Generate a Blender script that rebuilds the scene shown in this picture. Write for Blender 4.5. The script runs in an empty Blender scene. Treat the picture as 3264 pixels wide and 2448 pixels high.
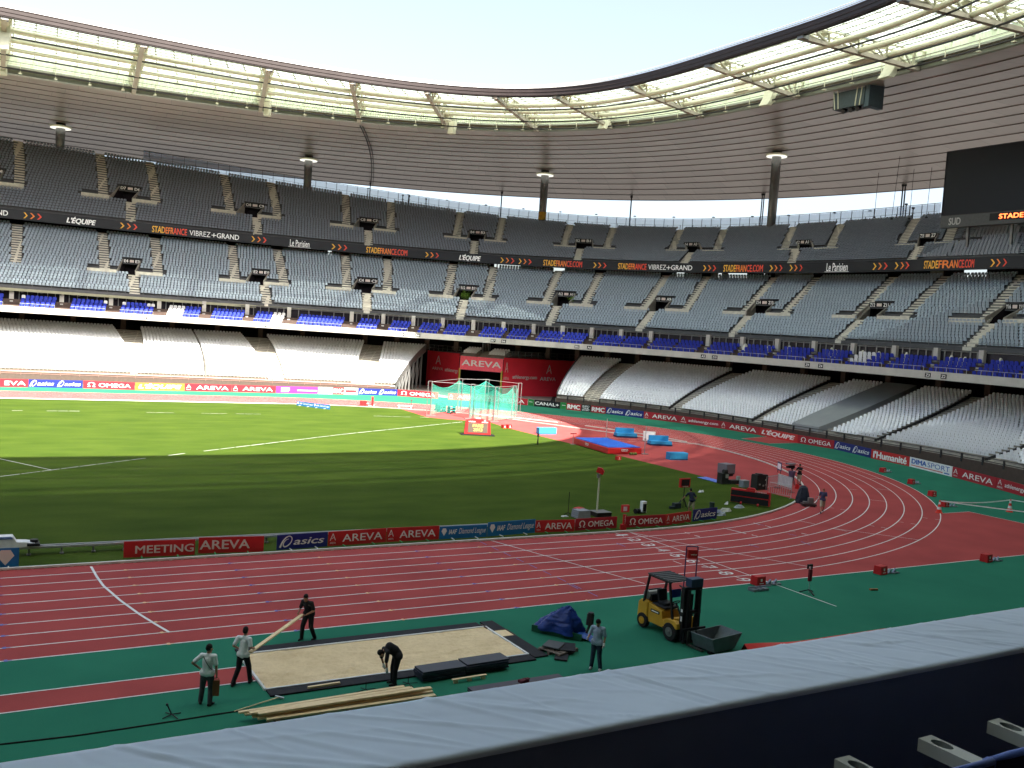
import bpy, bmesh, math, random
import numpy as np
from mathutils import Vector, Matrix
random.seed(7); RNG=np.random.default_rng(7)
sc=bpy.context.scene; COL=sc.collection
# ---------------------------------------------------------------- camera
CX,CY,CZ,YAW,PIT,ROL,F=-33.821857,-80.115611,11.214882,0.529973,-0.0564064,0.0679093,3007.4345
def _rot():
    cy,sy=math.cos(YAW),math.sin(YAW); cp,sp=math.cos(PIT),math.sin(PIT)
    fw=np.array([sy*cp,cy*cp,sp]); rt=np.array([cy,-sy,0.]); up=np.cross(rt,fw)
    c,s=math.cos(ROL),math.sin(ROL)
    return c*rt+s*up,-s*rt+c*up,fw
RT,UPV,FW=_rot(); CAM=np.array([CX,CY,CZ])
cd=bpy.data.cameras.new('camera'); cam=bpy.data.objects.new('camera',cd); COL.objects.link(cam)
cam.matrix_world=Matrix(((RT[0],UPV[0],-FW[0],CX),(RT[1],UPV[1],-FW[1],CY),(RT[2],UPV[2],-FW[2],CZ),(0,0,0,1)))
cd.sensor_width=36; cd.lens=36*F/3264; cd.clip_start=.05; cd.clip_end=3000
sc.camera=cam
# ---------------------------------------------------------------- world, sun, exposure
SUNEL,SUNAZ=46.7,-83.6      # degrees; azimuth of the sun measured from +x
w=bpy.data.worlds.new('World'); sc.world=w; w.use_nodes=True
nt=w.node_tree; bg=nt.nodes['Background']; sky=nt.nodes.new('ShaderNodeTexSky'); sky.sky_type='NISHITA'; sky.sun_disc=False
sky.sun_elevation=math.radians(SUNEL); sky.sun_rotation=math.radians(90-SUNAZ); sky.air_density=1.0; sky.dust_density=4.0; sky.ozone_density=1.2
hs=nt.nodes.new('ShaderNodeHueSaturation'); hs.inputs['Saturation'].default_value=.72; hs.inputs['Value'].default_value=1.1; nt.links.new(sky.outputs[0],hs.inputs['Color']); nt.links.new(hs.outputs[0],bg.inputs[0]); bg.inputs[1].default_value=.076
sd=bpy.data.lights.new('sun','SUN'); sd.energy=5.0; sd.angle=math.radians(.5); sd.color=(1,.94,.83)
so=bpy.data.objects.new('sun',sd); COL.objects.link(so)
dsun=Vector((math.cos(math.radians(SUNEL))*math.cos(math.radians(SUNAZ)),math.cos(math.radians(SUNEL))*math.sin(math.radians(SUNAZ)),math.sin(math.radians(SUNEL))))
so.rotation_euler=dsun.to_track_quat('Z','Y').to_euler()
sc.view_settings.view_transform='Standard'; sc.view_settings.look='None'; sc.view_settings.exposure=2.2; sc.view_settings.gamma=1
sc.render.engine='CYCLES'
sc.cycles.max_bounces=8; sc.cycles.diffuse_bounces=6; sc.cycles.glossy_bounces=3; sc.cycles.transparent_max_bounces=12
# ---------------------------------------------------------------- photo measurement helpers (used to find real-world positions)
S=1088/2212.
OFF={1:(0,1632),2:(1088,1632),3:(2176,1632),4:(0,816),5:(1088,816),6:(2176,816),7:(0,0),8:(1088,0),9:(2176,0)}
def px(i,x,y):
    if i==0: return 1800+x*.4069,1350+y*.4069
    return OFF[i][0]+x*S,OFF[i][1]+y*S
def ray(i,x,y):
    u,v=px(i,x,y); return FW+(u-1632)/F*RT+(1224-v)/F*UPV
def U(i,x,y,z=0.):
    d=ray(i,x,y); return CAM+d*((z-CZ)/d[2])
def G(i,x,y,z=0.):
    p=U(i,x,y,z); return (float(p[0]),float(p[1]))
def proj(X):
    d=np.asarray(X,float)-CAM; z=d@FW
    return np.stack([1632+F*(d@RT)/z,1224-F*(d@UPV)/z],-1),z
XC=-42.2
def ringp(R,t):
    a,b,n,z0,z1=R; t=np.asarray(t,float); c,s=np.cos(t),np.sin(t)
    x=a*np.sign(c)*np.abs(c)**(2/n); y=b*np.sign(s)*np.abs(s)**(2/n)
    return np.stack([XC+x,y,z0+z1*(x/100)**2],-1)
def lerpR(A,B,f): return tuple(a+(b-a)*f for a,b in zip(A,B))
def t_at(R,i,x,y):
    u=np.array(px(i,x,y)); t=np.linspace(-.6*math.pi,.9*math.pi,6000); P=ringp(R,t); q,z=proj(P)
    d=((q-u)**2).sum(1); d[z<5]=1e12
    return float(t[np.argmin(d)])
def cyl(R,i,x,y):
    d=ray(i,x,y); ts=np.linspace(5,320,12000); P=CAM+ts[:,None]*d
    f=np.abs((P[:,0]-XC)/R[0])**R[2]+np.abs(P[:,1]/R[1])**R[2]-1
    k=np.where((f[:-1]<0)&(f[1:]>=0))[0][-1]; return P[k]
def normal(R,t):
    e=1e-3; d=ringp(R,t+e)-ringp(R,t-e); d[...,2]=0; L=np.sqrt((d**2).sum(-1,keepdims=True)); d=d/L
    return np.stack([d[...,1],-d[...,0],d[...,2]*0],-1),d      # outward normal, tangent
def arcgrid(R,t0,t1,step):
    t=np.linspace(t0,t1,4000); P=ringp(R,t); L=np.concatenate([[0],np.cumsum(np.sqrt((np.diff(P,axis=0)**2).sum(1)))])
    n=max(1,int(L[-1]/step)); s=(np.arange(n)+.5)*L[-1]/n
    return np.interp(s,L,t)
# ring curves: half length, half width, squareness, height, height change towards the ends
LF=(98.4,60.6,3.3,1.28,0); LB=(115.0,90.0,2.5,6.95,0)
VF=(103.5,77.6,2.44,9.86,0); VB=(105.2,77.6,2.46,8.95,0)
MF=(111.0,80.7,2.57,12.5,0); MB=(125.9,96.5,2.67,22.85,-.2)
UF=(120.6,93.55,2.84,25.0,-.44); UB=(127.3,107.3,3.31,37.95,-4.16)
FB=(81.12,48.08,3.54,43.75,-.87); SI=(99.7,63.3,3.24,40.24,2.93); RO=(158.4,135.9,2.6,41.82,-.07)
# ---------------------------------------------------------------- materials
MATS={}
def M(name,col,rough=.6,metal=0.,noise=.12,scale=3.,bump=0.,emit=0.,spec=.28,detail=4):
    if name in MATS: return MATS[name]
    m=bpy.data.materials.new(name); m.use_nodes=True; n=m.node_tree; b=n.nodes['Principled BSDF']; m.diffuse_color=(*col,1)
    b.inputs['Roughness'].default_value=rough; b.inputs['Metallic'].default_value=metal; b.inputs['Specular IOR Level'].default_value=spec
    b.inputs['Base Color'].default_value=(*col,1)
    if noise or bump:
        tc=n.nodes.new('ShaderNodeTexCoord'); nz=n.nodes.new('ShaderNodeTexNoise'); nz.inputs['Scale'].default_value=scale; nz.inputs['Detail'].default_value=detail; nz.inputs['Roughness'].default_value=.65
        n.links.new(tc.outputs['Object'],nz.inputs['Vector'])
        mr=n.nodes.new('ShaderNodeMapRange'); mr.inputs['From Min'].default_value=.3; mr.inputs['From Max'].default_value=.7; mr.inputs['To Min'].default_value=1-noise; mr.inputs['To Max'].default_value=1+noise
        n.links.new(nz.outputs['Fac'],mr.inputs['Value'])
        mx=n.nodes.new('ShaderNodeMix'); mx.data_type='RGBA'; mx.blend_type='MULTIPLY'; mx.inputs['Factor'].default_value=1
        mx.inputs['A'].default_value=(*col,1); n.links.new(mr.outputs[0],mx.inputs['B']); n.links.new(mx.outputs['Result'],b.inputs['Base Color'])
        if bump:
            bp=n.nodes.new('ShaderNodeBump'); bp.inputs['Strength'].default_value=bump; bp.inputs['Distance'].default_value=.02
            n.links.new(nz.outputs['Fac'],bp.inputs['Height']); n.links.new(bp.outputs[0],b.inputs['Normal'])
    if emit:
        b.inputs['Emission Color'].default_value=(*col,1); b.inputs['Emission Strength'].default_value=emit
    MATS[name]=m; return m
def two_scale(name,col,col2,s1,s2,amt,rough=.8,bump=.3,stretch=(1,1,1),bd=.01):
    m=bpy.data.materials.new(name); m.use_nodes=True; n=m.node_tree; b=n.nodes['Principled BSDF']; b.inputs['Roughness'].default_value=rough; b.inputs['Specular IOR Level'].default_value=.04
    m.diffuse_color=(*col,1)
    tc=n.nodes.new('ShaderNodeTexCoord'); mp=n.nodes.new('ShaderNodeMapping'); mp.inputs['Scale'].default_value=stretch; n.links.new(tc.outputs['Object'],mp.inputs['Vector'])
    a=n.nodes.new('ShaderNodeTexNoise'); a.inputs['Scale'].default_value=s1; a.inputs['Detail'].default_value=3
    c=n.nodes.new('ShaderNodeTexNoise'); c.inputs['Scale'].default_value=s2; c.inputs['Detail'].default_value=6; c.inputs['Roughness'].default_value=.7
    n.links.new(mp.outputs[0],a.inputs['Vector']); n.links.new(mp.outputs[0],c.inputs['Vector'])
    ad=n.nodes.new('ShaderNodeMath'); ad.operation='ADD'; n.links.new(a.outputs['Fac'],ad.inputs[0]); n.links.new(c.outputs['Fac'],ad.inputs[1])
    mr=n.nodes.new('ShaderNodeMapRange'); mr.inputs['From Min'].default_value=1-amt; mr.inputs['From Max'].default_value=1+amt; n.links.new(ad.outputs[0],mr.inputs['Value'])
    mx=n.nodes.new('ShaderNodeMix'); mx.data_type='RGBA'; mx.inputs['A'].default_value=(*col,1); mx.inputs['B'].default_value=(*col2,1)
    n.links.new(mr.outputs[0],mx.inputs['Factor']); n.links.new(mx.outputs['Result'],b.inputs['Base Color'])
    bp=n.nodes.new('ShaderNodeBump'); bp.inputs['Strength'].default_value=bump; bp.inputs['Distance'].default_value=bd; n.links.new(c.outputs['Fac'],bp.inputs['Height']); n.links.new(bp.outputs[0],b.inputs['Normal'])
    MATS[name]=m; return m
mtrack=two_scale('track_rubber',(.42,.080,.076),(.30,.058,.058),.35,26,.30,.75,.25)
mgreen=two_scale('green_turf',(.032,.195,.122),(.021,.142,.092),.25,30,.35,.85,.3)
mgrass=two_scale('pitch_grass',(.062,.096,.013),(.030,.058,.007),.22,9,.30,.9,.7,(1,2.2,1),.04)
msand=two_scale('sand',(.92,.73,.47),(.72,.54,.32),1.1,7,.32,.95,.9,(1,1,1),.06)
mline=M('line_paint',(.72,.72,.70),.6,0,.06,6)
mlblue=M('blue_paint',(.16,.18,.45),.7); mlyel=M('yellow_paint',(.75,.5,.3),.7)
masph=M('asphalt',(.06,.06,.06),.9)
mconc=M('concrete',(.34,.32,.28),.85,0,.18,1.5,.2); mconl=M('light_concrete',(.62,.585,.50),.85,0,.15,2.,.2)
mstep=M('row_shade_terrace',(.10,.10,.105),.85,0,.15,1.)  # terrace concrete coloured dark for the shadow under the seat rows
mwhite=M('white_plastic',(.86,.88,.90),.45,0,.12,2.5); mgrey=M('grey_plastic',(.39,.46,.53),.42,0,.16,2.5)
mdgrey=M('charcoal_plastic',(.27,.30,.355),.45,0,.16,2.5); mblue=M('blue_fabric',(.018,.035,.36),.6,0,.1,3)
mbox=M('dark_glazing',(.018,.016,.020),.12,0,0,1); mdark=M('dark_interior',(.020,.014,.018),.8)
mbrown=M('brown_concrete',(.085,.058,.048),.8); mbeam=M('pale_beam',(.48,.46,.42),.8,0,.1,.8,.1)
msteel=M('grey_steel',(.20,.20,.20),.45,.5,.1,4); mcream=M('cream_steel',(.62,.60,.47),.5,0,.06,2)
mfas=M('brown_fascia',(.036,.027,.027),.55,0,.15,.7); mblack=M('black_paint',(.012,.012,.014),.5); mrub=M('black_rubber',(.014,.014,.018),.75,0,.25,6,.3)
mcable=M('dark_steel',(.035,.033,.036),.55); msilver=M('aluminium',(.55,.56,.58),.35,.7,.05,5)
mred=M('signal_red',(.50,.020,.022),.45,0,.06,4); mcrim=M('crimson_board',(.36,.016,.028),.55,0,.06,2)
mnavy=M('navy_board',(.014,.022,.17),.5); mbl=M('blue_board',(.012,.14,.36),.5); mwhiteb=M('white_board',(.75,.75,.75),.5); mlet=M('white_lettering',(.80,.78,.76),.5,0,0)
mskin=M('skin',(.34,.17,.11),.55,0,.06,12); mgreens=M('green_board',(.02,.20,.05),.5); morg=M('orange_board',(.62,.16,.03),.5); mmag=M('magenta_board',(.45,.03,.22),.5)
mwood=two_scale('pine_timber',(.92,.75,.49),(.66,.48,.28),3,20,.3,.75,.3,(1,6,6)); mcbrown=M('painted_soffit',(.13,.11,.105),.4)
# roof soffit: metallic ceiling panels with fine radial joints
def mk_soffit():
    m=bpy.data.materials.new('soffit_panels'); m.use_nodes=True; n=m.node_tree; b=n.nodes['Principled BSDF']; b.inputs['Roughness'].default_value=.33; b.inputs['Metallic'].default_value=.35
    uv=n.nodes.new('ShaderNodeUVMap'); uv.uv_map='UVMap'; br=n.nodes.new('ShaderNodeTexBrick'); br.offset=.5; br.inputs['Scale'].default_value=1; br.inputs['Brick Width'].default_value=6; br.inputs['Row Height'].default_value=1.0; br.inputs['Mortar Size'].default_value=.03
    br.inputs['Color1'].default_value=(.46,.39,.35,1); br.inputs['Color2'].default_value=(.39,.33,.295,1); br.inputs['Mortar'].default_value=(.2,.17,.16,1)
    n.links.new(uv.outputs[0],br.inputs['Vector']); n.links.new(br.outputs['Color'],b.inputs['Base Color']); MATS['soffit']=m; return m
msoff=mk_soffit()
def mk_glass():
    m=bpy.data.materials.new('roof_glass'); m.use_nodes=True; n=m.node_tree; n.nodes.remove(n.nodes['Principled BSDF']); out=n.nodes['Material Output']
    tr=n.nodes.new('ShaderNodeBsdfTranslucent'); tr.inputs[0].default_value=(.54,.62,.57,1); df=n.nodes.new('ShaderNodeBsdfDiffuse'); df.inputs[0].default_value=(.45,.52,.47,1)
    tp=n.nodes.new('ShaderNodeBsdfTransparent'); tp.inputs[0].default_value=(.75,.82,.78,1)
    m1=n.nodes.new('ShaderNodeMixShader'); m1.inputs[0].default_value=.25; n.links.new(tr.outputs[0],m1.inputs[1]); n.links.new(df.outputs[0],m1.inputs[2])
    m2=n.nodes.new('ShaderNodeMixShader'); m2.inputs[0].default_value=.12; n.links.new(m1.outputs[0],m2.inputs[1]); n.links.new(tp.outputs[0],m2.inputs[2])
    n.links.new(m2.outputs[0],out.inputs[0]); MATS['glass']=m; return m
mglass=mk_glass()
def mk_thin(name,col,alpha,rough=.3):
    m=bpy.data.materials.new(name); m.use_nodes=True; n=m.node_tree; b=n.nodes['Principled BSDF']; out=n.nodes['Material Output']; b.inputs['Base Color'].default_value=(*col,1); b.inputs['Roughness'].default_value=rough
    tp=n.nodes.new('ShaderNodeBsdfTransparent'); m2=n.nodes.new('ShaderNodeMixShader'); m2.inputs[0].default_value=alpha; n.links.new(tp.outputs[0],m2.inputs[1]); n.links.new(b.outputs[0],m2.inputs[2]); n.links.new(m2.outputs[0],out.inputs[0]); m.diffuse_color=(*col,1); return m
mfglass=mk_thin('fence_glass',(.22,.32,.60),.62); mnet=mk_thin('green_net',(.05,.42,.32),.34,.8)
# ---------------------------------------------------------------- mesh builder
class B:
    def __init__(s): s.v=[]; s.f=[]; s.m=[]; s.k=0
    def add(s,V,Fc,mi=0):
        V=np.asarray(V,float).reshape(-1,3); s.v.append(V); k=s.k
        s.f+=[tuple(int(i)+k for i in f) for f in Fc]; s.m+=[mi]*len(Fc); s.k+=len(V); return s
    def box(s,c,d,rz=0,mi=0,mat=None):
        x,y,z=[h/2 for h in d]; V=np.array([(-x,-y,-z),(x,-y,-z),(x,y,-z),(-x,y,-z),(-x,-y,z),(x,-y,z),(x,y,z),(-x,y,z)])
        if mat is not None: V=V@np.array(mat).T
        if rz: c_,s_=math.cos(rz),math.sin(rz); V=V@np.array([[c_,-s_,0],[s_,c_,0],[0,0,1]]).T
        return s.add(V+np.array(c),[(0,3,2,1),(4,5,6,7),(0,1,5,4),(1,2,6,5),(2,3,7,6),(3,0,4,7)],mi)
    def beam(s,p,q,w,h,mi=0,up=(0,0,1)):
        p=np.array(p,float);q=np.array(q,float); d=q-p; L=np.linalg.norm(d); d/=L; u=np.array(up,float)
        if abs(d@u)>.98: u=np.array([1.,0,0])
        sx=np.cross(d,u); sx/=np.linalg.norm(sx); uu=np.cross(sx,d)
        V=[e+a*sx*w/2+b_*uu*h/2 for e in (p,q) for a,b_ in ((-1,-1),(1,-1),(1,1),(-1,1))]
        return s.add(V,[(0,1,2,3),(7,6,5,4),(0,4,5,1),(1,5,6,2),(2,6,7,3),(3,7,4,0)],mi)
    def tube(s,pts,r,n=6,mi=0,closed=False):
        P=np.array(pts,float); N=len(P); r=np.broadcast_to(np.asarray(r,float),(N,)); V=[]
        T=np.gradient(P,axis=0); T/=np.linalg.norm(T,axis=1)[:,None]+1e-12
        if closed: T[0]=P[1]-P[-2]; T[0]/=np.linalg.norm(T[0]); T[-1]=T[0]
        prev=None
        for i in range(N):
            u=np.array([0,0,1.]) if abs(T[i][2])<.95 else np.array([1.,0,0])
            if prev is not None and abs(prev@T[i])<.95: u=prev
            a=np.cross(T[i],u); a/=np.linalg.norm(a); b_=np.cross(a,T[i]); prev=b_
            for k in range(n):
                t=2*math.pi*k/n; V.append(P[i]+r[i]*(math.cos(t)*a+math.sin(t)*b_))
        Fc=[(i*n+k,i*n+(k+1)%n,(i+1)*n+(k+1)%n,(i+1)*n+k) for i in range(N-1) for k in range(n)]
        Fc+=[tuple(range(n))[::-1],tuple((N-1)*n+k for k in range(n))]
        return s.add(V,Fc,mi)
    def cyl(s,c,r,h,n=16,mi=0,axis=(0,0,1),r2=None):
        c=np.array(c,float); ax=np.array(axis,float); ax/=np.linalg.norm(ax); return s.tube([c-ax*h/2,c+ax*h/2],[r,r if r2 is None else r2],n,mi)
    def poly(s,pts,z,mi=0): return s.add([(p[0],p[1],z) for p in pts],[tuple(range(len(pts)))],mi)
    def prism(s,pts,z0,z1,mi=0):
        n=len(pts); V=[(p[0],p[1],z0) for p in pts]+[(p[0],p[1],z1) for p in pts]
        return s.add(V,[tuple(range(n))[::-1],tuple(range(n,2*n))]+[(i,(i+1)%n,n+(i+1)%n,n+i) for i in range(n)],mi)
    def extr(s,prof,origin,ax,up,side,w,mi=0):
        # profile in (ax,up) plane, extruded by w along side, centred
        o=np.array(origin,float); ax,up,side=[np.array(a,float) for a in (ax,up,side)]; n=len(prof)
        V=[o+p[0]*ax+p[1]*up-side*w/2 for p in prof]+[o+p[0]*ax+p[1]*up+side*w/2 for p in prof]
        return s.add(V,[tuple(range(n))[::-1],tuple(range(n,2*n))]+[(i,(i+1)%n,n+(i+1)%n,n+i) for i in range(n)],mi)
    def strip(s,A,C,mi=0,closed=False):
        A=np.asarray(A);C=np.asarray(C); n=len(A); Fc=[(i,i+1,n+i+1,n+i) for i in range(n-1)]
        if closed: Fc.append((n-1,0,n,2*n-1))
        return s.add(np.concatenate([A,C]),Fc,mi)
    def build(s,name,mats,parent=None,smooth=False,loc=None,bevel=0):
        me=bpy.data.meshes.new(name); V=np.concatenate(s.v) if s.v else np.zeros((0,3))
        if loc is not None: V=V-np.array(loc)
        me.from_pydata(V.tolist(),[],s.f)
        if not isinstance(mats,(list,tuple)): mats=[mats]
        for m in mats: me.materials.append(m)
        if len(mats)>1: me.polygons.foreach_set('material_index',s.m)
        if smooth: me.polygons.foreach_set('use_smooth',[True]*len(me.polygons))
        o=bpy.data.objects.new(name,me); COL.objects.link(o)
        if loc is not None: o.location=loc
        if parent is not None: o.parent=parent
        if bevel:
            b=o.modifiers.new('b','BEVEL'); b.width=bevel; b.segments=2; b.limit_method='ANGLE'
        return o
def tag(o,label=None,cat=None,group=None,kind=None):
    if label: o['label']=label
    if cat: o['category']=cat
    if group: o['group']=group
    if kind: o['kind']=kind
    return o
def thing(name,loc,label,cat,group=None,rz=0):
    o=bpy.data.objects.new(name,None); o.location=loc; o.rotation_euler=(0,0,rz); o.empty_display_size=.3; COL.objects.link(o); return tag(o,label,cat,group)
def clone(o,loc=None,rz=None,label=None):
    r=o.copy(); COL.objects.link(r)
    for ch in o.children:
        c=ch.copy(); COL.objects.link(c); c.parent=r
        for g in ch.children: d=g.copy(); COL.objects.link(d); d.parent=c
    if loc is not None: r.location=loc
    if rz is not None: r.rotation_euler=(0,0,rz)
    if label: r['label']=label
    return r
# text as plain meshes -------------------------------------------------
TX={}
def text2d(s,shear=0,bold=0):
    k=(s,shear,bold)
    if k in TX: return TX[k]
    c=bpy.data.curves.new('t','FONT'); c.body=s; c.shear=shear; c.resolution_u=3; c.fill_mode='FRONT'
    o=bpy.data.objects.new('t',c); COL.objects.link(o); bpy.context.view_layer.update()
    e=o.evaluated_get(bpy.context.evaluated_depsgraph_get()); me=e.to_mesh()
    V=np.array([v.co[:2] for v in me.vertices]); Fc=[tuple(p.vertices) for p in me.polygons]; e.to_mesh_clear()
    bpy.data.objects.remove(o); bpy.data.curves.remove(c)
    if bold:      # heavier letters: stacked copies nudged sideways, each a hair in front of the last
        W=[];G_=[];n=len(V)
        for q,(dx,dy) in enumerate(((-.9,0),(.9,0),(0,-.6),(0,.6))):
            W.append(np.column_stack([V[:,0]+dx*bold,V[:,1]+dy*bold,np.full(n,q*1.)])); G_+=[tuple(i+q*n for i in f) for f in Fc]
        V=np.concatenate(W); Fc=G_
    mn=V[:,:2].min(0); V=V.copy(); V[:,:2]=(V[:,:2]-mn)/(V[:,:2].max(0)-mn); TX[k]=(V,Fc); return TX[k]
def ribbon(pts,w,closed=False):
    P=np.array(pts,float); T=np.gradient(P,axis=0)
    if closed: T[0]=T[-1]=P[1]-P[-2]
    T/=np.linalg.norm(T,axis=1)[:,None]+1e-9; N=np.stack([-T[:,1],T[:,0]],1); w=np.broadcast_to(np.asarray(w,float),(len(P),))[:,None]
    V=np.concatenate([P+N*w/2,P-N*w/2]); n=len(P); return V,[(i,i+1,n+i+1,n+i) for i in range(n-1)]
def omega2d():
    t=np.linspace(-.30*math.pi,1.30*math.pi,26); P=[(.5+.36*math.cos(a),.56+.42*math.sin(a)) for a in t][::-1]
    P=[(.02,.05),(.34,.05)]+P[0:]+[(.66,.05),(.98,.05)]; return ribbon(P,[.09,.09]+[.10+.05*abs(math.cos(a)) for a in t]+[.09,.09])
def spiral2d():
    # looped running-shoe mark: a slanted stroke whose tail curls inside the loop
    K=[(.02,.02),(.10,.30),(.25,.62),(.48,.90),(.74,1.0),(.93,.88),(.97,.66),(.86,.38),(.62,.14),(.38,.06),(.25,.20),(.30,.46),(.50,.70),(.70,.74)]
    K=np.array(K); u=np.arange(len(K)); uu=np.linspace(0,len(K)-1,60); P=np.stack([np.interp(uu,u,K[:,0]),np.interp(uu,u,K[:,1])],1)
    for _ in range(3): P[1:-1]=(P[:-2]+2*P[1:-1]+P[2:])/4
    W=np.interp(uu,[0,3,6,9,13],[.16,.10,.07,.12,.03]); return ribbon(P,W)
def diamond2d():
    V=[(.5,0),(0,.62),(.22,1),(.78,1),(1,.62)]; return np.array(V),[(0,1,2,3,4)][::1]
def amark2d():
    P1=[(.02,0),(.46,1),(.56,1),(.98,0)]; V=[];Fc=[]
    v,f=ribbon([(.05,0),(.5,1)],.12); V.append(v);Fc+=f
    v2,f2=ribbon([(.5,1),(.80,.30),(.95,0)],.12); k=len(v); V.append(v2);Fc+=[tuple(i+k for i in q) for q in f2]; k+=len(v2)
    v3,f3=ribbon([(.28,.28),(.5,.34),(.72,.52)],[.05,.1,.03]); V.append(v3);Fc+=[tuple(i+k for i in q) for q in f3]
    return np.concatenate(V),Fc
def chev2d(): return np.array([(0,0),(.35,0),(1,.5),(.35,1),(0,1),(.62,.5)]),[(0,1,2,5),(5,2,3,4)]
def glyph(kind,s='',shear=0,bold=0):
    return {'T':lambda:text2d(s,shear,bold),'O':omega2d,'S':spiral2d,'D':diamond2d,'A':amark2d,'C':chev2d,'R':lambda:(np.array([(0,0),(1,0),(1,1),(0,1)]),[(0,1,2,3)])}[kind]()
def put2d(b,g,x0,x1,y0,y1,fn,mi=0):
    V,Fc=g; X=[np.array(fn(x0+(x1-x0)*p[0],y0+(y1-y0)*p[1]),float) for p in V]
    if len(V[0])>2:
        o=np.array(fn(.5,.5),float); n=np.cross(np.array(fn(.51,.5),float)-o,np.array(fn(.5,.51),float)-o); n/=np.linalg.norm(n)+1e-12
        X=[x+n*.0015*p[2] for x,p in zip(X,V)]
    b.add(X,Fc,mi)
# ad boards: P0 left end, P1 right end as seen from the front -----------
LET={'w':mlet,'b':M('blue_lettering',(.02,.10,.42),.5,0,0),'r':M('red_lettering',(.55,.03,.04),.5,0,0),'g':M('pale_pink_lettering',(.70,.60,.55),.5,0,0),'k':M('black_lettering',(.02,.02,.02),.5,0,0)}
AREVA=[('A','',.03,.13,.38,.85,'w'),('T','AREVA',.03,.13,.14,.27,'w',0,0),('T','AREVA',.24,.93,.24,.76,'w',0,.01)]
ASICS=[('S','',.06,.30,.12,.9,'w'),('T','asics',.32,.93,.27,.72,'w',.25,.02)]
OMEGA=[('O','',.08,.24,.22,.80,'w'),('T','OMEGA',.30,.92,.24,.74,'w',0,.01)]
EQUIPE=[('T',"L'ÉQUIPE",.06,.94,.14,.92,'w',.25,.05)]
def two(items,n=2):
    o=[]
    for k in range(n):
        for it in items: o.append((it[0],it[1],(it[2]+k)/n,(it[3]+k)/n)+tuple(it[4:]))
    return o
DIAL=[('D','',.04,.15,.25,.85,'w'),('T','IAAF',.19,.36,.36,.74,'w',.3,.03),('T','Diamond League',.40,.97,.22,.80,'w',.35,0)]
def board(P0,P1,h,mat,items,label,group,z=0.,feet=False,name='advertising_board',cat='advertising board',th=.06,tilt=0):
    P0=np.array([*P0[:2],z]);P1=np.array([*P1[:2],z]); d=P1-P0; L=np.linalg.norm(d); d=d/L; n=np.array([d[1],-d[0],0]); mid=(P0+P1)/2
    t=thing(name,mid.tolist(),label,cat,group); up=np.array([-n[0]*tilt,-n[1]*tilt,1.])
    b=B(); b.box((0,0,h/2),(L-.02,th,h),math.atan2(d[1],d[0]))
    o=b.build('panel',mat,t)
    if tilt:
        pass
    b=B(); mi={}; mats=[]
    for it in items:
        ck=it[6]
        if ck not in mi: mi[ck]=len(mats); mats.append(LET[ck])
        sh=it[7] if len(it)>7 else 0; bo=it[8] if len(it)>8 else 0
        fn=lambda a,c:(-d*L/2+d*L*a+np.array([0,0,h*c])+n*(th/2+.006))
        put2d(b,glyph(it[0],it[1],sh,bo),it[2],it[3],it[4],it[5],fn,mi[ck])
    if items: b.build('lettering',mats,t)
    if feet:
        b=B()
        for k in range(max(2,int(L/1.4))):
            a=-d*L/2+d*(L*(k+.5)/max(2,int(L/1.4))); b.beam(a+n*.03+[0,0,.04],a+n*.38+[0,0,.02],.05,.03); b.beam(a-n*.03+[0,0,h*.7],a-n*.5+[0,0,.02],.04,.04)
        b.build('stand_feet',feet if not isinstance(feet,bool) else mwhiteb,t)
    return t
# ================================================================ GROUND
R0=36.95; LW=1.22
def st(name,b,mats,parent=None,**k):
    o=b.build(name,mats,parent,**k)
    if parent is None: o['kind']='structure'
    return o
b=B(); b.poly([(-900,-900),(900,-900),(900,900),(-900,900)],-.06); st('ground',b,masph)
tt=np.linspace(-math.pi,math.pi,241)[:-1]
b=B(); P=ringp((107,70,2.7,0,0),tt); b.add(P,[tuple(range(240))]); st('green_apron',b,mgreen)
def arc(r,a0,a1,n=61,cx=0.): 
    a=np.linspace(a0,a1,n); return [(cx+r*math.cos(x),r*math.sin(x)) for x in a]
H=math.pi/2; XL=-84.39
def stad(r): return arc(r,-H,H,121)+arc(r,H,3*H,121,XL)
def ring3(r0,r1,z):
    A=[(x,y,z) for x,y in stad(r0)]; C=[(x,y,z) for x,y in stad(r1)]; return A,C
b=B(); b.strip(*ring3(R0,R0+8*LW,.004),closed=True)
a1=-math.asin(37.12/(R0+8*LW)); ap=arc(R0+8*LW,-H,a1,30)
b.poly([(-110,-R0-9*LW),(31.8,-R0-9*LW),(31.8,-37.12)]+ap[::-1]+[(-110,-R0-8*LW)],.004)
b.poly([G(6,380,1183),G(6,560,1215),G(6,745,1212),(60,.4),(60.5,8),G(6,700,1160)],.004)
b.poly([(-110,-52.06),(-25.72,-52.06),(-25.72,-50.75),(-110,-50.75)],.004)
track=st('running_track',b,mtrack)
inner=stad(R0); cut=[(20.75,-30.57),(20.75,13.5),(21.6,19.5),(17.3,21.5),(15.4,23.7),(16.1,33.25)]
arcpts=arc(R0,-H,H,121); lo=[p for p in arcpts if p[1]<0 and p[0]<20.7]; hi=[p for p in arcpts if p[1]>0 and p[0]<16.05]
b=B(); b.poly(lo+cut+hi+arc(R0,H,3*H,121,XL),.004); st('pitch',b,mgrass)
mid=[p for p in arcpts if not(p in lo or p in hi)]
b=B(); b.poly(mid+cut[::-1],.004); st('infield_run_up',b,mtrack)
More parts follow.
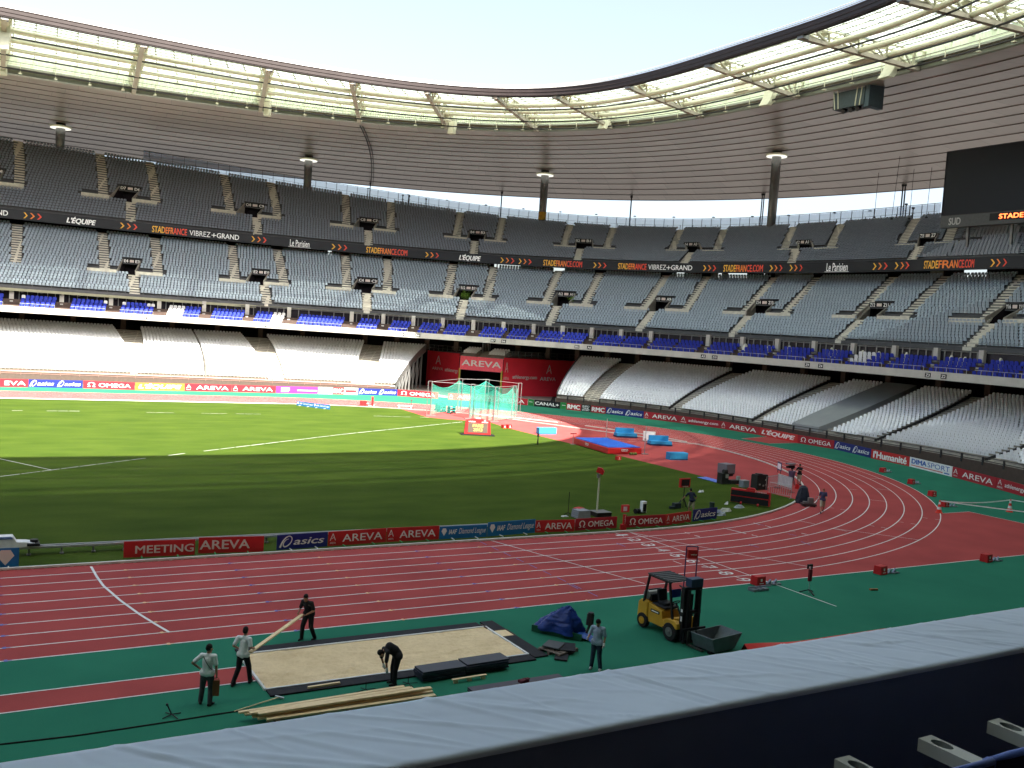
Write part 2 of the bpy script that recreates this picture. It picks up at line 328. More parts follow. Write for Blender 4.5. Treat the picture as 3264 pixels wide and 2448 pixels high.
# markings
b=B(); 
def seg(b,p,q,w=.055,z=.009,mi=0):
    p=np.array(p[:2],float);q=np.array(q[:2],float); V,Fc=ribbon([p,q],w); b.add([(x,y,z) for x,y in V],Fc,mi)
def pl(b,pts,w=.055,z=.009,mi=0,closed=False):
    V,Fc=ribbon(pts,w,closed); b.add([(x,y,z) for x,y in V],Fc,mi)
for k in range(1,9):
    p=stad(R0+k*LW); pl(b,p+[p[0]],.065,closed=True)
seg(b,(-110,-R0-9*LW),(31.8,-R0-9*LW),.07); seg(b,(28.4,-37.1),(31.8,-37.1)); seg(b,(31.8,-37.1),(31.8,-R0-9*LW))
seg(b,(0,-R0),(0,-52.1),.06,.013); 
pl(b,[G(1,*a) for a in [(590,355),(630,425),(670,480),(780,575),(905,665),(1010,730),(1098,782)]],.1,.013)
seg(b,G(2,955,182),G(2,1965,465),.06,.013); pl(b,[(0,-R0),(1.2,-40),(3.26,-43.93),(4.74,-46.5)],.05,.013)
for c in [((400,860),(465,885)),((500,897),(570,922)),((600,935),(665,960)),((708,973),(775,1000)),((822,1015),(895,1042)),((1065,1102),(1148,1134)),((1195,1150),(1280,1183)),((1328,1198),(1420,1232)),((938,852),(980,866)),((1015,877),(1058,890)),((1240,820),(1420,865)),((1465,872),(1510,886)),((1480,778),(1525,793)),((1570,800),(1615,815)),((1830,762),(1960,788)),((1760,840),(1808,850)),((1855,860),(1905,872)),((2090,822),(2212,845)),((2060,658),(2110,665)),((2160,672),(2212,682))]: seg(b,G(0,*c[0]),G(0,*c[1]),.05,.013)
for i,p,q in [(3,(15,135),(48,143)),(3,(75,152),(112,160)),(3,(262,105),(412,140)),(3,(465,75),(502,82)),(3,(537,90),(572,98)),(3,(447,150),(485,158)),(3,(692,122),(732,130)),(3,(770,140),(812,148)),(3,(1205,86),(1243,94)),(3,(1285,100),(1325,107)),(3,(1395,64),(1432,69)),(3,(1477,75),(1515,81)),(3,(1555,37),(1587,42)),(3,(1635,47),(1670,52)),(3,(970,107),(1535,182)),(6,(1215,1580),(1320,1592)),(6,(1260,1510),(1345,1518)),(6,(1080,1512),(1130,1516)),(6,(1215,1440),(1300,1446)),(5,(1460,1085),(1590,1088))]: seg(b,G(i,*p),G(i,*q),.05,.013)
for sgn in (-50.75,-52.06): seg(b,(-110,sgn),(-25.74,sgn),.06,.013)
for n in range(1,10):
    V,Fc=text2d(str(n),0,0); yc=-R0-(n-.5)*LW
    ww=.22 if n==1 else .5
    b.add([(-1.35+.8*p[1]*1.,yc+ww/2-ww*p[0],.013) for p in V],Fc)
    if n==6: seg(b,(-2.0,yc+.35),(-2.0,yc-.35),.05,.013)
pts=[G(6,380,1183),G(6,700,1160)]; seg(b,*pts); seg(b,G(6,560,1215),G(6,745,1212))
seg(b,G(0,80,118),G(0,1000,165),.05,.013); seg(b,G(0,330,108),G(0,700,140),.05,.013)
# pitch lines (worn, so drawn in stretches)
def worn(p,q,w,n,keep):
    p=np.array(p);q=np.array(q)
    for k in range(n):
        if RNG.random()<keep: seg(b,p+(q-p)*(k/n),p+(q-p)*((k+.93)/n),w*RNG.uniform(.7,1.1),.013)
worn(G(4,0,1430),G(4,1050,1297),.07,9,.95); worn(G(4,1090,1293),G(5,0,1157),.09,12,.9); worn(G(5,0,1157),G(5,790,1075),.08,9,.85)
seg(b,G(4,0,1315),G(4,335,1388),.07,.013)
worn(G(4,0,1001),G(4,520,1006),.10,7,.6); worn(G(4,950,1014),G(4,1750,1026),.08,14,.7); worn(G(5,210,1037),G(5,570,1047),.08,6,.8)
mk=b.build('lane_markings',mline,track)
b=B()
for xs,mi in ((-27.5,1),(-19.,1),(-10.5,1),(-23.16,0),(-14.02,0),(-32.3,0)):
    for k in range(0,10):
        y=-R0-k*LW; seg(b,(xs-.05,y-.09),(xs-.05,y+.09),.10,.017,mi)
        seg(b,(xs-.12,y),(xs+.12,y),.05,.018,mi)
for k in range(9): seg(b,(-9.9+.02*k,-R0-k*LW-.12),(-9.9+.02*k,-R0-k*LW-.85),.045,.013,0)
for c in [((1380,745),(1440,750)),((405,938),(475,965)),((1440,948),(1520,972)),((1850,925),(1930,955)),((1750,865),(1815,880)),((20,1255),(105,1297)),((1490,785),(1560,800))]: seg(b,G(0,*c[0]),G(0,*c[1]),.05,.013,0)
b.build('hurdle_marks',[mlblue,mlyel],track)
# raised inner kerb: left open where the photo shows gaps
b=B()
def kerb(pts,w=.13,h=.09):
    for p,q in zip(pts[:-1],pts[1:]): b.beam((*p,h/2+.02),(*q,h/2+.02),w,h)
kerb([(-110,-R0),(-60,-R0),(-30,-R0),(0,-R0)]); k0=arc(R0,-H,H,121); kerb([p for p in k0 if p[0]<24.7 or (p[1]<17 and p[1]<0)]); kerb([p for p in k0 if p[1]>0 and p[1]<G(0,335,22)[1] ]); kerb([p for p in k0 if p[1]>G(5,1590,1088)[1]+.3 and p[1]<R0]); kerb([(0,R0),(XL,R0)])
for x in np.arange(-100,2,.5): b.box((x,-R0,.012),(.12,.12,.02))
kb=b.build('track_kerb',M('kerb_white',(.62,.62,.56),.5)); tag(kb,'white raised kerb rail along the inner edge of the red running track','kerb')
# ================================================================ STANDS
TN=361
tg=np.linspace(-math.pi,math.pi,TN)
def solve(Ra,Rb,f,i,pt): return t_at(lerpR(Ra,Rb,f),i,*pt)
GT=(8,13)   # rows taken by a gangway mouth
def terrace(stand,Ra,Rb,rows,holes,mat,name,skip=None,back=2.0):
    br=sorted(set(np.round(np.concatenate([tg]+[[h[0],h[1]] for h in holes]+([[s for s in skip]] if skip else [])),7)))
    t=np.array(br); bb=B(); tm=(t[:-1]+t[1:])/2
    for i in range(rows):
        A=ringp(lerpR(Ra,Rb,i/rows),t); C=ringp(lerpR(Ra,Rb,(i+1)/rows),t); z=C[:,2].copy(); zb=A[:,2].copy()
        A1=A.copy(); A1[:,2]=z; C1=C.copy(); C1[:,2]=z
        ok=np.ones(len(tm),bool)
        for h in holes:
            if h[2]<=i<h[3]: ok&=~((tm>h[0])&(tm<h[1]))
        if skip: ok&=~((tm>skip[0])&(tm<skip[1]))
        n=len(t); Fc=[]
        for k in np.where(ok)[0]: Fc+=[(n+k,n+k+1,k+1,k),(2*n+k,2*n+k+1,n+k+1,n+k)]
        bb.add(np.concatenate([A,A1,C1]),Fc)
    bb.build(name,mat,stand)
seatT={}   # tier -> list of (matrix rows)
def unit_seat(w,back,pan=.40,th=.04):
    # x along the row, y outwards (towards the back), z up; pan plus curved back
    h=w/2; V=[(-h,-.36,.40),(h,-.36,.40),(h,.0,.37),(-h,.0,.37),(-h,-.36,.33),(h,-.36,.33),
      (-h,.0,.36),(h,.0,.36),(-h*.98,.06,.37+back*.72),(h*.98,.06,.37+back*.72),(-h*.62,.09,.37+back),(h*.62,.09,.37+back),
      (-h,.05,.36),(h,.05,.36),(-h*.98,.11,.37+back*.72),(h*.98,.11,.37+back*.72),(-h*.62,.13,.37+back),(h*.62,.13,.37+back),
      (0,.045,.37),(0,.11,.37+back*.72),(0,.13,.37+back)]
    Fc=[(0,1,2,3),(4,5,1,0),(6,18,19,8),(18,7,9,19),(8,19,20,10),(19,9,11,20),(14,15,13,12),(16,17,15,14),(8,10,16,14),(10,20,11,17,16),(11,9,15,17),(6,8,14,12),(9,7,13,15),(0,3,4),(2,1,5),(4,12,13,5)]
    return np.array(V),Fc
def seat_rows(Ra,Rb,rows,blocks,pitch,t0,t1,width=.44):
    """blocks: list of (tfun0, tfun1, row0, row1) kept areas; returns list of (pos, tangent, normal)"""
    out=[]
    for i in range(rows):
        f=(i+.78)/rows; R=lerpR(Ra,Rb,f); zt=lerpR(Ra,Rb,(i+1)/rows)
        for (a,c,r0,r1) in blocks:
            if not(r0<=i<r1): continue
            ta=max(a(f),t0); tb=min(c(f),t1)
            if tb<=ta: continue
            e=arcgrid(R,ta,tb,pitch)
            P=ringp(R,e); P[:,2]=ringp(zt,e)[:,2]; N,T=normal(R,e)
            for p,n_,t_ in zip(P,N,T): out.append((p,n_,t_))
    return out
def make_seats(lst,unit,mat,name,label,cat,group,nind,stufflabel,drop=.0,vary=None):
    pass
    V0,Fc=unit; P=np.array([s[0] for s in lst]); N=np.array([s[1] for s in lst]); T=np.array([s[2] for s in lst])
    q,z=proj(P); vis=(z>2)&(q[:,0]>-40)&(q[:,0]<3304)&(q[:,1]>-40)&(q[:,1]<2488)
    P,N,T=P[vis],N[vis],T[vis]; d=((P-CAM)**2).sum(1); o=np.argsort(d); P,N,T=P[o],N[o],T[o]
    q,z=proj(P); inn=(q[:,0]>15)&(q[:,0]<3249); o=np.concatenate([np.where(inn)[0],np.where(~inn)[0]]); P,N,T=P[o],N[o],T[o]
    n=min(nind,len(P))
    me=bpy.data.meshes.new(name); me.from_pydata(V0.tolist(),[],Fc); me.materials.append(mat)
    for k in range(n):
        ob=bpy.data.objects.new(name,me); ob.location=P[k]; ob.rotation_euler=(0,0,math.atan2(T[k][1],T[k][0])); COL.objects.link(ob); tag(ob,label,cat,group)
    rest=slice(n,None); P,N,T=P[rest],N[rest],T[rest]; m=len(P)
    if m==0: return
    X=P[:,None,:]+V0[None,:,0:1]*T[:,None,:]+V0[None,:,1:2]*N[:,None,:]+V0[None,:,2:3]*np.array([0,0,1.])[None,None,:]
    nv=len(V0); X=X.reshape(-1,3); loops=[];starts=[];tot=[]
    Fl=np.concatenate([np.array(f) for f in Fc]); ln=np.array([len(f) for f in Fc])
    L=(Fl[None,:]+nv*np.arange(m)[:,None]).ravel(); ln=np.tile(ln,m); stt=np.concatenate([[0],np.cumsum(ln)[:-1]])
    me=bpy.data.meshes.new(name+'s'); me.vertices.add(len(X)); me.vertices.foreach_set('co',X.ravel()); me.loops.add(len(L)); me.loops.foreach_set('vertex_index',L.astype(np.int32))
    me.polygons.add(len(ln)); me.polygons.foreach_set('loop_start',stt.astype(np.int32)); me.polygons.foreach_set('loop_total',ln.astype(np.int32)); me.update(calc_edges=True); me.validate()
    me.materials.append(mat); ob=bpy.data.objects.new(name+'_rows',me); COL.objects.link(ob); tag(ob,stufflabel,cat,group,'stuff'); print(name,m)
TV0,TV1=-.30*math.pi,.62*math.pi
# ---- middle and upper tiers: gangway mouths and stair lines read from the photo
mid_v=[(4,795,908,20,'E4','E3'),(4,1637,1740,100,'E2','E1'),(5,104,228,178,'C4','C3'),(5,768,875,224,'B12','B11'),(5,1400,1512,262,'A12','A11'),(5,2035,2140,295,'A10','A9'),(6,470,595,318,'Z14','Z13'),(6,1210,1340,335,'Z12','Z11'),(6,2085,2212,352,'Y16','Y15')]
mid_up=[((7,110,1460),(4,60,0)),((7,665,1510),(4,690-20,30)),((7,1005,1545),(4,1030,85)),((7,1500,1600),(4,1530,110)),((4,1790,5),(4,1850,140)),((5,25,15),(5,35,205)),((5,300,35),(5,297,225)),((5,722,65),(5,685,245)),((5,990,90),(5,940,265)),((5,1410,110),(5,1320,290)),((5,1680,125),(5,1575,300)),((5,2110,140),(5,1950,325)),((6,160,148),(6,10,325)),((6,600,150),(6,385,350)),((6,880,155),(6,640,370)),((6,1370,150),(6,1100,375)),((6,1710,150),(6,1410,385)),((6,2210,180),(6,1940,400))]
mid_up[1]=((7,665,1510),(7,690,1659)); mid_up[0]=((7,110,1460),(7,105,1659))
mid_dn=[((4,865,115),(4,875,245)),((4,1710,190),(4,1735,315)),((5,165,255),(5,170,360)),((5,798,298),(5,770,400)),((5,1400,340),(5,1350,445)),((5,2025,375),(5,1930,480)),((6,430,405),(6,320,510)),((6,1160,435),(6,1010,550)),((6,2010,465),(6,1850,590))]
up_v=[(7,-120,12,1155,'D9','D8'),(7,768,905,1255,'D7','D6'),(7,1582,1708,1358,'C10','C9'),(8,115,238,1440,'C8','C7'),(8,832,935,1508,'B4','B3'),(8,1522,1625,1545,'B2','B1'),(9,15,105,1558,'A4','A3'),(9,740,830,1545,'A2','A1'),(9,1540,1645,1507,'Z8','Z7')]
up_up=[((7,120,925),(7,120,1235)),((7,650,1000),(7,670,1300)),((7,970,1050),(7,1010,1340)),((7,1450,1140),(7,1495,1395)),((7,1750,1200),(7,1800,1440)),((8,25,1275),(8,30,1495)),((8,318,1330),(8,318,1515)),((8,770,1395),(8,745,1545)),((8,1045,1420),(8,1015,1560)),((8,1485,1460),(8,1440,1585)),((8,1765,1475),(8,1715,1600)),((8,2200,1490),(8,2140,1600)),((9,270,1500),(9,215,1605)),((9,720,1490),(9,650,1590)),((9,1030,1475),(9,950,1590)),((9,1520,1450),(9,1405,1565)),((9,1780,1490),(9,1700,1560))]
up_dn=[((7,845,1345),(7,848,1420)),((7,1660,1440),(7,1670,1515)),((8,175,1515),(8,178,1588)),((8,865,1570),(8,858,1640)),((8,1550,1610),(8,1530,1659)),((9,60,1622),(9,5,1670)),((9,735,1620),(9,700,1659)),((9,1540,1590),(9,1480,1659))]
def aisle(Ra,Rb,top,bot,f0,f1):
    tt_=solve(Ra,Rb,f1,top[0],top[1:]); tb=solve(Ra,Rb,f0,bot[0],bot[1:])
    return (lambda f,a=tb,c=tt_,f0=f0,f1=f1: a+(c-a)*(f-f0)/(f1-f0))
def tier(stand,Ra,Rb,rows,V,UPA,DNA,mat,wa,wv,nm,signs,signlabel):
    fr=GT[0]/rows; fl=GT[1]/rows; holes=[]; vs=[]
    for (i,x0,x1,y,s0,s1) in V:
        R=lerpR(Ra,Rb,fl); ta=t_at(R,i,x0,y); tb=t_at(R,i,x1,y); a,c=min(ta,tb),max(ta,tb); holes.append((a,c,GT[0],GT[1])); vs.append((a,c,s0,s1))
    terrace(stand,Ra,Rb,rows,holes,mat,nm+'_terrace')
    ups=[aisle(Ra,Rb,u,d,fr,1.) for u,d in UPA]; dns=[aisle(Ra,Rb,u,d,0.,fr) for u,d in DNA]
    hw=lambda f: wa/2/90.
    def half(R,t,w): 
        e=1e-3; d=np.linalg.norm(ringp(R,t+e)-ringp(R,t-e))/(2*e); return w/2/max(d,1)
    # stairs
    for fn,r0,r1 in [(u,GT[0],rows) for u in ups]+[(d,0,GT[0]) for d in dns]:
        bs=B()
        for i in range(r0,r1):
            for s2 in (0,1):
                f=(i+s2*.5)/rows; f2=(i+s2*.5+.5)/rows; R=lerpR(Ra,Rb,f);R2=lerpR(Ra,Rb,f2); t=fn(f+.25/rows); h=half(R,t,wa)
                tt2=np.array([t-h,t+h]); A=ringp(R,tt2); C=ringp(R2,tt2); zt=ringp(lerpR(Ra,Rb,(i+(1.5 if s2 else 1.))/rows),tt2)[:,2]+.03
                zb=zt-.5; bs.add([(A[0,0],A[0,1],zb[0]),(A[1,0],A[1,1],zb[1]),(A[0,0],A[0,1],zt[0]),(A[1,0],A[1,1],zt[1]),(C[0,0],C[0,1],zt[0]),(C[1,0],C[1,1],zt[1])],[(0,1,3,2),(2,3,5,4),(0,2,4),(1,5,3)])
        bs.build(nm+'_stairs',mconl,stand)
    # gangway mouths
    for a,c,s0,s1 in vs:
        bm_=B(); bl=B()
        Rf=lerpR(Ra,Rb,fr); Rl=lerpR(Ra,Rb,fl+.02); Rd=lerpR(Ra,Rb,min(1,fl+.12)); e=np.array([a,c])
        A=ringp(Rf,e); C=ringp(Rl,e); D=ringp(Rd,e); zf=A[:,2]+.02; zt=C[:,2]+.55
        # floor, back, sides
        bm_.add([(A[0,0],A[0,1],zf[0]),(A[1,0],A[1,1],zf[1]),(D[1,0],D[1,1],zf[1]),(D[0,0],D[0,1],zf[0])],[(0,1,2,3)])
        bm_.add([(D[0,0],D[0,1],zf[0]),(D[1,0],D[1,1],zf[1]),(D[1,0],D[1,1],zt[1]),(D[0,0],D[0,1],zt[0])],[(0,1,2,3)])
        for k,sg in ((0,-1),(1,1)):
            N,T=normal(Rf,e[k]); off=T*sg*.14
            bl.add([A[k]*[1,1,0]+[0,0,zf[k]-.3],C[k]*[1,1,0]+[0,0,zf[k]-.3],C[k]*[1,1,0]+[0,0,zt[k]],A[k]*[1,1,0]+[0,0,zf[k]+1.0],
                    (A[k]+off)*[1,1,0]+[0,0,zf[k]-.3],(C[k]+off)*[1,1,0]+[0,0,zf[k]-.3],(C[k]+off)*[1,1,0]+[0,0,zt[k]],(A[k]+off)*[1,1,0]+[0,0,zf[k]+1.0]],
                    [(0,1,2,3),(7,6,5,4),(3,2,6,7),(0,3,7,4),(1,5,6,2)])
            bm_.add([A[k]*[1,1,0]+[0,0,zf[k]],D[k]*[1,1,0]+[0,0,zf[k]],D[k]*[1,1,0]+[0,0,zt[k]],C[k]*[1,1,0]+[0,0,zt[k]-.1]],[(0,1,2,3)])
        bm_.add([C[0]*[1,1,0]+[0,0,zt[0]],C[1]*[1,1,0]+[0,0,zt[1]],D[1]*[1,1,0]+[0,0,zt[1]],D[0]*[1,1,0]+[0,0,zt[0]]],[(0,1,2,3)])
        bl.beam((*C[0,:2],zt[0]-.12),(*C[1,:2],zt[1]-.12),.2,.34)
        # landings each side of the mouth
        for sg in (-1,1):
            t0=(a if sg<0 else c); h=half(Rf,t0,4.4)*2; e2=np.linspace(t0+sg*half(Rf,t0,.3),t0+sg*h,8); P0=ringp(lerpR(Ra,Rb,(GT[0]-.35)/rows),e2); P1=ringp(lerpR(Ra,Rb,(GT[0]+2)/rows),e2); z=P1[:,2]+.06
            bs2=B(); P0t=P0.copy();P0t[:,2]=z;P1t=P1.copy();P1t[:,2]=z; P0b=P0.copy(); P0b[:,2]-=.1; 
            bs2.strip(P0t,P1t); bs2.strip(P0b,P0t); bs2.build(nm+'_landing',mconl,stand)
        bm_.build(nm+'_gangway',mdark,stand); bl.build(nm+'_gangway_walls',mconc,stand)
        # sign panel with the two block numbers
        m=(ringp(Rf,(a+c)/2)+ringp(Rl,(a+c)/2))/2; N,T=normal(Rl,(a+c)/2); L=np.linalg.norm(C[1]-C[0])
        mid=(C[0]+C[1])/2; mid=mid-N*.30; z0=zt.mean()-.60
        # left as seen by a viewer inside the bowl is +t direction reversed
        P0=(mid-(-T)*L/2); P1=(mid+(-T)*L/2)
        board((P0[0],P0[1]),(P1[0],P1[1]),.72,mblack,[('T',s0,.04,.30,.14,.86,'w',0,.05),('T',s1,.70,.96,.14,.86,'w',0,.05),('R','',.38,.62,.2,.8,'g')],signlabel%(s0,s1),signs,z=z0,name='gangway_sign',cat='sign',th=.08)
    # seat blocks: split rows by aisles and mouths
    def seats():
        out=[]
        for i in range(rows):
            f=(i+.78)/rows; R=lerpR(Ra,Rb,f); Z=lerpR(Ra,Rb,(i+1)/rows); ex=[]
            for fn,r0,r1 in [(u,GT[0],rows) for u in ups]+[(d,0,GT[0]) for d in dns]:
                if r0<=i<r1: t=fn(f); h=half(R,t,wa+.25); ex.append((t-h,t+h))
            for a,c,_,_ in vs:
                if GT[0]-1<=i<GT[0]+2: h=half(R,a,9.2); ex.append((a-(h if i>GT[0]-1 else 0),c+(h if i>GT[0]-1 else 0))) if i>GT[0]-1 else None
                if GT[0]<=i<GT[1]+1: h=half(R,a,.5); ex.append((a-h,c+h))
            e=arcgrid(R,TV0,TV1,.52)
            ok=np.ones(len(e),bool)
            for x0,x1 in ex: ok&=~((e>x0)&(e<x1))
            e=e[ok]; P=ringp(R,e); P[:,2]=ringp(Z,e)[:,2]; N,T=normal(R,e)
            out+=list(zip(P,N,T))
        return out
    return seats(),ups,dns,vs
stand=thing('grandstand',(0,0,0),'concrete three-tier oval grandstand wrapping around the pitch under the roof','grandstand')
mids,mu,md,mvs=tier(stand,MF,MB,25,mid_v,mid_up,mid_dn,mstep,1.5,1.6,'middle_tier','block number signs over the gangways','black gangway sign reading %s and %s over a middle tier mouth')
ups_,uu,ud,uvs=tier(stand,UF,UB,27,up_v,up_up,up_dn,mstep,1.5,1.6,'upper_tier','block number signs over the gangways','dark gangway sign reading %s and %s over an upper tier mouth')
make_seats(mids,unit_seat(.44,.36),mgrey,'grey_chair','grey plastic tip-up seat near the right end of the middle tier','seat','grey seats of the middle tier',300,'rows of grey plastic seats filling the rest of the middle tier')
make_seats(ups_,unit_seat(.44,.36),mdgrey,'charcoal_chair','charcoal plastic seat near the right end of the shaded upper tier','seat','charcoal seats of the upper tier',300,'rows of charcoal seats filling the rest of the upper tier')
# ---- lower stand
LR=24
def tf(fr,bk,f0=.0,f1=1.): 
    a=solve(LF,LB,f0,fr[0],fr[1:]); c=solve(LF,LB,f1,bk[0],bk[1:]); return lambda f:a+(c-a)*(f-f0)/(f1-f0)
BL=[(None,((4,850,768),(4,730,468))),(((4,890,770),(4,908,480)),((4,1325,785),(4,1240,497))),(((4,1340,785),(4,1252,500)),((4,1730,798),(4,1560,525))),(((4,1845,805),(4,1725,528)),((5,65,845),(5,148,568))),
 (((5,215,845),(5,272,575)),((5,350,855),(5,548,598))),(((5,1395,925),(5,1550,680)),((5,1560,945),(5,1815,695))),(((5,1668,955),(5,1935,705)),((5,2120,998),(6,320,765))),(((6,-20,1003),(6,450,775)),((6,440,1085),(6,960,825))),
 (((6,500,1095),(6,1095,843)),((6,700,1112),(6,1295,868))),(((6,950,1170),(6,1560,893)),((6,1235,1210),(6,1870,920))),(((6,1290,1222),(6,2000,945)),((6,1950,1345),(6,2700,1050))),(((6,1990,1355),(6,2850,1062)),None)]
lblocks=[];edges=[]
for Lq,Rq in BL:
    hi_=(lambda f:TV1) if Lq is None else tf(*Lq); lo_=(lambda f:TV0) if Rq is None else tf(*Rq)
    lblocks.append((lo_,hi_,0,LR)); edges.append((hi_,lo_))
tunR=lblocks[4][0]; tunL=lblocks[5][1]     # right edge of block E, left edge of block F
# terraces of the lower stand: one sheet per visible block run, stairs between
def lsheet(bb,ta,tb,rows,half=1,zoff=0.,n=40,f_end=1.):
    for i in range(int(rows*f_end)*half):
        f=i/(rows*half); f2=(i+1)/(rows*half); A=ringp(lerpR(LF,LB,f),np.linspace(ta(f),tb(f),n)); C=ringp(lerpR(LF,LB,f2),np.linspace(ta(f2),tb(f2),n))
        for Q_,ff in ((A,f),(C,f2)): tq_=np.linspace(ta(ff),tb(ff),n); Q_[:,1]-=4.2*np.clip((-tq_-.5)/.4,0,1)
        A[:,2]+=zoff; z=C[:,2]+zoff; A1=A.copy(); A1[:,2]=z; C1=C.copy(); C1[:,2]=z
        bb.strip(A,A1); bb.strip(A1,C1)
bb=B()
lsheet(bb,lambda f:tunR(f)-.0,lambda f:math.pi+.5,LR,1,-.03,160); lsheet(bb,lambda f:-math.pi+.5,lambda f:tunL(f),LR,1,-.03,200)
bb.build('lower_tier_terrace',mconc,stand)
gaps=[(1,0),(3,2),(4,3),(6,5),(7,6),(8,7),(10,9),(11,10)]
for k,j in gaps:
    a=lblocks[k][1]; c=lblocks[j][0]; bs=B(); lsheet(bs,a,c,LR,2,.02,5); bs.build('lower_tier_stairs',mconl,stand)
lows=[]
for k,(lo_,hi_,r0,r1) in enumerate(lblocks):
    lows+=seat_rows(LF,LB,LR,[(lo_,hi_,0,LR)],.50,TV0,TV1)
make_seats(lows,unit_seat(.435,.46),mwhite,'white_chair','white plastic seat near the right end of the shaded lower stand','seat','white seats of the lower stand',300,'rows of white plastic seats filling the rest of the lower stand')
# dark beams standing in for the shaded gaps beside the seat blocks, end walls, front wall of the lower stand
for k,side in ((6,0),(7,0),(9,0),(10,0),(1,0),(2,0)):
    fn=lblocks[k][0]; bb=B()
    for i in range(LR):
        f=i/LR; f2=(i+1)/LR; A=ringp(lerpR(LF,LB,f),fn(f)-.0012); C=ringp(lerpR(LF,LB,f2),fn(f2)-.0012)
        bb.beam((A[0],A[1],A[2]+.25),(C[0],C[1],C[2]+.25),.08,.32)
    bb.build('dark_gap_strip',mcable,stand)
def endwall(fn,nm):
    bb=B(); V=[];n=LR
    for i in range(n+1):
        f=i/n; A=ringp(lerpR(LF,LB,f),fn(f)); V+=[(A[0],A[1],A[2]+.9),(A[0],A[1],A[2]-.5)]
    V2=[(v[0],v[1],v[2]) for v in V]; bb.add(V2,[(2*i,2*i+1,2*i+3,2*i+2) for i in range(n)])
    for i in range(0,n,3):
        A=ringp(lerpR(LF,LB,i/n),fn(i/n)); bb.beam((A[0],A[1],0),(A[0],A[1],A[2]),.25,.25)
        if i>3: bb.beam((A[0],A[1],A[2]-.4),(*ringp(lerpR(LF,LB,(i-3)/n),fn((i-3)/n))[:2],.2),.15,.15)
    bb.build(nm,msteel,stand)
endwall(lambda f:tunR(f)-.001,'end_parapet'); endwall(lambda f:tunL(f)+.001,'end_parapet')
# grey cover over one seat block, with a black gap beside it
bb=B(); a=tf((6,705,1140),(6,1310,870)); c=tf((6,858,1152),(6,1512,884)); fs=np.linspace(0,1,30); A=[];C=[]
for f in fs:
    R=lerpR(LF,LB,f); p=ringp(R,a(f)); q=ringp(R,c(f)); A.append(p+[0,0,.8]); C.append(q+[0,0,.8])
A=np.array(A);C=np.array(C); bb.strip(A,C); A2=A.copy();A2[:,2]-=.75; C2=C.copy(); C2[:,2]-=.75; bb.strip(A2,A); bb.strip(C,C2); bb.add([A[0],C[0],C2[0],A2[0]],[(0,1,2,3)])
o=bb.build('seat_cover',M('grey_sheet',(.30,.32,.325),.6,0,.05,.6)); tag(o,'smooth grey sheet covering a strip of seats in the lower stand','cover sheet')
# ---- front wall and railings of the lower stand
bb=B(); LF2=(LF[0]-.25,LF[1]-.25,LF[2],0,0); 
for ta,tb in ((tunR(0),2.4),(-2.6,tunL(0))):
    e=np.linspace(ta,tb,160); A=ringp(LF2,e); dy_=4.2*np.clip((-e-.5)/.4,0,1); A[:,1]-=dy_; A1=A.copy(); A1[:,2]=1.0; C=ringp(LF,e); C[:,1]-=dy_; C[:,2]=1.30; D=A1.copy(); D[:,2]=1.30
    bb.strip(A,A1); bb.strip(A1,D,0); bb.strip(D,C)
bb.build('lower_tier_front_wall',mbrown,stand)
def railing(R,t0,t1,h,step,label,group,mat=msteel,rails=(1.,.6),r=.035,off=0.,cat='railing',zb=None,name='railing',ph=.07):
    e=arcgrid(R,t0,t1,step); P=ringp(R,e); 
    if zb is not None: P[:,2]=zb
    m=P[len(P)//2]; t=thing(name,m.tolist(),label,cat,group); 
    e2=np.linspace(t0,t1,max(8,int(len(e)*.8))); Q=ringp(R,e2); 
    if zb is not None: Q[:,2]=zb
    b_=B(); 
    for q in rails: b_.tube(Q+[0,0,h*q]-m,r,4)
    b_.build('rail',mat,t)
    pm=None
    for p in P[:100]:
        if pm is None:
            b_=B(); b_.box((0,0,h/2),(ph,ph,h)); o_=b_.build('post',mat,t); pm=o_.data
        else:
            o_=bpy.data.objects.new('post',pm); COL.objects.link(o_); o_.parent=t
        o_.location=(p-m).tolist()
    return t
tD=t_at(LF2,4,2212,828)
railing((LF2[0],LF2[1],LF2[2],1.0,0),tunR(0)+.01,t_at(LF2,4,-60,740),.62,2.3,'sunlit low railing along the front of the far lower stand','railings of the lower stand',M('rust_steel',(.22,.12,.10),.6),(.95,.6,.25),.05)
railing((LF2[0],LF2[1],LF2[2],1.0,0),t_at(LF2,6,2290,1440),tunL(0)-.01,.85,2.6,'dark low railing along the front of the right lower stand','railings of the lower stand',mcable,(.95,.55),.035,ph=.16)
# ================================================================ BOX GALLERY between lower and middle tier
def shift(R,d,z): return (R[0]+d,R[1]+d,R[2],z,0)
full=np.linspace(-math.pi,math.pi,361)
def wall(bb,Ra,Rb,t=full,mi=0): bb.strip(ringp(Ra,t),ringp(Rb,t),mi)
bb=B(); wall(bb,shift(VF,0,8.95),shift(VF,0,9.86)); wall(bb,shift(VF,0,9.86),shift(VF,.45,9.86)); wall(bb,shift(VF,.45,9.86),shift(VF,.45,9.3)); wall(bb,shift(VF,0,8.95),shift(VF,25,8.9))
gal=bb.build('gallery_parapet_beam',mbeam,stand)
bb=B()
for k in range(4): wall(bb,shift(VF,.45+.8*k,9.2+.42*k),shift(VF,.45+.8*(k+1),9.2+.42*k)); wall(bb,shift(VF,.45+.8*(k+1),9.2+.42*k),shift(VF,.45+.8*(k+1),9.2+.42*(k+1)))
wall(bb,shift(VF,3.65,10.88),shift(VF,6.4,10.88)); bb.build('gallery_steps',mbrown,stand)
bb=B(); wall(bb,shift(VF,4.3,10.21),shift(VF,4.3,12.45)); gw=bb.build('gallery_windows',mbox,stand)
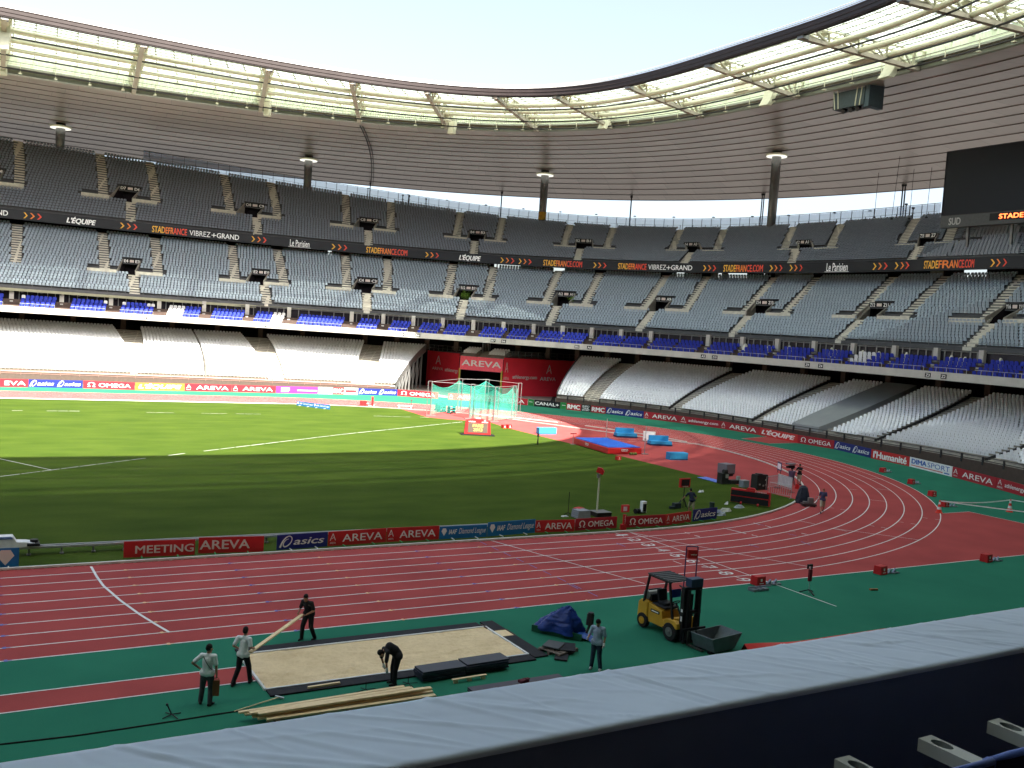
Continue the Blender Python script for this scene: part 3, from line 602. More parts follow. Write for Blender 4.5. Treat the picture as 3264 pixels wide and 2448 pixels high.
bb=B(); wall(bb,shift(MF,0,12.5),shift(MF,0,12.1)); wall(bb,shift(MF,-.02,12.1),shift(MF,3.5,12.25)); 
bb.build('middle_tier_edge',M('edge_concrete',(.33,.32,.22),.8,0,.1,1),stand)
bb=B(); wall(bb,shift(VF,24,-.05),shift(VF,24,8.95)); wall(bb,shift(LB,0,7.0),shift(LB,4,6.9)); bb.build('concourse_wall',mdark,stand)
# window mullions and door frames behind the box seats
gcol=[(4,75),(4,400),(4,718),(4,1028),(4,1320),(4,1600),(4,1870),(5,65),(5,270),(5,465),(5,655),(5,855),(5,1048),(5,1245),(5,1432),(5,1622),(5,1812),(5,2005),(6,165),(6,385),(6,612),(6,850),(6,1100),(6,1370),(6,1640),(6,1935)]
RC=shift(VF,4.0,10.4)
def tcol(i,x,y0): return t_at(RC,i,x,y0)
def yline(i,x):
    L={4:[(0,270),(1000,370),(2212,430)],5:[(0,420),(1000,490),(2212,570)],6:[(0,575),(1000,660),(2212,740)]}[i]
    xs=[a for a,_ in L]; ys=[b_ for _,b_ in L]; return float(np.interp(x,xs,ys))
tcs=[tcol(i,x,yline(i,x)) for i,x in gcol]
allt=sorted(tcs)+[]
for t in tcs:
    p=ringp(RC,t); N,T=normal(RC,t); a=math.atan2(T[1],T[0]); b_=B(); b_.box((0,0,.93),(.62,.5,2.5),a); b_.box((*( -N[:2]*.45),-.2),(.42,.4,.9),a)
    b_.build('gallery_column',mbeam,stand,loc=None).location=p.tolist()
    b_=B(); q=ringp(shift(LB,.8,6.9),t+.0); b_.box((0,0,1),(.8,.8,2.1),a); b_.build('concourse_column',mbrown,stand).location=q.tolist()
bb=B(); ts=sorted(tcs)
for a,c in zip(ts[:-1],ts[1:]):
    for f in (.14,.30,.5,.70,.86):
        t=a+(c-a)*f; p=ringp(shift(VF,4.22,10.21),t); bb.beam((p[0],p[1],10.2),(p[0],p[1],12.4),.16,.10,up=(1,0,0))
e=np.linspace(ts[0]-.2,ts[-1]+.2,300); bb.tube(ringp(shift(VF,4.2,12.3),e),.07,4)
bb.build('window_frames',msteel,stand)
# clutter seen in the boxes: white tables and parasols folded, people-high furniture
pods=[(4,-60,20),(4,125,355),(4,455,682),(4,775,990),(4,1080,1288),(4,1368,1572),(4,1645,1832),(4,1925,2212),(5,100,228),(5,305,428),(5,495,625),(5,660,806),(5,890,1042),(5,1072,1200),(5,1258,1415),(5,1422,1565),(5,1632,1802),(5,1812,1952),(5,1990,2140),(5,2155,2300),(6,145,320),(6,365,542),(6,595,790),(6,835,1030),(6,1068,1290),(6,1330,1560),(6,1608,1840),(6,1895,2160),(6,2170,2350)]
bs_l=[]; white_l=[]
def ypod(i,x): 
    L={4:[(0,310),(1000,365),(2212,435)],5:[(0,450),(1000,515),(2212,600)],6:[(0,605),(1000,685),(2212,775)]}[i]; return float(np.interp(x,[a for a,_ in L],[b_ for _,b_ in L]))
for i,x0,x1 in pods:
    R=shift(VF,1.3,10.0); ta=t_at(R,i,x0,ypod(i,x0)); tb=t_at(R,i,x1,ypod(i,x1)); lo_,hi_=min(ta,tb),max(ta,tb)
    for k in range(4):
        R=shift(VF,.95+.8*k,9.42+.45*k); e=arcgrid(R,lo_,hi_,.60); P=ringp(R,e); N,T=normal(R,e)
        for j,(p,n_,t_) in enumerate(zip(P,N,T)):
            fr=(j+.5)/len(e); wh=False
            if i==4 and x0==1080 and fr>.55 and k>=0: wh=True       # covered seats
            if i==4 and x0==1645 and fr<.5: wh=True
            if i==4 and x0 in(125,) and j==len(e)-1 and k==3: wh=True
            if i==4 and x0==455 and j==0 and k==3: wh=True
            if i==4 and x0==775 and (j<=1 or j==len(e)-1) and k==3: wh=True
            if i==6 and x0==1068 and fr>.5 and k>=1: wh=True
            (white_l if wh else bs_l).append((p,n_,t_))
def armchair():
    V,Fc=unit_seat(.52,.46); b_=B(); b_.add(V,Fc)
    return np.concatenate(b_.v),b_.f
make_seats(bs_l,armchair(),mblue,'box_armchair','blue padded armchair in the row of boxes below the middle tier','seat','blue box seats',300,'further blue box seats in the boxes at the far left')
# armrests of the box seats (white): part of the seats, drawn as slim rests between them
make_seats(white_l,armchair(),M('white_cover',(.72,.72,.72),.6),'covered_armchair','box armchair under a white dust cover among blue seats','seat','white covered box seats',300,'white covered seats')
# box plates along the beam and the beam handrail
plates=[(4,838,388,'E2'),(4,937,392,'D7'),(4,1717,445,'D1'),(4,1803,450,'C8'),(5,414,504,'C5'),(5,496,510,'B8'),(5,983,546,'B7'),(5,1052,551,'B6'),(5,1529,586,'B5'),(5,1607,593,'A6'),(6,133,654,'A5'),(6,208,659,'Z10'),(6,808,712,'Z9'),(6,893,718,'Z4'),(6,1590,780,'Z3'),(6,1690,790,'Z2')]
for i,x,y,s in plates:
    R=shift(VF,-.03,8.98); t=t_at(shift(VF,0,9.4),i,x,y); p=ringp(R,t); N,T=normal(R,t); wd=.95 if len(s)>2 else .8
    P0=p+T*wd/2; P1=p-T*wd/2
    board(P0[:2],P1[:2],.52,mblack,[('T',s,.14,.86,.18,.82,'w',0,.03)],'small black block plate reading %s on the pale gallery beam'%s,'block plates on the gallery beam',z=9.12,name='block_plate',cat='sign',th=.03)
# handrails in front of the pods
for i,x0,x1 in pods:
    bb=B(); R=shift(VF,.25,9.86); ta=t_at(R,i,x0,ypod(i,x0)); tb=t_at(R,i,x1,ypod(i,x1)); e=np.linspace(min(ta,tb),max(ta,tb),8); bb.tube(ringp(shift(VF,.2,10.35),e),.025,4)
    for q in e[::2]: p=ringp(R,q); bb.beam((p[0],p[1],9.86),(p[0],p[1],10.35),.03,.03,up=(1,0,0))
    bb.build('gallery_handrail',msilver,stand)
# lamps and clamps under the middle tier edge
bb=B()
for t in arcgrid(MF,ts[0]-.1,ts[-1]+.1,2.6):
    p=ringp(shift(MF,-.1,12.0),t); bb.box(p,(.3,.3,.16),t)
bb.build('edge_spotlights',mcable,stand)
# railing of the middle tier
railing(shift(MF,.1,12.5),ts[0]-.12,ts[-1]+.15,.9,2.6,'thin grey railing along the front edge of the middle tier','railings of the upper levels',msteel,(1.,.5),.022)
# ================================================================ LED RIBBON in front of the upper tier
LT=(120.6-.3,93.55-.3,2.84,25.25,-.44); LH=1.55
bb=B(); LBt=LT[:3]+(LT[3]-LH,LT[4]); wall(bb,LBt,LT); wall(bb,LT,(LT[0]+.5,LT[1]+.5,LT[2],LT[3],LT[4])); wall(bb,LBt,(LT[0]+.5,LT[1]+.5,LT[2],LT[3]-LH,LT[4]))
rib=thing('display_ribbon',(0,0,0),'long dark display ribbon with club lettering along the front of the upper tier','display ribbon')
bb.build('ribbon_panels',M('ribbon_black',(.022,.024,.030),.35,0,.15,.3),rib)
LEDW=M('led_white',(.85,.85,.85),.5,0,0,1,0,.04); LEDO=M('led_amber',(.80,.42,.06),.5,0,0,1,0,.04); LEDR=M('led_red',(.75,.08,.05),.5,0,0,1,0,.04); LEDM=M('led_orange',(.80,.22,.05),.5,0,0,1,0,.04)
def ymid(i,x):
    L={7:[(0,1385),(250,1390),(560,1435),(940,1475),(1560,1545),(2212,1610)],8:[(0,1610),(500,1650),(900,1670)],5:[(0,-20),(300,15),(830,8),(1200,35),(1600,55),(2212,62)],6:[(0,62),(400,65),(1000,60),(1700,42),(2212,30)]}[i]
    return float(np.interp(x,[a for a,_ in L],[b_ for _,b_ in L]))
bb=None
def flush():
    global bb
    if bb is not None and bb.v: bb.build('display_lettering',[LEDW,LEDO,LEDR,LEDM],rib)
    bb=B()
def led(i,x0,x1,g,v0,v1,mi):
    Rm=LT[:3]+(LT[3]-LH/2,LT[4]); ta=t_at(Rm,i,x0,ymid(i,x0)); tb=t_at(Rm,i,x1,ymid(i,x1))
    def fn(a,c):
        t=ta+(tb-ta)*a; p=ringp(LBt,t); N,T=normal(LT,t); return p-N*.03+np.array([0,0,LH*c])
    flush(); put2d(bb,g,0,1,v0,v1,fn,mi)
def ledm(i,x0,x1,s,v0,v1):
    V,Fc=text2d(s,0,.03)
    Rm=LT[:3]+(LT[3]-LH/2,LT[4]); ta=t_at(Rm,i,x0,ymid(i,x0)); tb=t_at(Rm,i,x1,ymid(i,x1)); cen=[float(np.mean([V[q][0] for q in f])) for f in Fc]
    P=[]; flush()
    for a_,c_,l_ in V:
        t=ta+(tb-ta)*a_; p=ringp(LBt,t); N,T=normal(LT,t); P.append(p-N*(.03+.002*l_)+np.array([0,0,LH*(v0+(v1-v0)*c_)]))
    for f,ce in zip(Fc,cen): bb.add([P[q] for q in f],[tuple(range(len(f)))],1 if ce<.33 else (3 if ce<.6 else 2))
def chev3(i,x0,x1):
    w_=(x1-x0)/3
    for k,mi in enumerate((1,3,2)): led(i,x0+w_*(k+.1),x0+w_*(k+.78),chev2d(),.18,.80,mi)
T2=lambda s,sh=0,bo=.02: text2d(s,sh,bo)
led(7,-60,55,T2('AND'),.25,.78,0); chev3(7,150,280); led(7,432,625,T2("L'ÉQUIPE",.25,.05),.1,.9,0); chev3(7,775,900)
ledm(7,985,1212,'STADEFRANCE',.12,.85); led(7,1228,1365,T2('VIBREZ',0,0),.2,.78,0); led(7,1370,1402,T2('+',0,.0),.25,.7,0); led(7,1405,1548,T2('GRAND',0,.02),.2,.78,0)
chev3(7,1625,1735); led(7,1878,2005,T2('Le Parisien',0,.012),.12,.88,0); led(7,1868,2015,glyph('R'),.04,.08,0); chev3(7,2145,2260)
ledm(8,162,428,'STADEFRANCE.COM',.15,.85); chev3(8,540,640); led(8,762,905,T2("L'ÉQUIPE",.25,.05),.08,.92,0)
chev3(5,1028,1128); chev3(5,1145,1240); ledm(5,1310,1560,'STADEFRANCE.COM',.15,.85); chev3(5,1630,1725); ledm(5,1795,1978,'STADEFRANCE',.15,.85); led(5,1990,2105,T2('VIBREZ',0,0),.22,.78,0); led(5,2108,2135,T2('+',0,.0),.25,.7,0); led(5,2138,2275,T2('GRAND',0,.02),.22,.78,0)
chev3(6,130,225); ledm(6,265,522,'STADEFRANCE.COM',.12,.85); chev3(6,560,655); chev3(6,690,785); led(6,932,1070,T2('Le Parisien',0,.012),.12,.9,0); led(6,922,1080,glyph('R'),.04,.08,0); chev3(6,1228,1335); chev3(6,1370,1478); ledm(6,1565,1890,'STADEFRANCE.COM',.15,.85); chev3(6,1990,2115)
flush()
# dark recess behind the ribbon, slab under the upper tier, openings with daylight
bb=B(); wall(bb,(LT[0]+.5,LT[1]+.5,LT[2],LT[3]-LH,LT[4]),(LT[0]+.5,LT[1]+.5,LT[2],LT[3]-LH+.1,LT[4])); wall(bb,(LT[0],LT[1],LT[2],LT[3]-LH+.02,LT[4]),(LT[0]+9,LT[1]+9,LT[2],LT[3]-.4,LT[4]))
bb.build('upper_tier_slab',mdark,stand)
gapw=[]
for i,x0,x1,y in [(7,1740,1940,1590),(7,2110,2170,1620),(8,-40,50,1640),(5,970,1200,48),(5,1345,1545,65),(5,2140,2190,85),(6,145,375,92),(6,485,507,100),(6,555,797,92),(6,1540,1622,90),(6,1750,1890,80)]:
    q=sorted([t_at(shift(MB,0,23.2),i,x0,y),t_at(shift(MB,0,23.2),i,x1,y)]); gapw.append(q)
def wallgap(bb,Ra,Rb):
    gs=sorted(gapw); cur=-math.pi
    for a_,c_ in gs+[[math.pi,math.pi]]:
        if a_>cur: wall(bb,Ra,Rb,np.linspace(cur,a_,max(4,int((a_-cur)*60))))
        cur=max(cur,c_)
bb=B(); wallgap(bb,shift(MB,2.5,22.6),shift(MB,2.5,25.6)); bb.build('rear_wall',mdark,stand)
# rear faces that close the bowl off from outside
bb=B(); wall(bb,shift(UB,1.2,0),shift(UB,1.2,22.5)); wallgap(bb,shift(UB,1.2,22.5),shift(UB,1.2,26)); wall(bb,shift(UB,1.2,26),(UB[0]+1.2,UB[1]+1.2,UB[2],UB[3]-.3,UB[4])); wall(bb,(UB[0],UB[1],UB[2],UB[3]-.05,UB[4]),(UB[0]+1.2,UB[1]+1.2,UB[2],UB[3]-.05,UB[4])); bb.build('outer_wall',mconc,stand)
# ================================================================ ROOF
roof=thing('stadium_roof',(XC,0,42),'huge flat oval roof with a pale glazed inner ring and grey-brown ceiling','roof')
def rb(b,name,mat,parent=roof,**k):
    o=b.build(name,mat,parent,**k); o.location=(0,0,0) ; o.matrix_parent_inverse=Matrix.Translation((-XC,0,-42)); return o
FT=(FB[0],FB[1],FB[2],FB[3]+1.1,FB[4])
bb=B(); wall(bb,FB,FT); F2=(FB[0]+.6,FB[1]+.6,FB[2],FB[3],FB[4]); F3=(FT[0]+.6,FT[1]+.6,FT[2],FT[3],FT[4]); wall(bb,FB,F2); wall(bb,F2,F3); wall(bb,FT,F3)
for dz in (.12,.55,1.0): bb.tube(ringp((FB[0]-.03,FB[1]-.03,FB[2],FB[3]+dz,FB[4]),full),.035,4)
rb(bb,'fascia',mfas)
bb=B(); bb.tube(ringp((FT[0]+.2,FT[1]+.2,FT[2],FT[3]+.22,FT[4]),full),.05,4); bb.tube(ringp((FT[0]+.2,FT[1]+.2,FT[2],FT[3]+.45,FT[4]),full),.04,4); rb(bb,'edge_rail',mcream)
bb=B(); wall(bb,(FT[0]+1.2,FT[1]+1.2,FT[2],FT[3]-.1,FT[4]),(FT[0]+1.2,FT[1]+1.2,FT[2],FT[3]+.5,FT[4])); rb(bb,'sunlit_roof_line',mwhiteb)  # added white strip stands in for sunlight on the roof top
SG=(SI[0],SI[1],SI[2],43.0,2.5)          # glass meets the solid roof
bb=B()
NG=6
for k in range(NG):
    A=lerpR(F3,SG,k/NG); C=lerpR(F3,SG,(k+1)/NG); wall(bb,A,C)
rb(bb,'glass_roof',mglass)
# glazing bars
bb=B()
for k in range(1,14):
    R=lerpR(F3,SG,k/14); bb.tube(ringp((R[0],R[1],R[2],R[3]-.07,R[4]),full),.07,4)
for t in arcgrid(SI,-.45*math.pi,.72*math.pi,2.6):
    p=ringp(F3,t);q=ringp(SG,t); bb.beam(p-[0,0,.1],q-[0,0,.1],.13,.10)
rb(bb,'glazing_bars',M('bar_olive',(.34,.35,.27),.5))
# big tubes, thin rails
for f in (.20,.45,.70):
    R=lerpR(F2,(SI[0],SI[1],SI[2],42.6,2.3),f); bb=B(); bb.tube(ringp((R[0],R[1],R[2],R[3]-.35,R[4]),full),.30,10); rb(bb,'ring_tube',mcream,smooth=True)
for f,z in ((.30,.55),(.62,.35),(.86,.25)):
    R=lerpR(FB,SI,f); bb=B(); bb.tube(ringp((R[0],R[1],R[2],R[3]-.1,R[4]),full),.11,5); bb.tube(ringp((R[0],R[1],R[2],R[3]+.8,R[4]),np.linspace(-1.2,2.4,240)),.03,4)
    rb(bb,'cable_rail',mcable)
mcorr=M('corrugated_cream',(.80,.84,.70),.6,0,.05,.5)
# inner upstand of the solid roof: grey gutter band below, corrugated translucent band above
G1=(SI[0],SI[1],SI[2],SI[3]+.95,SI[4]); G2=(SI[0],SI[1],SI[2],SI[3]+1.9,SI[4])
bb=B(); wall(bb,SI,G1); wall(bb,(SI[0]-.9,SI[1]-.9,SI[2],SI[3]+.95,SI[4]),G1); wall(bb,(SI[0]-.9,SI[1]-.9,SI[2],SI[3]+.80,SI[4]),(SI[0]-.9,SI[1]-.9,SI[2],SI[3]+1.05,SI[4])); wall(bb,SI,(SI[0]-.3,SI[1]-.3,SI[2],SI[3]+.1,SI[4]))
rb(bb,'gutter_band',M('grey_band',(.33,.34,.30),.6,.2,.1,.6))
bb=B(); e=np.linspace(-.45*math.pi,.72*math.pi,1500); Pb=ringp(G1,e); Pt=ringp(SG,e); N,T=normal(SI,e); zz=(np.arange(len(e))%2*.22)[:,None]*N; bb.strip(Pb-zz,Pt-zz)
rb(bb,'corrugated_panel',mcorr)
e=np.concatenate([np.linspace(.72*math.pi,1.55*math.pi,200)]); bb=B(); bb.strip(ringp(G1,e),ringp(SG,e)); rb(bb,'corrugated_panel',mglass)
bb=B()
for t in arcgrid(SI,-.4*math.pi,.72*math.pi,4.2):
    p=ringp((SI[0]-1.0,SI[1]-1.0,SI[2],SI[3],SI[4]),t); bb.beam((p[0],p[1],p[2]+.2),(p[0],p[1],p[2]+1.6),.08,.08,up=(1,0,0)); bb.box((p[0],p[1],p[2]+.15),(.4,.4,.12))
bb.tube(ringp((SI[0]-1.0,SI[1]-1.0,SI[2],SI[3]+1.25,SI[4]),full),.04,4); rb(bb,'walkway_rail',mcream)
# soffit in bands with dark joints
NB=14
def bul(f): return 1.1*math.sin(math.pi*f)
bb=B(); Vs=[];
fr_=np.linspace(0,1,NB+1); L0=None
uvs_=[];
tq=np.linspace(-math.pi,math.pi,361)
for k in range(NB):
    Ra=lerpR(SI,RO,fr_[k]); Rb=lerpR(SI,RO,fr_[k+1]); Ra=Ra[:3]+(Ra[3]+bul(fr_[k]),Ra[4]); Rb=Rb[:3]+(Rb[3]+bul(fr_[k+1])-.0,Rb[4])
    Rb2=(Rb[0]-.14,Rb[1]-.14)+Rb[2:]; bb.strip(ringp(Ra,tq),ringp(Rb2,tq),0)
    A=ringp(Ra,tq); L=np.concatenate([[0],np.cumsum(np.sqrt((np.diff(A,axis=0)**2).sum(1)))])
    for j in range(360): uvs_.append([(L[j],0.1),(L[j+1],0.1),(L[j+1],.95),(L[j],.95)])
o=rb(bb,'soffit',msoff); uvl=o.data.uv_layers.new(name='UVMap'); uvl.data.foreach_set('uv',np.array(uvs_).ravel())
bb=B()
for k in range(1,NB+1):
    Rb=lerpR(SI,RO,fr_[k]); Rb=Rb[:3]+(Rb[3]+bul(fr_[k]),Rb[4]); bb.strip(ringp((Rb[0]-.16,Rb[1]-.16,Rb[2],Rb[3]-.08,Rb[4]),tq),ringp((Rb[0]-.16,Rb[1]-.16,Rb[2],Rb[3]+.05,Rb[4]),tq)); bb.strip(ringp((Rb[0]-.16,Rb[1]-.16,Rb[2],Rb[3]-.08,Rb[4]),tq),ringp((Rb[0]+.0,Rb[1]+.0,Rb[2],Rb[3]-.08,Rb[4]),tq))
rb(bb,'soffit_joint',M('joint_dark',(.19,.155,.145),.7))
bb=B(); RT0=(SI[0]+.4,SI[1]+.4,SI[2],46.0,2.5); RT1=(RO[0],RO[1],RO[2],RO[3]+1.6,0); wall(bb,SG,RT0); wall(bb,RT0,RT1); wall(bb,RO,RT1); rb(bb,'roof_top',M('roof_top',(.5,.5,.5),.6))
# trusses
tr_pts=[((7,30,100),(7,18,465)),((7,925,275),(7,870,575)),((7,1740,435),(7,1690,680)),((8,65,535),(8,118,790)),((8,548,600),(8,690,810)),((8,993,622),(8,1270,825)),((8,1378,608),(8,1750,800)),((8,1845,540),(9,120,715)),((9,150,410),(9,740,600)),((9,750,225),(9,1530,450)),((9,1400,5),(9,2330,205))]
for (a,c) in tr_pts:
    t0=t_at(FB,*a); t1=t_at(SI,*c); p=ringp(FB,t0)+[0,0,-.1]; q=ringp(SI,t1)+[0,0,.15]; pt=ringp(F3,t0)+[0,0,-.35]; qt=ringp(SG,t1)+[0,0,-.4]
    d=(q-p); d[2]=0; d/=np.linalg.norm(d); sd_=np.array([-d[1],d[0],0]); p=p+d*.2
    bb=B(); bb.beam(p,q,.55,.45); bb.build('bottom_chord',M('shaded_chord',(.34,.30,.25),.5,0,.08,1),roof).matrix_parent_inverse=Matrix.Translation((-XC,0,-42))  # chord coloured darker than the cream web for the shade on it
    bb=B()
    for s in (-1,1): bb.tube([pt+sd_*s*.7,qt+sd_*s*.7],.11,6)
    n=4
    for k in range(n):
        A=p+(q-p)*((k+1)/n*.94); T0=pt+(qt-pt)*(k/n+.03); T1=pt+(qt-pt)*((k+.62)/n); T2_=pt+(qt-pt)*min(1,((k+1.25)/n))
        for s in (-1,1):
            bb.tube([A,T0+sd_*s*.7],.13,6); bb.tube([A,T1+sd_*s*.7],.13,6); bb.tube([A,T2_+sd_*s*.7],.13,6)
        bb.tube([T0+sd_*.7,T1-sd_*.7],.06,5); bb.box(A+[0,0,.1],(.5,.5,.3),math.atan2(d[1],d[0])); bb.box(T1+[0,0,-.1],(1.0,1.5,.12),math.atan2(d[1],d[0]))
    bb.build('truss_web',mcream,roof).matrix_parent_inverse=Matrix.Translation((-XC,0,-42))
    bb=B(); bb.box(pt*[1,1,0]+[0,0,p[2]+.05],(.9,.8,.5),math.atan2(d[1],d[0])); bb.build('truss_shoe',msteel,roof).matrix_parent_inverse=Matrix.Translation((-XC,0,-42))
# round floodlights on the fascia
fl=[(7,x,y) for x,y in [(50,86),(90,93),(135,98),(185,106),(230,115),(268,122),(340,138),(425,152),(460,158),(512,168),(552,176),(617,186),(670,197),(745,214),(820,224),(853,231),(1015,263),(1047,268),(1098,281),(1135,286),(1172,293),(1275,311),(1305,317),(1567,369),(1598,375),(1645,385),(1677,389),(1815,417),(1840,420),(2015,457),(2045,461),(2085,467),(2160,483),(2190,488)]]+[(8,x,y) for x,y in [(30,503),(145,520),(270,541),(300,545),(375,556),(408,559),(732,589),(763,591),(795,594),(828,595),(1080,596),(1110,597),(1140,597),(1705,524),(1725,521),(2085,440),(2110,436)]]+[(9,290,325),(9,553,243),(9,985,88),(9,1015,80)]
pro=None
for i,x,y in fl:
    t=t_at(FB[:3]+(FB[3]+.6,FB[4]),i,x,y); p=ringp(FB[:3]+(FB[3]+.55,FB[4]),t); N,T=normal(FB,t); a=math.atan2(T[1],T[0])
    if pro is None:
        pro=thing('floodlight',(0,0,0),'round floodlight fixed to the inner fascia of the roof','floodlight','floodlights around the roof fascia')
        b_=B(); b_.tube([(.36*math.cos(q),-.30,.36*math.sin(q)) for q in np.linspace(0,2*math.pi,19)],.07,6,closed=True); b_.build('rim',msilver,pro)
        b_=B(); b_.cyl((0,-.18,0),.34,.28,14,axis=(0,1,0),r2=.25); b_.build('housing',msteel,pro); f0=pro
    else: f0=clone(pro)
    f0.location=p.tolist(); f0.rotation_euler=(0,0,a)
# line-array loudspeakers hung under the glass ring
def speaker(i,x,y,f,zd,h,w,curve,lab):
    R=lerpR(FB,SI,f); p=cyl(R,i,x,y); vd=np.array([p[0]-XC,p[1]]); vd/=np.linalg.norm(vd)
    t=thing('loudspeaker',p.tolist(),lab,'loudspeaker','loudspeakers hung from the roof trusses',math.atan2(vd[1],vd[0])-math.pi/2)
    b_=B(); n=6; pr=[]
    for k in range(n+1): g=k/n; pr.append((-curve*(g**2)*h,h/2-h*g))
    prof=[(a-.4,c) for a,c in pr]+[(a+.45,c) for a,c in pr[::-1]]
    b_.extr(prof,(0,0,0),(0,1,0),(0,0,1),(1,0,0),w); b_.build('cabinet_stack',mcream,t,bevel=.04)
    b_=B(); z=43.3-p[2]; 
    for s in (-1,1): b_.tube([(s*w*.4,0,h/2-.1),(s*w*.4,.1,max(z,h/2+.6))],.05,5)
    b_.build('hanger',mcream,t); return t
for a in [(7,25,245,.25,0,3.2,1.5,.35,'large curved cream loudspeaker at the far left edge of the roof ring'),(7,20,430,.95,0,2.3,.9,.05,'slim pale loudspeaker hanging at the far left end of the soffit edge'),(7,1735,700,.95,0,2.3,.9,.05,'slim pale loudspeaker hanging below the third truss'),(7,1755,590,.75,0,1.2,1.0,.1,'small square loudspeaker beside the third truss'),(8,722,822,.93,0,2.3,1.0,.15,'pale loudspeaker hanging from the middle truss end'),(8,687,760,.75,0,1.2,1.1,.1,'small boxy loudspeaker on the middle truss'),(8,1612,735,.72,0,1.4,1.9,.2,'wide cream loudspeaker under the sixth truss'),(8,1715,790,.88,0,2.5,1.2,.4,'curved cream loudspeaker at the end of the sixth truss'),(9,400,560,.72,0,1.5,2.4,.25,'wide grey loudspeaker left of the camera gantry'),(9,570,630,.88,0,2.6,1.4,.4,'curved grey loudspeaker just left of the hanging gantry'),(9,1162,355,.68,0,1.6,2.6,.25,'wide cream loudspeaker under the ninth truss'),(9,1370,440,.88,0,2.7,1.7,.45,'curved cream loudspeaker at the lower end of the ninth truss')]: speaker(*a)
# hanging equipment gantry
R=lerpR(SI,RO,.03); p=cyl(R,9,1110,650); vd=math.atan2(p[1],p[0]-XC)-math.pi/2
t=thing('equipment_gantry',p.tolist(),'dark box gantry hung on white struts under the soffit edge','gantry',None,vd)
b_=B(); b_.box((0,0,0),(4.6,2.0,2.0)); b_.build('cage',M('gantry_dark',(.05,.07,.08),.5),t); 
b_=B(); b_.box((2.6,.4,.9),(.7,2.6,4.4)); b_.build('side_panel',M('gantry_panel',(.06,.09,.11),.5),t)
b_=B()
for x in (-2.2,-1.6,1.2,1.9): b_.tube([(x*.9,-1.0,-1.0),(x*1.15,-1.0,2.9)],.08,5)
b_.tube([(-3,-1.,2.9),(3,-1.,2.9)],.09,5); b_.build('strut',mcream,t)
b_=B(); 
for x in (-1.0,.1,1.1): b_.cyl((x,-.4,-1.2),.3,.5,10,axis=(0,1,.5))
b_.build('projector',mblack,t)
# columns with lamp crowns
def soffz(P):
    # height of the soffit at a plan point
    best=None
    for f in np.linspace(0,1,60):
        R=lerpR(SI,RO,f); g=abs((P[0]-XC)/R[0])**R[2]+abs(P[1]/R[1])**R[2]
        if g<1: return R[3]+bul(f)+R[4]*((P[0]-XC)/100)**2
    return 42
cols=[(7,388,950,'roof column at the far left, half hidden behind the soffit'),(7,1990,1225,'roof column rising left of the sky gap'),(8,1300,1430,'grey roof column with a yellow band near its foot'),(9,572,1470,'pale steel roof column in the right of the sky gap')]
for k,(i,x,y,lab) in enumerate(cols):
    R=(UB[0]+.3,UB[1]+.3)+UB[2:]; p=cyl(R,i,x,y); p[2]-=.6; h=soffz(p)-p[2]+.4
    t=thing('roof_column',p.tolist(),'tapered '+lab,'column','steel columns carrying the roof')
    b_=B(); b_.tube([(0,0,0),(0,0,h*.35),(0,0,h)],[.72,.76,.80],20); b_.build('shaft',msteel,t,smooth=True)
    b_=B(); b_.cyl((0,0,h-1.05),1.6,.28,24,r2=1.9); b_.build('lamp_crown',mcream,t,smooth=False)
    b_=B(); b_.cyl((0,0,h-1.25),1.7,.08,24); b_.build('lamp_ring',M('lamp_glow',(.9,.9,.8),.4,0,0,1,0,.25),t)
    if k==2: b_=B(); b_.cyl((0,0,1.5),.76,1.6,20); b_.build('yellow_band',M('yellow_band',(.5,.30,.04),.5),t,smooth=True)
# rain pipes between roof edge and rim
for i,x,y,w_ in [(8,188,1196,.12),(8,1040,1266,.14),(8,1880,1290,.15),(9,515,1285,.12),(9,527,1285,.12),(9,1425,1238,.13),(9,1441,1238,.13)]:
    R=(RO[0]-3,RO[1]-3)+RO[2:]; p=cyl(R,i,x,y); zt_=soffz(p)+.1; p[2]=22.; h=zt_-p[2]
    b_=B(); b_.cyl((0,0,h/2),w_,h,8); b_.box((0,0,.2),(w_*3,w_*3,.4)); b_.cyl((0,0,h-.25),w_*1.8,.3,8)
    o=b_.build('drain_pipe',mcable); o.location=p.tolist(); tag(o,'thin dark pipe running down from the outer roof edge behind the wind screen','pipe','drain pipes at the outer roof edge')
# long drop cable down the soffit at the left
b_=B(); P=[]
for f in np.linspace(0.02,.98,16):
    R=lerpR(SI,RO,f); ta_=t_at(SI,8,118,800); tb_=t_at(RO,8,190,1190); R=R[:3]+(R[3]+bul(f)-.25,R[4]); P.append(ringp(R,ta_+(tb_-ta_)*f))
b_.tube(P,.09,5); b_.tube([q+[.45,0,0] for q in P],.06,5)
o=b_.build('soffit_cable',mcable); tag(o,'dark cable duct running down the ceiling to the outer roof edge','cable duct')
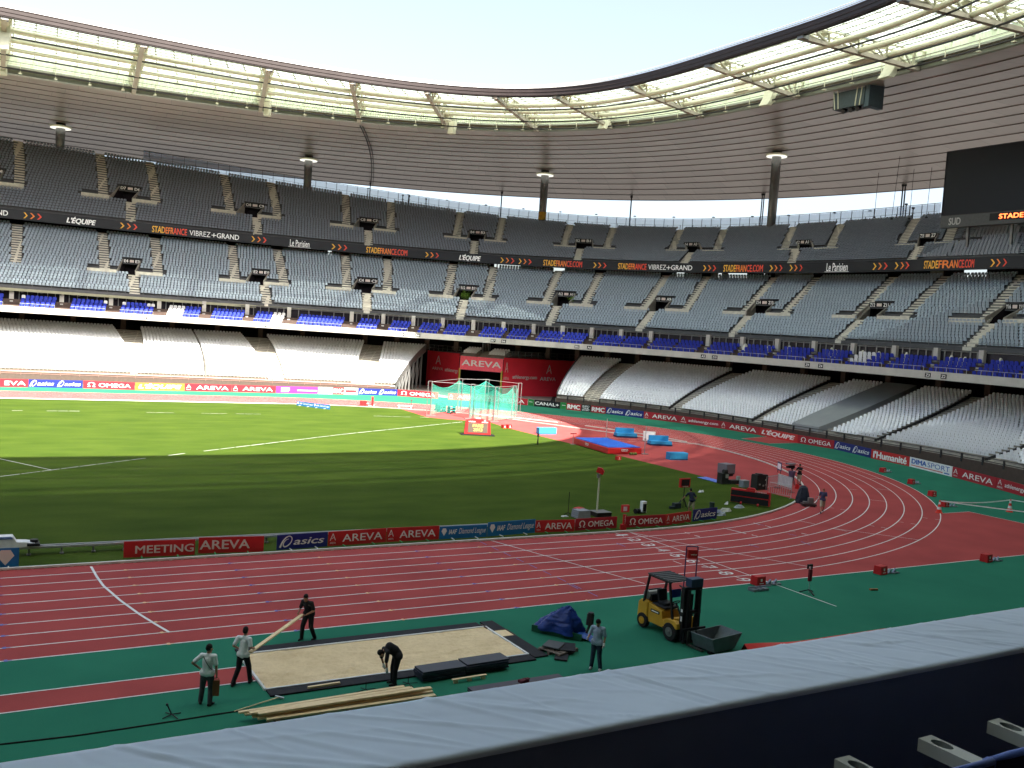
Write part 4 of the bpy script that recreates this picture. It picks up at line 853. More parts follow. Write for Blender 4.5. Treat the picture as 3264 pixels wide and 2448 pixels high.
# glass wind screen along the rim with lamps beyond it
RF=(UB[0]+1.0,UB[1]+1.0)+UB[2:]; ta=t_at(RF,7,930,1050); tb=t_at(RF,9,1665,1420)
e=arcgrid(RF,tb,ta,2.05); fence=railing(RF,tb,ta,2.4,2.05,'blue-tinted glass wind screen with dark posts on the upper rim','wind screens',mcable,(1.,.02),.045,name='wind_screen',cat='wind screen')
bb=B(); e2=np.linspace(tb,ta,160); A=ringp(RF,e2); C=A.copy(); C[:,2]+=2.3; A[:,2]+=.05; o=bb.strip(A,C).build('glass_panel',mfglass,fence); o.matrix_parent_inverse=Matrix.Translation(-fence.location)
railing((UB[0]+.2,UB[1]+.2)+UB[2:],tb,ta,1.05,2.7,'thin dark handrail behind the last row of upper seats','railings of the upper levels',mcable,(1.,.5),.02)
pro=None
for i,x,y in [(8,175,1220),(8,435,1262),(8,685,1297),(8,937,1328),(8,1180,1353),(8,1420,1373),(8,1652,1389),(8,1902,1401),(8,2155,1407),(9,200,1408),(9,452,1403),(9,686,1395),(9,985,1380),(9,1214,1366)]:
    p=cyl((UB[0]+3,UB[1]+3)+UB[2:],i,x,y)
    if pro is None:
        pro=thing('rim_lamp',(0,0,0),'small flat lamp on a hair-thin pole behind the wind screen','lamp','lamps standing along the upper rim')
        b_=B(); b_.cyl((0,0,0),.32,.14,12,r2=.2); b_.build('lamp_head',mblack,pro); b_=B(); b_.cyl((0,0,-3.2),.018,6.3,5); b_.build('pole',msilver,pro); f0=pro
    else: f0=clone(pro)
    f0.location=p.tolist()
bb=B(); wall(bb,(UB[0]+1,UB[1]+1,UB[2],UB[3]-.1,UB[4]),(UB[0]+4,UB[1]+4,UB[2],UB[3]-.4,UB[4])); bb.build('outer_walkway',mconc,stand)
# masts and mesh of a structure on the rim
for k,(i,x0,y0,x1,y1) in enumerate([(8,397,1265,395,1330),(8,437,1270,437,1330),(8,556,1290,545,1370),(9,1440,1325,1440,1430),(9,1487,1350,1487,1430)]):
    p=cyl(UB,i,x1,y1); q=cyl(UB,i,x0,y0); b_=B(); h=q[2]-p[2]; b_.tube([(0,0,-.8),(0,0,h)],.09,6); b_.box((0,0,h),(.3,.3,.25)); b_.beam((-.3,0,h*.6),(.3,0,h*.6),.06,.06)
    o=b_.build('rim_mast',mcable); o.location=p.tolist(); tag(o,'short dark mast standing at the back of the upper tier','mast','masts behind the upper tier')
# rods hanging from the ceiling to the big screen
for i,x0,y0,x1,y1 in [(9,1408,1012,1355,1400),(9,1270,1120,1243,1390),(9,1500,1095,1470,1400),(9,1615,1085,1580,1390)]:
    Rr=(122,100,3.2,0,0); p=cyl(Rr,i,x1,y1); q=cyl(Rr,i,x0,y0); b_=B(); b_.tube([(0,0,-.5),(q-p).tolist()],.035,5); b_.box((0,0,-.4),(.25,.25,.2)); o=b_.build('suspension_rod',mcable); o.location=p.tolist(); tag(o,'slender rod dropping from the ceiling left of the big screen','rod','suspension rods by the big screen')
# ================================================================ BIG SCREEN
Rs=(120,95,3.1,0,0); TL=cyl(Rs,9,1715,985); BL_=cyl(Rs,9,1680,1400)
cx,cy=(TL[:2]+BL_[:2])/2; dirn=np.array([-.02,-1.0]); dirn/=np.linalg.norm(dirn); W=19.
# screen plane faces the pitch (towards -x)
z1=TL[2]; z0=BL_[2]; z00=cyl(Rs,9,1668,1478)[2]
scr=thing('video_screen',(cx,cy,z00),'huge dark switched-off video screen on the right with a grey name strip under it','video screen')
b_=B(); b_.box((.5,-W/2,(z1+z0)/2-z00),(1.0,W,z1-z0)); b_.build('display',M('screen_black',(.006,.007,.014),.35,0,0),scr)
b_=B(); b_.box((.46,-W/2,(z0-z00)/2),(1.0,W+.1,z0-z00-.02)); b_.build('name_strip',M('strip_grey',(.10,.105,.11),.5),scr)
b_=B(); put2d(b_,text2d('SUD',.0,.04),0,1,0,1,lambda a,c:(-.055,-1.15-1.75*a,.28+.95*c)); b_.build('lettering',M('strip_letters',(.5,.5,.5),.5),scr)
b_=B(); b_.box((-.05,-9.6,.95),(.06,5.4,.9)); b_.build('message_panel',mblack,scr)
b_=B(); put2d(b_,text2d('STADE',0,.03),0,1,0,1,lambda a,c:(-.09,-8.15-3.2*a,.65+.62*c)); b_.build('message_text',M('led_message',(.9,.12,.03),.5,0,0,1,0,1.5),scr)
b_=B(); 
for zz in (z1-z00,z0-z00): b_.beam((-.03,0,zz),(-.03,-W,zz),.08,.10,up=(1,0,0))
b_.beam((-.03,0,z0-z00),(-.03,0,z1-z00),.10,.08); b_.build('frame',mcable,scr)
b_=B()
for y in (-3,-9,-15): b_.beam((1.6,y,-2.5),(1.2,y,z1-z00),.3,.3,up=(1,0,0))
b_.build('support',msteel,scr)
# ================================================================ ADVERTISING BOARDS
BH=1.0
far=[]
CANAL=[('T','CANAL+',.04,.96,.26,.76,'w',0,.03)]
RMC=[('T','RMC',.06,.94,.16,.84,'w',0,.06)]
INFO=[('T','INFO',.12,.88,.66,.90,'w',0,.03),('T','TALK.',.12,.88,.38,.62,'w',0,.03),('T','SPORT',.08,.92,.10,.34,'w',0,.03)]
ATH=[('A','',.04,.14,.45,.90,'w'),('T','AREVA',.02,.17,.14,.32,'w',0,0),('T','athlenergy.com',.22,.95,.24,.72,'w',0,.02)]
HUM=[('T',"l'Humanité",.06,.94,.12,.90,'w',0,.05)]
DIMA=[('T','DIMA',.05,.42,.38,.88,'b',0,.05),('T','SPORT',.44,.95,.38,.86,'b',0,0),('R','',.05,.80,.16,.24,'r'),('R','',.83,.95,.12,.24,'b')]
PINK=[('R','',.12,.32,.45,.78,'w'),('R','',.12,.30,.22,.34,'w'),('R','',.50,.98,.38,.52,'w')]
LST=[(4,-40,848,182,850,mcrim,[('T','EVA',.30,.92,.24,.76,'w',0,.01)],'red board at the far left cut by the photo edge'),
(4,182,850,535,857,mnavy,two(ASICS),'blue double running-shoe board across the far straight, nearest the left edge'),
(4,537,857,872,868,mcrim,OMEGA,'red watch board between the blue board and the orange board on the far straight'),
(4,874,868,1195,874,morg,EQUIPE,'orange newspaper board on the sunlit far straight'),
(4,1197,874,1500,881,mcrim,AREVA,'first red energy board right of the orange board'),
(4,1502,881,1785,888,mcrim,AREVA,'red energy board touching the magenta board'),
(4,1787,888,2058,893,mmag,PINK,'magenta board on the far straight'),
(4,2060,893,2155,895,mwhiteb,[('R','',.2,.8,.35,.6,'g')],'plain white board right of the magenta board'),
(4,2157,895,2226,897,mcrim,RMC,'small red radio board on the far straight'),
(5,16,897,106,899,mwhiteb,[('R','',.1,.9,.3,.7,'r')],'small white and red board before the blue boards'),
(5,108,899,362,906,mnavy,two(ASICS),'blue double running-shoe board left of the throwing cage'),
(5,363,906,628,926,mcrim,OMEGA,'red watch board partly behind the left post of the throwing cage'),
(5,690,930,938,943,mcrim,AREVA,'red energy board in the sun seen through the green net'),
(5,940,943,1206,968,mcrim,AREVA,'red energy board in the shade at the right end of the net'),
(5,1210,968,1246,973,mgreens,[('R','',.2,.8,.55,.62,'w')],'narrow green board left of the black television board'),
(5,1248,973,1416,990,mblack,CANAL,'black television board with white lettering and plus sign'),
(5,1418,990,1456,995,mgreens,[('R','',.3,.9,.55,.62,'w')],'narrow green board right of the black television board'),
(5,1458,995,1552,1005,mcrim,RMC,'left one of the two red radio boards'),
(5,1554,1005,1614,1012,mblack,INFO,'small black board with three stacked words between the radio boards'),
(5,1616,1012,1712,1023,mcrim,RMC,'right one of the two red radio boards'),
(5,1714,1023,1957,1052,mnavy,two(ASICS),'blue double running-shoe board on the bend beside the radio boards'),
(5,1959,1052,2190,1081,mcrim,AREVA,'red energy board right of the blue board near the high jump'),
(6,-20,1082,242,1117,mcrim,ATH,'red board with the web address on the bend'),
(6,244,1117,494,1160,mcrim,AREVA,'red energy board left of the newspaper board on the bend'),
(6,496,1160,743,1212,mred,EQUIPE,'bright red newspaper board at the end of the side run-up'),
(6,745,1212,979,1251,mcrim,OMEGA,'red watch board on the bend beside the water jump'),
(6,981,1251,1217,1308,mnavy,two(ASICS),'blue double running-shoe board below the black gap in the seats'),
(6,1220,1310,1467,1363,mred,HUM,'bright red daily-paper board with slab letters'),
(6,1469,1363,1744,1431,mwhiteb,DIMA,'white sports equipment board with blue letters and red bar'),
(6,1746,1431,2030,1508,mcrim,AREVA,'red energy board right of the white board'),
(6,2032,1508,2290,1582,mcrim,ATH,'red web address board cut by the right photo edge')]
for i,x0,y0,x1,y1,m,it,lab in LST: board(G(i,x0,y0),G(i,x1,y1),BH,m,it,lab,'boards around the outside of the track')
mgrn=M('green_metal',(.03,.35,.12),.5)
NEAR=[((1,797,303),(1,1262,283),.78,mred,[('T','MEETING',.16,.98,.22,.72,'g',0,.02)],'red board reading meeting in pale letters','g'),
((1,1282,275),(1,1708,262),.80,mred,[('T','AREVA',.02,.78,.24,.82,'g',0,.02)],'red board continuing the word pair left of the navy board','g'),
((1,1790,253),(1,2120,228),.78,mnavy,ASICS,'navy running-shoe board on the near inner edge','w'),
((1,2122,228),(2,288,200),.78,mred,AREVA,'red energy board right of the navy board on the inner edge','g'),
((2,290,200),(2,630,182),.78,mred,AREVA,'red energy board touching the left blue league board','g'),
((2,632,182),(2,940,165),.72,mbl,DIAL,'left blue diamond league board','w'),
((2,944,164),(2,1252,138),.82,mbl,DIAL,'right, taller blue diamond league board','w'),
((2,1254,138),(2,1508,130),.74,mred,AREVA,'red energy board between the blue league board and the watch board','g'),
((2,1512,126),(2,1782,108),.74,mcrim,OMEGA,'dark red watch board left of the red post','g'),
((2,1842,107),(2,2098,92),.74,mcrim,OMEGA,'dark red watch board right of the red post','g'),
((2,2100,92),(0,985,775),.74,mred,AREVA,'red energy board left of the last navy board','g'),
((0,1000,772),(0,1188,750),.80,mnavy,ASICS,'last navy board on the inner edge of the bend','g')]
for a,c,h,m,it,lab,ft in NEAR: board(G(*a),G(*c),h*.92,m,it,lab,'boards along the inner edge of the near straight',feet=(mgrn if ft=='g' else mwhiteb),z=.05,th=.035)
board(G(1,-150,372),G(1,122,362),.80,mbl,[('D','',.46,.88,.10,.90,'g')],'blue board with a pale diamond at the left photo edge','boards along the inner edge of the near straight',feet=mwhiteb,z=.05,th=.035)
a=G(4,1922,968);m_=G(4,2030,982);c=G(4,2137,995)
for P,Q,l in ((a,m_,'left half of the low blue league boards lying out on the far grass'),(m_,c,'right half of the low blue league boards lying out on the far grass')): board(P,Q,.55,mbl,DIAL,l,'low blue boards on the far grass',feet=mwhiteb,z=.02)
# camera rail with its dolly
P0=G(1,-120,292);P1=G(2,1840,72); P0=(P0[0],-34.5);P1=(-.3,-35.0)
t=thing('camera_rail',(P0[0],P0[1],0),'long grey camera rail on small feet behind the near boards','camera rail'); L=math.hypot(P1[0]-P0[0],P1[1]-P0[1]); rz=math.atan2(P1[1]-P0[1],P1[0]-P0[0]); t.rotation_euler=(0,0,rz)
b_=B(); 
for y in (-.16,.16): b_.beam((0,y,.36),(L,y,.36),.06,.07)
b_.box((L/2,0,.30),(L,.18,.05)); b_.build('rail',msilver,t)
b_=B()
for k in range(int(L/1.3)): b_.box((k*1.3+.5,0,.14),(.06,.3,.28)); b_.box((k*1.3+.5,-.16,.05),(.16,.16,.06))
b_.build('rail_feet',msteel,t)
t=thing('camera_dolly',(-31.6,-34.55,.40),'pale wedge-shaped camera dolly parked on the rail at the left edge','camera dolly')
b_=B(); b_.extr([(-1.3,0),(1.0,0),(.95,.14),(.45,.24),(.1,.26),(-.05,.5),(-.75,.5),(-1.3,.2)],(0,0,0),(1,0,0),(0,0,1),(0,1,0),.55); b_.build('housing',mwhiteb,t,bevel=.02)
b_=B(); b_.cyl((.78,-.05,.24),.16,.12,12); b_.box((.75,-.1,.12),(.5,.6,.1)); b_.build('camera_head',mblack,t)
b_=B(); b_.extr([(-.70,.51),(-.12,.51),(-.05,.40),(-.78,.40)],(0,-.29,0),(1,0,0),(0,0,1),(0,1,0),.02); b_.build('window',mfglass,t)
# ================================================================ TUNNEL AND PORTAL
mwallr=M('wall_crimson',(.95,.040,.07),.6,0,.05,.5)
def wallboard(P0,P1,h,items,label,mat=mwallr,z=0,name='banner_wall'): return board(P0,P1,h,mat,items,label,'red banner walls of the tunnel',z=z,name=name,cat='banner wall',th=.12)
wl=[('A','',.30,.42,.62,.90,'w'),('T','AREVA',.18,.50,.44,.54,'w',0,0),('T','athlenergy.com',.58,1.06,.42,.55,'w',0,.02)]
PL0=(40.9,79.0); PL1=(42.9,69.9); PR0=(46.2,59.75); PR1=(68.0,61.5)
wallboard(PL0,PL1,6.5,[('A','',.28,.44,.64,.88,'w'),('T','AREVA',.18,.52,.48,.56,'w',0,0),('T','athlenergy',.58,.98,.44,.57,'w',0,.02)],'tall crimson banner wall on the left side of the tunnel mouth')
wallboard(PR0,PR1,6.5,[('A','',.015,.045,.62,.88,'g'),('T','AREVA',.005,.055,.42,.50,'g',0,0),('T','athlenergy.com',.09,.33,.43,.56,'w',0,.03),('A','',.42,.475,.62,.86,'w'),('T','AREVA',.36,.52,.43,.53,'w',0,.01)],'wide crimson banner wall on the right side of the tunnel mouth')
wallboard((40.75,65.4),(46.0,59.6),2.35,[('T','AREVA',.04,.96,.30,.74,'w',0,.02)],'lighter red banner hung across the tunnel mouth with large white letters',mat=M('portal_red',(.95,.12,.17),.5),z=3.95,name='portal_banner')
for q,l in (((40.85,65.55),'left yellow post under the tunnel banner'),((45.93,59.72),'right yellow post under the tunnel banner')):
    b_=B(); b_.cyl((0,0,2.1),.16,4.2,12); b_.box((0,0,.05),(.5,.5,.1)); o=b_.build('yellow_post',M('yellow_paint_post',(.45,.36,.06),.5)); o.location=(*q,0); tag(o,l,'post','yellow posts at the tunnel mouth')
# tunnel shell (part of the grandstand)
bb=B(); V=[(42.9,69.9),(48,72),(56,66),(46.2,59.75)]
bb.add([(41.4,65.9,3.95),(46.4,60.3,3.95),(54,68,3.95),(47,74,3.95)],[(0,1,2,3)]); bb.add([(47,74,0),(54,68,0),(54,68,4),(47,74,4)],[(0,1,2,3)])
bb.add([(42.9,69.9,0),(47,74,0),(47,74,6.4),(42.9,69.9,6.4)],[(0,1,2,3)]); bb.add([(46.4,60.0,0),(54,68,0),(54,68,4),(46.4,60.0,4)],[(0,1,2,3)])
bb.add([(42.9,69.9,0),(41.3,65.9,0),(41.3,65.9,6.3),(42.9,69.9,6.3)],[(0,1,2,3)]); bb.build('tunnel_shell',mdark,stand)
bb=B(); bb.add([(40.9,79,6.4),(42.9,69.9,6.4),(41.2,65.9,6.3),(46.4,59.9,6.3),(57.8,60.8,6.4),(66,68,6.4),(50,86,6.4)],[(0,1,2,3,4,5,6)]); bb.build('tunnel_roof_slab',mconc,stand)
bb=B(); bb.add([(43.6,40.8,.012),(57,60.4,.012),(46,59.5,.012),(40.7,65.4,.012),(41,79,.012),(25,80,.012),(24,58,.012),(30,55,.012)],[(0,1,2,3,4,5,6,7)]); o=bb.build('tunnel_paving',M('paving',(.42,.37,.33),.9,0,.12,1.)); o['kind']='structure'
# railings and little seat blocks above the portal
def rail3(P,Q,h,n,label,z):
    P=np.array([*P,z]);Q=np.array([*Q,z]); m=(P+Q)/2; t=thing('railing',m.tolist(),label,'railing','railings above the tunnel'); b_=B()
    for f in (1.,.5): b_.beam(P-m+[0,0,h*f],Q-m+[0,0,h*f],.05,.05)
    b_.build('rail',msteel,t)
    for k in range(n): b_=B(); p=P+(Q-P)*k/(n-1)-m; b_.box((p[0],p[1],h/2),(.06,.06,h)); b_.build('post',msteel,t)
    b_=B(); b_.add([P-m+[0,0,.1],Q-m+[0,0,.1],Q-m+[0,0,h-.05],P-m+[0,0,h-.05]],[(0,1,2,3)]); b_.build('mesh_infill',mk_thin('railing_mesh',(.16,.17,.17),.4,.6),t)
rail3((41.0,78.6),(43.1,69.8),1.15,8,'mesh railing on top of the left banner wall',6.5); rail3((46.6,60.1),(67.6,61.9),1.15,16,'mesh railing on top of the right banner wall',6.5)
d_=np.array([46.4-41.2,59.9-65.9]); Ld=np.linalg.norm(d_); d_/=Ld; n_=np.array([-d_[1],d_[0]])
if n_@np.array([1,1])<0: n_=-n_
me=None; V0,Fc0=unit_seat(.44,.42)
b_=B(); 
for k in range(5):
    for u0,u1 in ((.1,2.9),(3.05,5.0),(5.1,Ld-.1)):
        c=np.array([41.2,65.9])+d_*(u0+u1)/2+n_*(.45+.75*k); b_.box((c[0],c[1],6.3+.2*k),(u1-u0,.75,.42+.0*k),math.atan2(d_[1],d_[0]))
b_.build('portal_steps',mconc,stand)
for k in range(4):
    for j in range(11):
        u=.35+.5*j if j<5 else (5.1+.5*(j-5))
        if u>Ld-.2: continue
        if me is None: me=bpy.data.meshes.new('white_seat'); me.from_pydata(V0.tolist(),[],Fc0); me.materials.append(mwhite)
        c=np.array([41.2,65.9])+d_*u+n_*(.5+.75*k); o=bpy.data.objects.new('white_chair',me); COL.objects.link(o); o.location=(c[0],c[1],6.52+.2*k); o.rotation_euler=(0,0,math.atan2(d_[1],d_[0])); tag(o,'white seat in the small block above the tunnel banner','seat','white seats above the tunnel')
t=thing('stair_railing',(44.6,64.6,6.4),'grey steel stair railing rising behind the seats above the tunnel','railing'); b_=B()
for s in (0,1.1): b_.beam((s,0,0),(s+.9,1.6,2.4),.07,.07); b_.beam((s+.9,1.6,2.4),(s+2.1,2.4,2.5),.07,.07)
for k in range(5): b_.beam((.2*k,.4*k,-.2),(.2*k,.4*k,.55*k+.6),.05,.05,up=(1,0,0)); b_.beam((1.1+.3*k,1.6,0),(1.1+.3*k,1.6,2.4),.05,.05,up=(1,0,0))
b_.build('stair_rail',msilver,t)
# plants growing in two gangway mouths of the middle tier
for i,x,y in ((5,803,258),(5,1492,285)):
    Rl=lerpR(MF,MB,.42); p=cyl(Rl,i,x,y); t=thing('potted_tree',(p[0],p[1],p[2]-.9),'leafy green tree filling the gangway mouth %s'%('of block twelve over the portal' if x<1000 else 'right of the leafy one, showing less'),'tree','trees in gangway mouths')
    b_=B(); n=260 if x<1000 else 90; rx=1.1 if x<1000 else .45
    for k in range(n):
        c=RNG.normal(0,1,3)*[rx*.42,.35,.36]+[0,0,.95]; a_=RNG.normal(0,1,3);a_/=np.linalg.norm(a_); c2=np.cross(a_,RNG.normal(0,1,3)); c2/=np.linalg.norm(c2); s=.13
        b_.add([c-a_*s,c+c2*s*.6,c+a_*s,c-c2*s*.6],[(0,1,2,3)])
    b_.build('crown',M('leaf_green',(.13,.24,.03),.7,0,.3,3),t); b_=B(); b_.tube([(0,0,-.6),(0,0,.3),(.1,0,.9)],[.07,.06,.03],6); b_.build('trunk',mbrown,t)
# covered furniture bundles seen in the right-hand boxes
for k,(i,x,y) in enumerate([(6,405,592),(6,690,600),(6,965,625),(6,990,640),(6,1165,655),(6,1450,655),(6,1800,670),(6,1830,672),(6,2060,680),(6,560,605),(6,1270,662),(6,1740,690)]):
    p=cyl(shift(VF,3.95,10.9),i,x,y); b_=B(); n=9; V=[];
    h=.75+.25*(k%3)/2; 
    for j,(r_,z_) in enumerate([(.5,-.45),(.46,0),(.33,h*.5),(.12,h*.85)]): V+=[(r_*(1+.18*math.sin(3*q+k+j))*math.cos(q),r_*(1+.18*math.sin(3*q+k+j))*math.sin(q)*.6,z_) for q in np.linspace(0,2*math.pi,n,endpoint=False)]
    F_=[(a*n+q,a*n+(q+1)%n,(a+1)*n+(q+1)%n,(a+1)*n+q) for a in range(3) for q in range(n)]+[tuple(3*n+q for q in range(n))]
    b_.add(V,F_); o=b_.build('covered_table',M('cover_cream',(.70,.68,.58),.8,0,.1,5),smooth=False); o.location=(p[0],p[1],11.0); tag(o,'cream cloth-covered furniture at the back of a box in the right-hand gallery','furniture','covered furniture in the boxes')
# ================================================================ THROWING CAGE
def UZ(i,x,y,P):
    # height at which the image point lies above plan point P
    zs=np.linspace(0,12,2401); q,_=proj(np.stack([np.full(2401,P[0]),np.full(2401,P[1]),zs],-1)); u=np.array(px(i,x,y)); return float(zs[np.argmin(((q-u)**2).sum(1))])
cage=thing('throwing_cage',(22,26,0),'throwing cage of grey posts hung with sagging green net','throwing cage')
posts=[((575,1035),(590,800)),((735,1045),(752,800)),((828,1055),(830,828)),((925,1000),(928,803)),((985,1075),(997,828)),((1100,1060),(1095,815)),((1135,1030),(1140,828))]
PG=[G(5,*a) for a,_ in posts]; PG[1]=G(5,752,1000); PH=[4.3]*7
for k,(p,h) in enumerate(zip(PG,PH)):
    b_=B(); b_.cyl((p[0]-22,p[1]-26,h/2),.07,h,8); b_.beam((p[0]-22,p[1]-26,h),(p[0]-22+(.5 if k!=0 else -.5),p[1]-26,h),.06,.06); b_.cyl((p[0]-22+(.5 if k!=0 else -.5),p[1]-26,h/2),.045,h,8); b_.box((p[0]-22,p[1]-26,.06),(1.3,.35,.1)); b_.build('post',msteel,cage)
order=[0,1,3,6,5,4,2]
def netstrip(P,Q,h0,h1,name='net'):
    b_=B(); n=10; A=[];C=[]
    for k in range(n+1):
        f=k/n; x=P[0]+(Q[0]-P[0])*f; y=P[1]+(Q[1]-P[1])*f; z=h0+(h1-h0)*f-.75*math.sin(math.pi*f)
        wv=.10*math.sin(f*21); A.append((x-22+wv,y-26+wv,.15)); C.append((x-22,y-26,z))
    b_.strip(A,C); b_.tube(C,.02,4,mi=1); b_.build(name,[mnet,M('net_cord',(.03,.4,.3),.7)],cage)
for a,c in ((0,1),(1,3),(3,6),(4,5),(2,4)): netstrip(PG[a],PG[c],4.0,4.0)
netstrip(PG[2],PG[3],3.9,4.0); netstrip(PG[5],(PG[5][0]+.9,PG[5][1]+.4),4.0,3.9)
b_=B()
for a,c in ((0,2),(2,4),(0,1),(1,3),(3,6),(4,5)):
    b_.tube([(PG[a][0]-22,PG[a][1]-26,4.25),(PG[c][0]-22,PG[c][1]-26,4.25)],.022,5)
b_.build('top_rail',msilver,cage)
# helper to make simple things ------------------------------------------------
def simple(name,parts,loc,label,cat,group=None,rz=0):
    t=thing(name,(*loc[:2],loc[2] if len(loc)>2 else 0.),label,cat,group,rz)
    for nm,bb_,m in parts: bb_.build(nm,m,t)
    return t
# green trolleys of throwing implements inside the cage
for q,l in ((G(5,632,1000),'left'),(G(5,650,1012),'middle'),(G(5,712,1022),'right')):
    b1=B(); b1.box((0,0,.45),(1.0,.6,.08)); b1.box((0,0,.8),(1.0,.6,.06)); 
    for s in (-.45,.45): b1.beam((s,0,.1),(s,0,1.0),.04,.5,up=(0,1,0))
    b2=B(); 
    for s in (-.4,.4): b2.cyl((s,-.3,.12),.12,.05,10,axis=(0,1,0)); b2.cyl((s,.3,.12),.12,.05,10,axis=(0,1,0))
    b3=B(); 
    for k in range(4): b3.cyl((-.3+.2*k,0,.56),.09,.09,10)
    simple('equipment_trolley',[('shelf',b1,M('trolley_teal',(.03,.28,.24),.5)),('wheel',b2,mblack),('implement',b3,mcrim)],(*q,0),'%s of the small green trolleys standing inside the cage'%l,'trolley','trolleys in the throwing cage',.3)
# electronic scoreboard PARIS 2013
PA=G(5,795,1158);PB=G(5,968,1166); mx_=((PA[0]+PB[0])/2,(PA[1]+PB[1])/2); rz=math.atan2(PB[1]-PA[1],PB[0]-PA[0]); Wb=math.hypot(PB[0]-PA[0],PB[1]-PA[1])
t=thing('field_scoreboard',(*mx_,0),'red cabinet scoreboard showing a two-line amber message on the far grass','scoreboard',None,rz)
b_=B(); b_.extr([(-Wb/2,.12),(Wb/2,.12),(Wb/2-.12,1.55),(.45,1.75),(-.45,1.75),(-Wb/2+.12,1.55)],(0,.22,0),(1,0,0),(0,0,1),(0,1,0),.45); b_.build('cabinet',mred,t,bevel=.02)
b_=B(); b_.box((0,.1,.06),(Wb+.7,1.2,.10)); b_.build('base',mblack,t)
b_=B(); b_.box((0,-.02,.78),(Wb-.75,.03,1.0)); b_.build('display',M('display_grey',(.10,.075,.06),.5),t)
b_=B(); put2d(b_,text2d('PARIS',0,.02),0,1,0,1,lambda a,c:(-.55+1.1*a,-.045,.86+.30*c)); put2d(b_,text2d('2013',0,.02),0,1,0,1,lambda a,c:(-.47+.94*a,-.045,.44+.30*c)); b_.build('message_text',M('led_yellow',(.9,.55,.10),.5,0,0,1,0,.25),t)
b_=B(); put2d(b_,text2d('OMEGA',0,.03),0,1,0,1,lambda a,c:(-Wb/2+.4+.75*a,-.012,1.36+.13*c)); put2d(b_,text2d('OMEGA',0,.03),0,1,0,1,lambda a,c:(Wb/2-1.05+.7*a,-.012,1.34+.12*c)); put2d(b_,omega2d(),0,1,0,1,lambda a,c:(Wb/2-.82+.22*a,-.012,1.47+.18*c)); b_.build('lettering',mlet,t)
b_=B(); b_.box((0,.22,1.78),(.5,.3,.08)); b_.build('handle',mwhiteb,t)
# red number boxes (lane marker boxes) -----------------------------------
def lanebox(loc,label,group,rz=0,blocks=True,s=1.):
    b1=B(); b1.extr([(-.24*s,0),(.24*s,0),(.20*s,.42*s),(-.20*s,.42*s)],(0,0,.02),(0,1,0),(0,0,1),(1,0,0),.55*s)
    b2=B(); b2.box((0,-.215*s,.27*s),(.10*s,.02,.12*s)); b2.box((0,-.225*s,.12*s),(.26*s,.02,.035*s))
    parts=[('body',b1,mred),('number_panel',b2,mlet)]
    if blocks:
        b3=B(); b3.beam((.35,-.1,.05),(1.15,-.35,.05),.06,.05); 
        for k in (0,.35): b3.extr([(-.12,0),(.1,0),(.1,.2)],(.55+k,-.15-.1*k,.06),(1,0,0),(0,0,1),(0,1,0),.1); b3.box((.75+k,-.30,.05),(.12,.14,.06))
        parts.append(('starting_block',b3,M('block_metal',(.22,.24,.28),.4,.5)))
    return simple('lane_box',parts,(*loc,0),label,'lane box',group,rz)
gl='red lane boxes around the track'
lanebox(G(6,1295,1402),'red lane box on the far side of the bend, highest of the right-hand row',gl,.2); lanebox(G(6,1480,1478),'red lane box second from the top along the outer bend',gl,.2)
lanebox(G(6,1615,1557),'red lane box just above the left traffic cone',gl,0,False); lanebox(G(6,1695,1625),'red lane box hidden behind the left traffic cone',gl,0)
lanebox(G(3,1965,322),'red lane box farthest right on the near green strip',gl,.1); lanebox(G(3,1280,402),'red lane box in the middle of the near green strip',gl,.1)
lanebox(G(3,487,472),'red lane box on the finish line beside the forklift side',gl,.0)
b1=B()
for k in range(3): b1.box((-.5+.35*k,-.3,.06),(.25,.4,.10)); b1.beam((-.6+.4*k,-.1,.12),(-.3+.4*k,-.45,.22),.06,.06)
simple('starting_block_stack',[('blocks',b1,M('block_metal',(0,0,0)))],(*G(3,475,495),0),'heap of grey starting blocks in front of the red box at the finish line','starting blocks')
lanebox(G(5,1052,1116),'left of the two red boxes at the grass edge near the scoreboard',gl,.2,False,.9); lanebox(G(5,1085,1117),'right of the two red boxes at the grass edge near the scoreboard',gl,.2,False,1.)
# red covered cart left of the cage, white bench
b1=B(); b1.box((0,0,.6),(.25,1.9,1.2)); b2=B(); b2.box((-1.2,-.3,.35),(.9,.7,.6)); b2.cyl((-1.0,-.5,.3),.25,.2,12,axis=(0,1,0)); b3=B(); b3.beam((-1.7,-.3,.25),(0,0,.35),.07,.07); b3.box((-.1,0,.05),(.8,1.9,.08))
simple('red_display_cart',[('screen',b1,mred),('motor_box',b2,mred),('chassis',b3,mwhiteb)],(*G(5,200,972),0),'red folding display cart left of the cage on the grass edge','cart',None,-.35)
b1=B(); b1.box((0,0,.45),(2.0,.4,.05)); b2=B()
for s in (-.85,.85): b2.beam((s,-.15,0),(s,-.15,.45),.05,.05,up=(1,0,0)); b2.beam((s,.15,0),(s,.15,.45),.05,.05,up=(1,0,0))
b2.beam((-.85,-.15,.1),(.85,-.15,.1),.05,.05); simple('bench',[('seat',b1,mwhiteb),('legs',b2,mwhiteb)],(*G(5,410,992),0),'long thin white bench on the grass left of the cage','bench',None,-.1)
b1=B(); b1.cyl((0,0,.5),.045,1.0,8); b2=B(); b2.box((0,0,.02),(.5,.5,.04)); b3=B(); b3.box((0,0,1.05),(.22,.05,.16)); simple('flag_stand',[('pole',b1,mbrown),('base',b2,mblack),('head',b3,mbrown)],(*G(5,452,985),0),'small brown marker stand at the end of the white bench','stand')
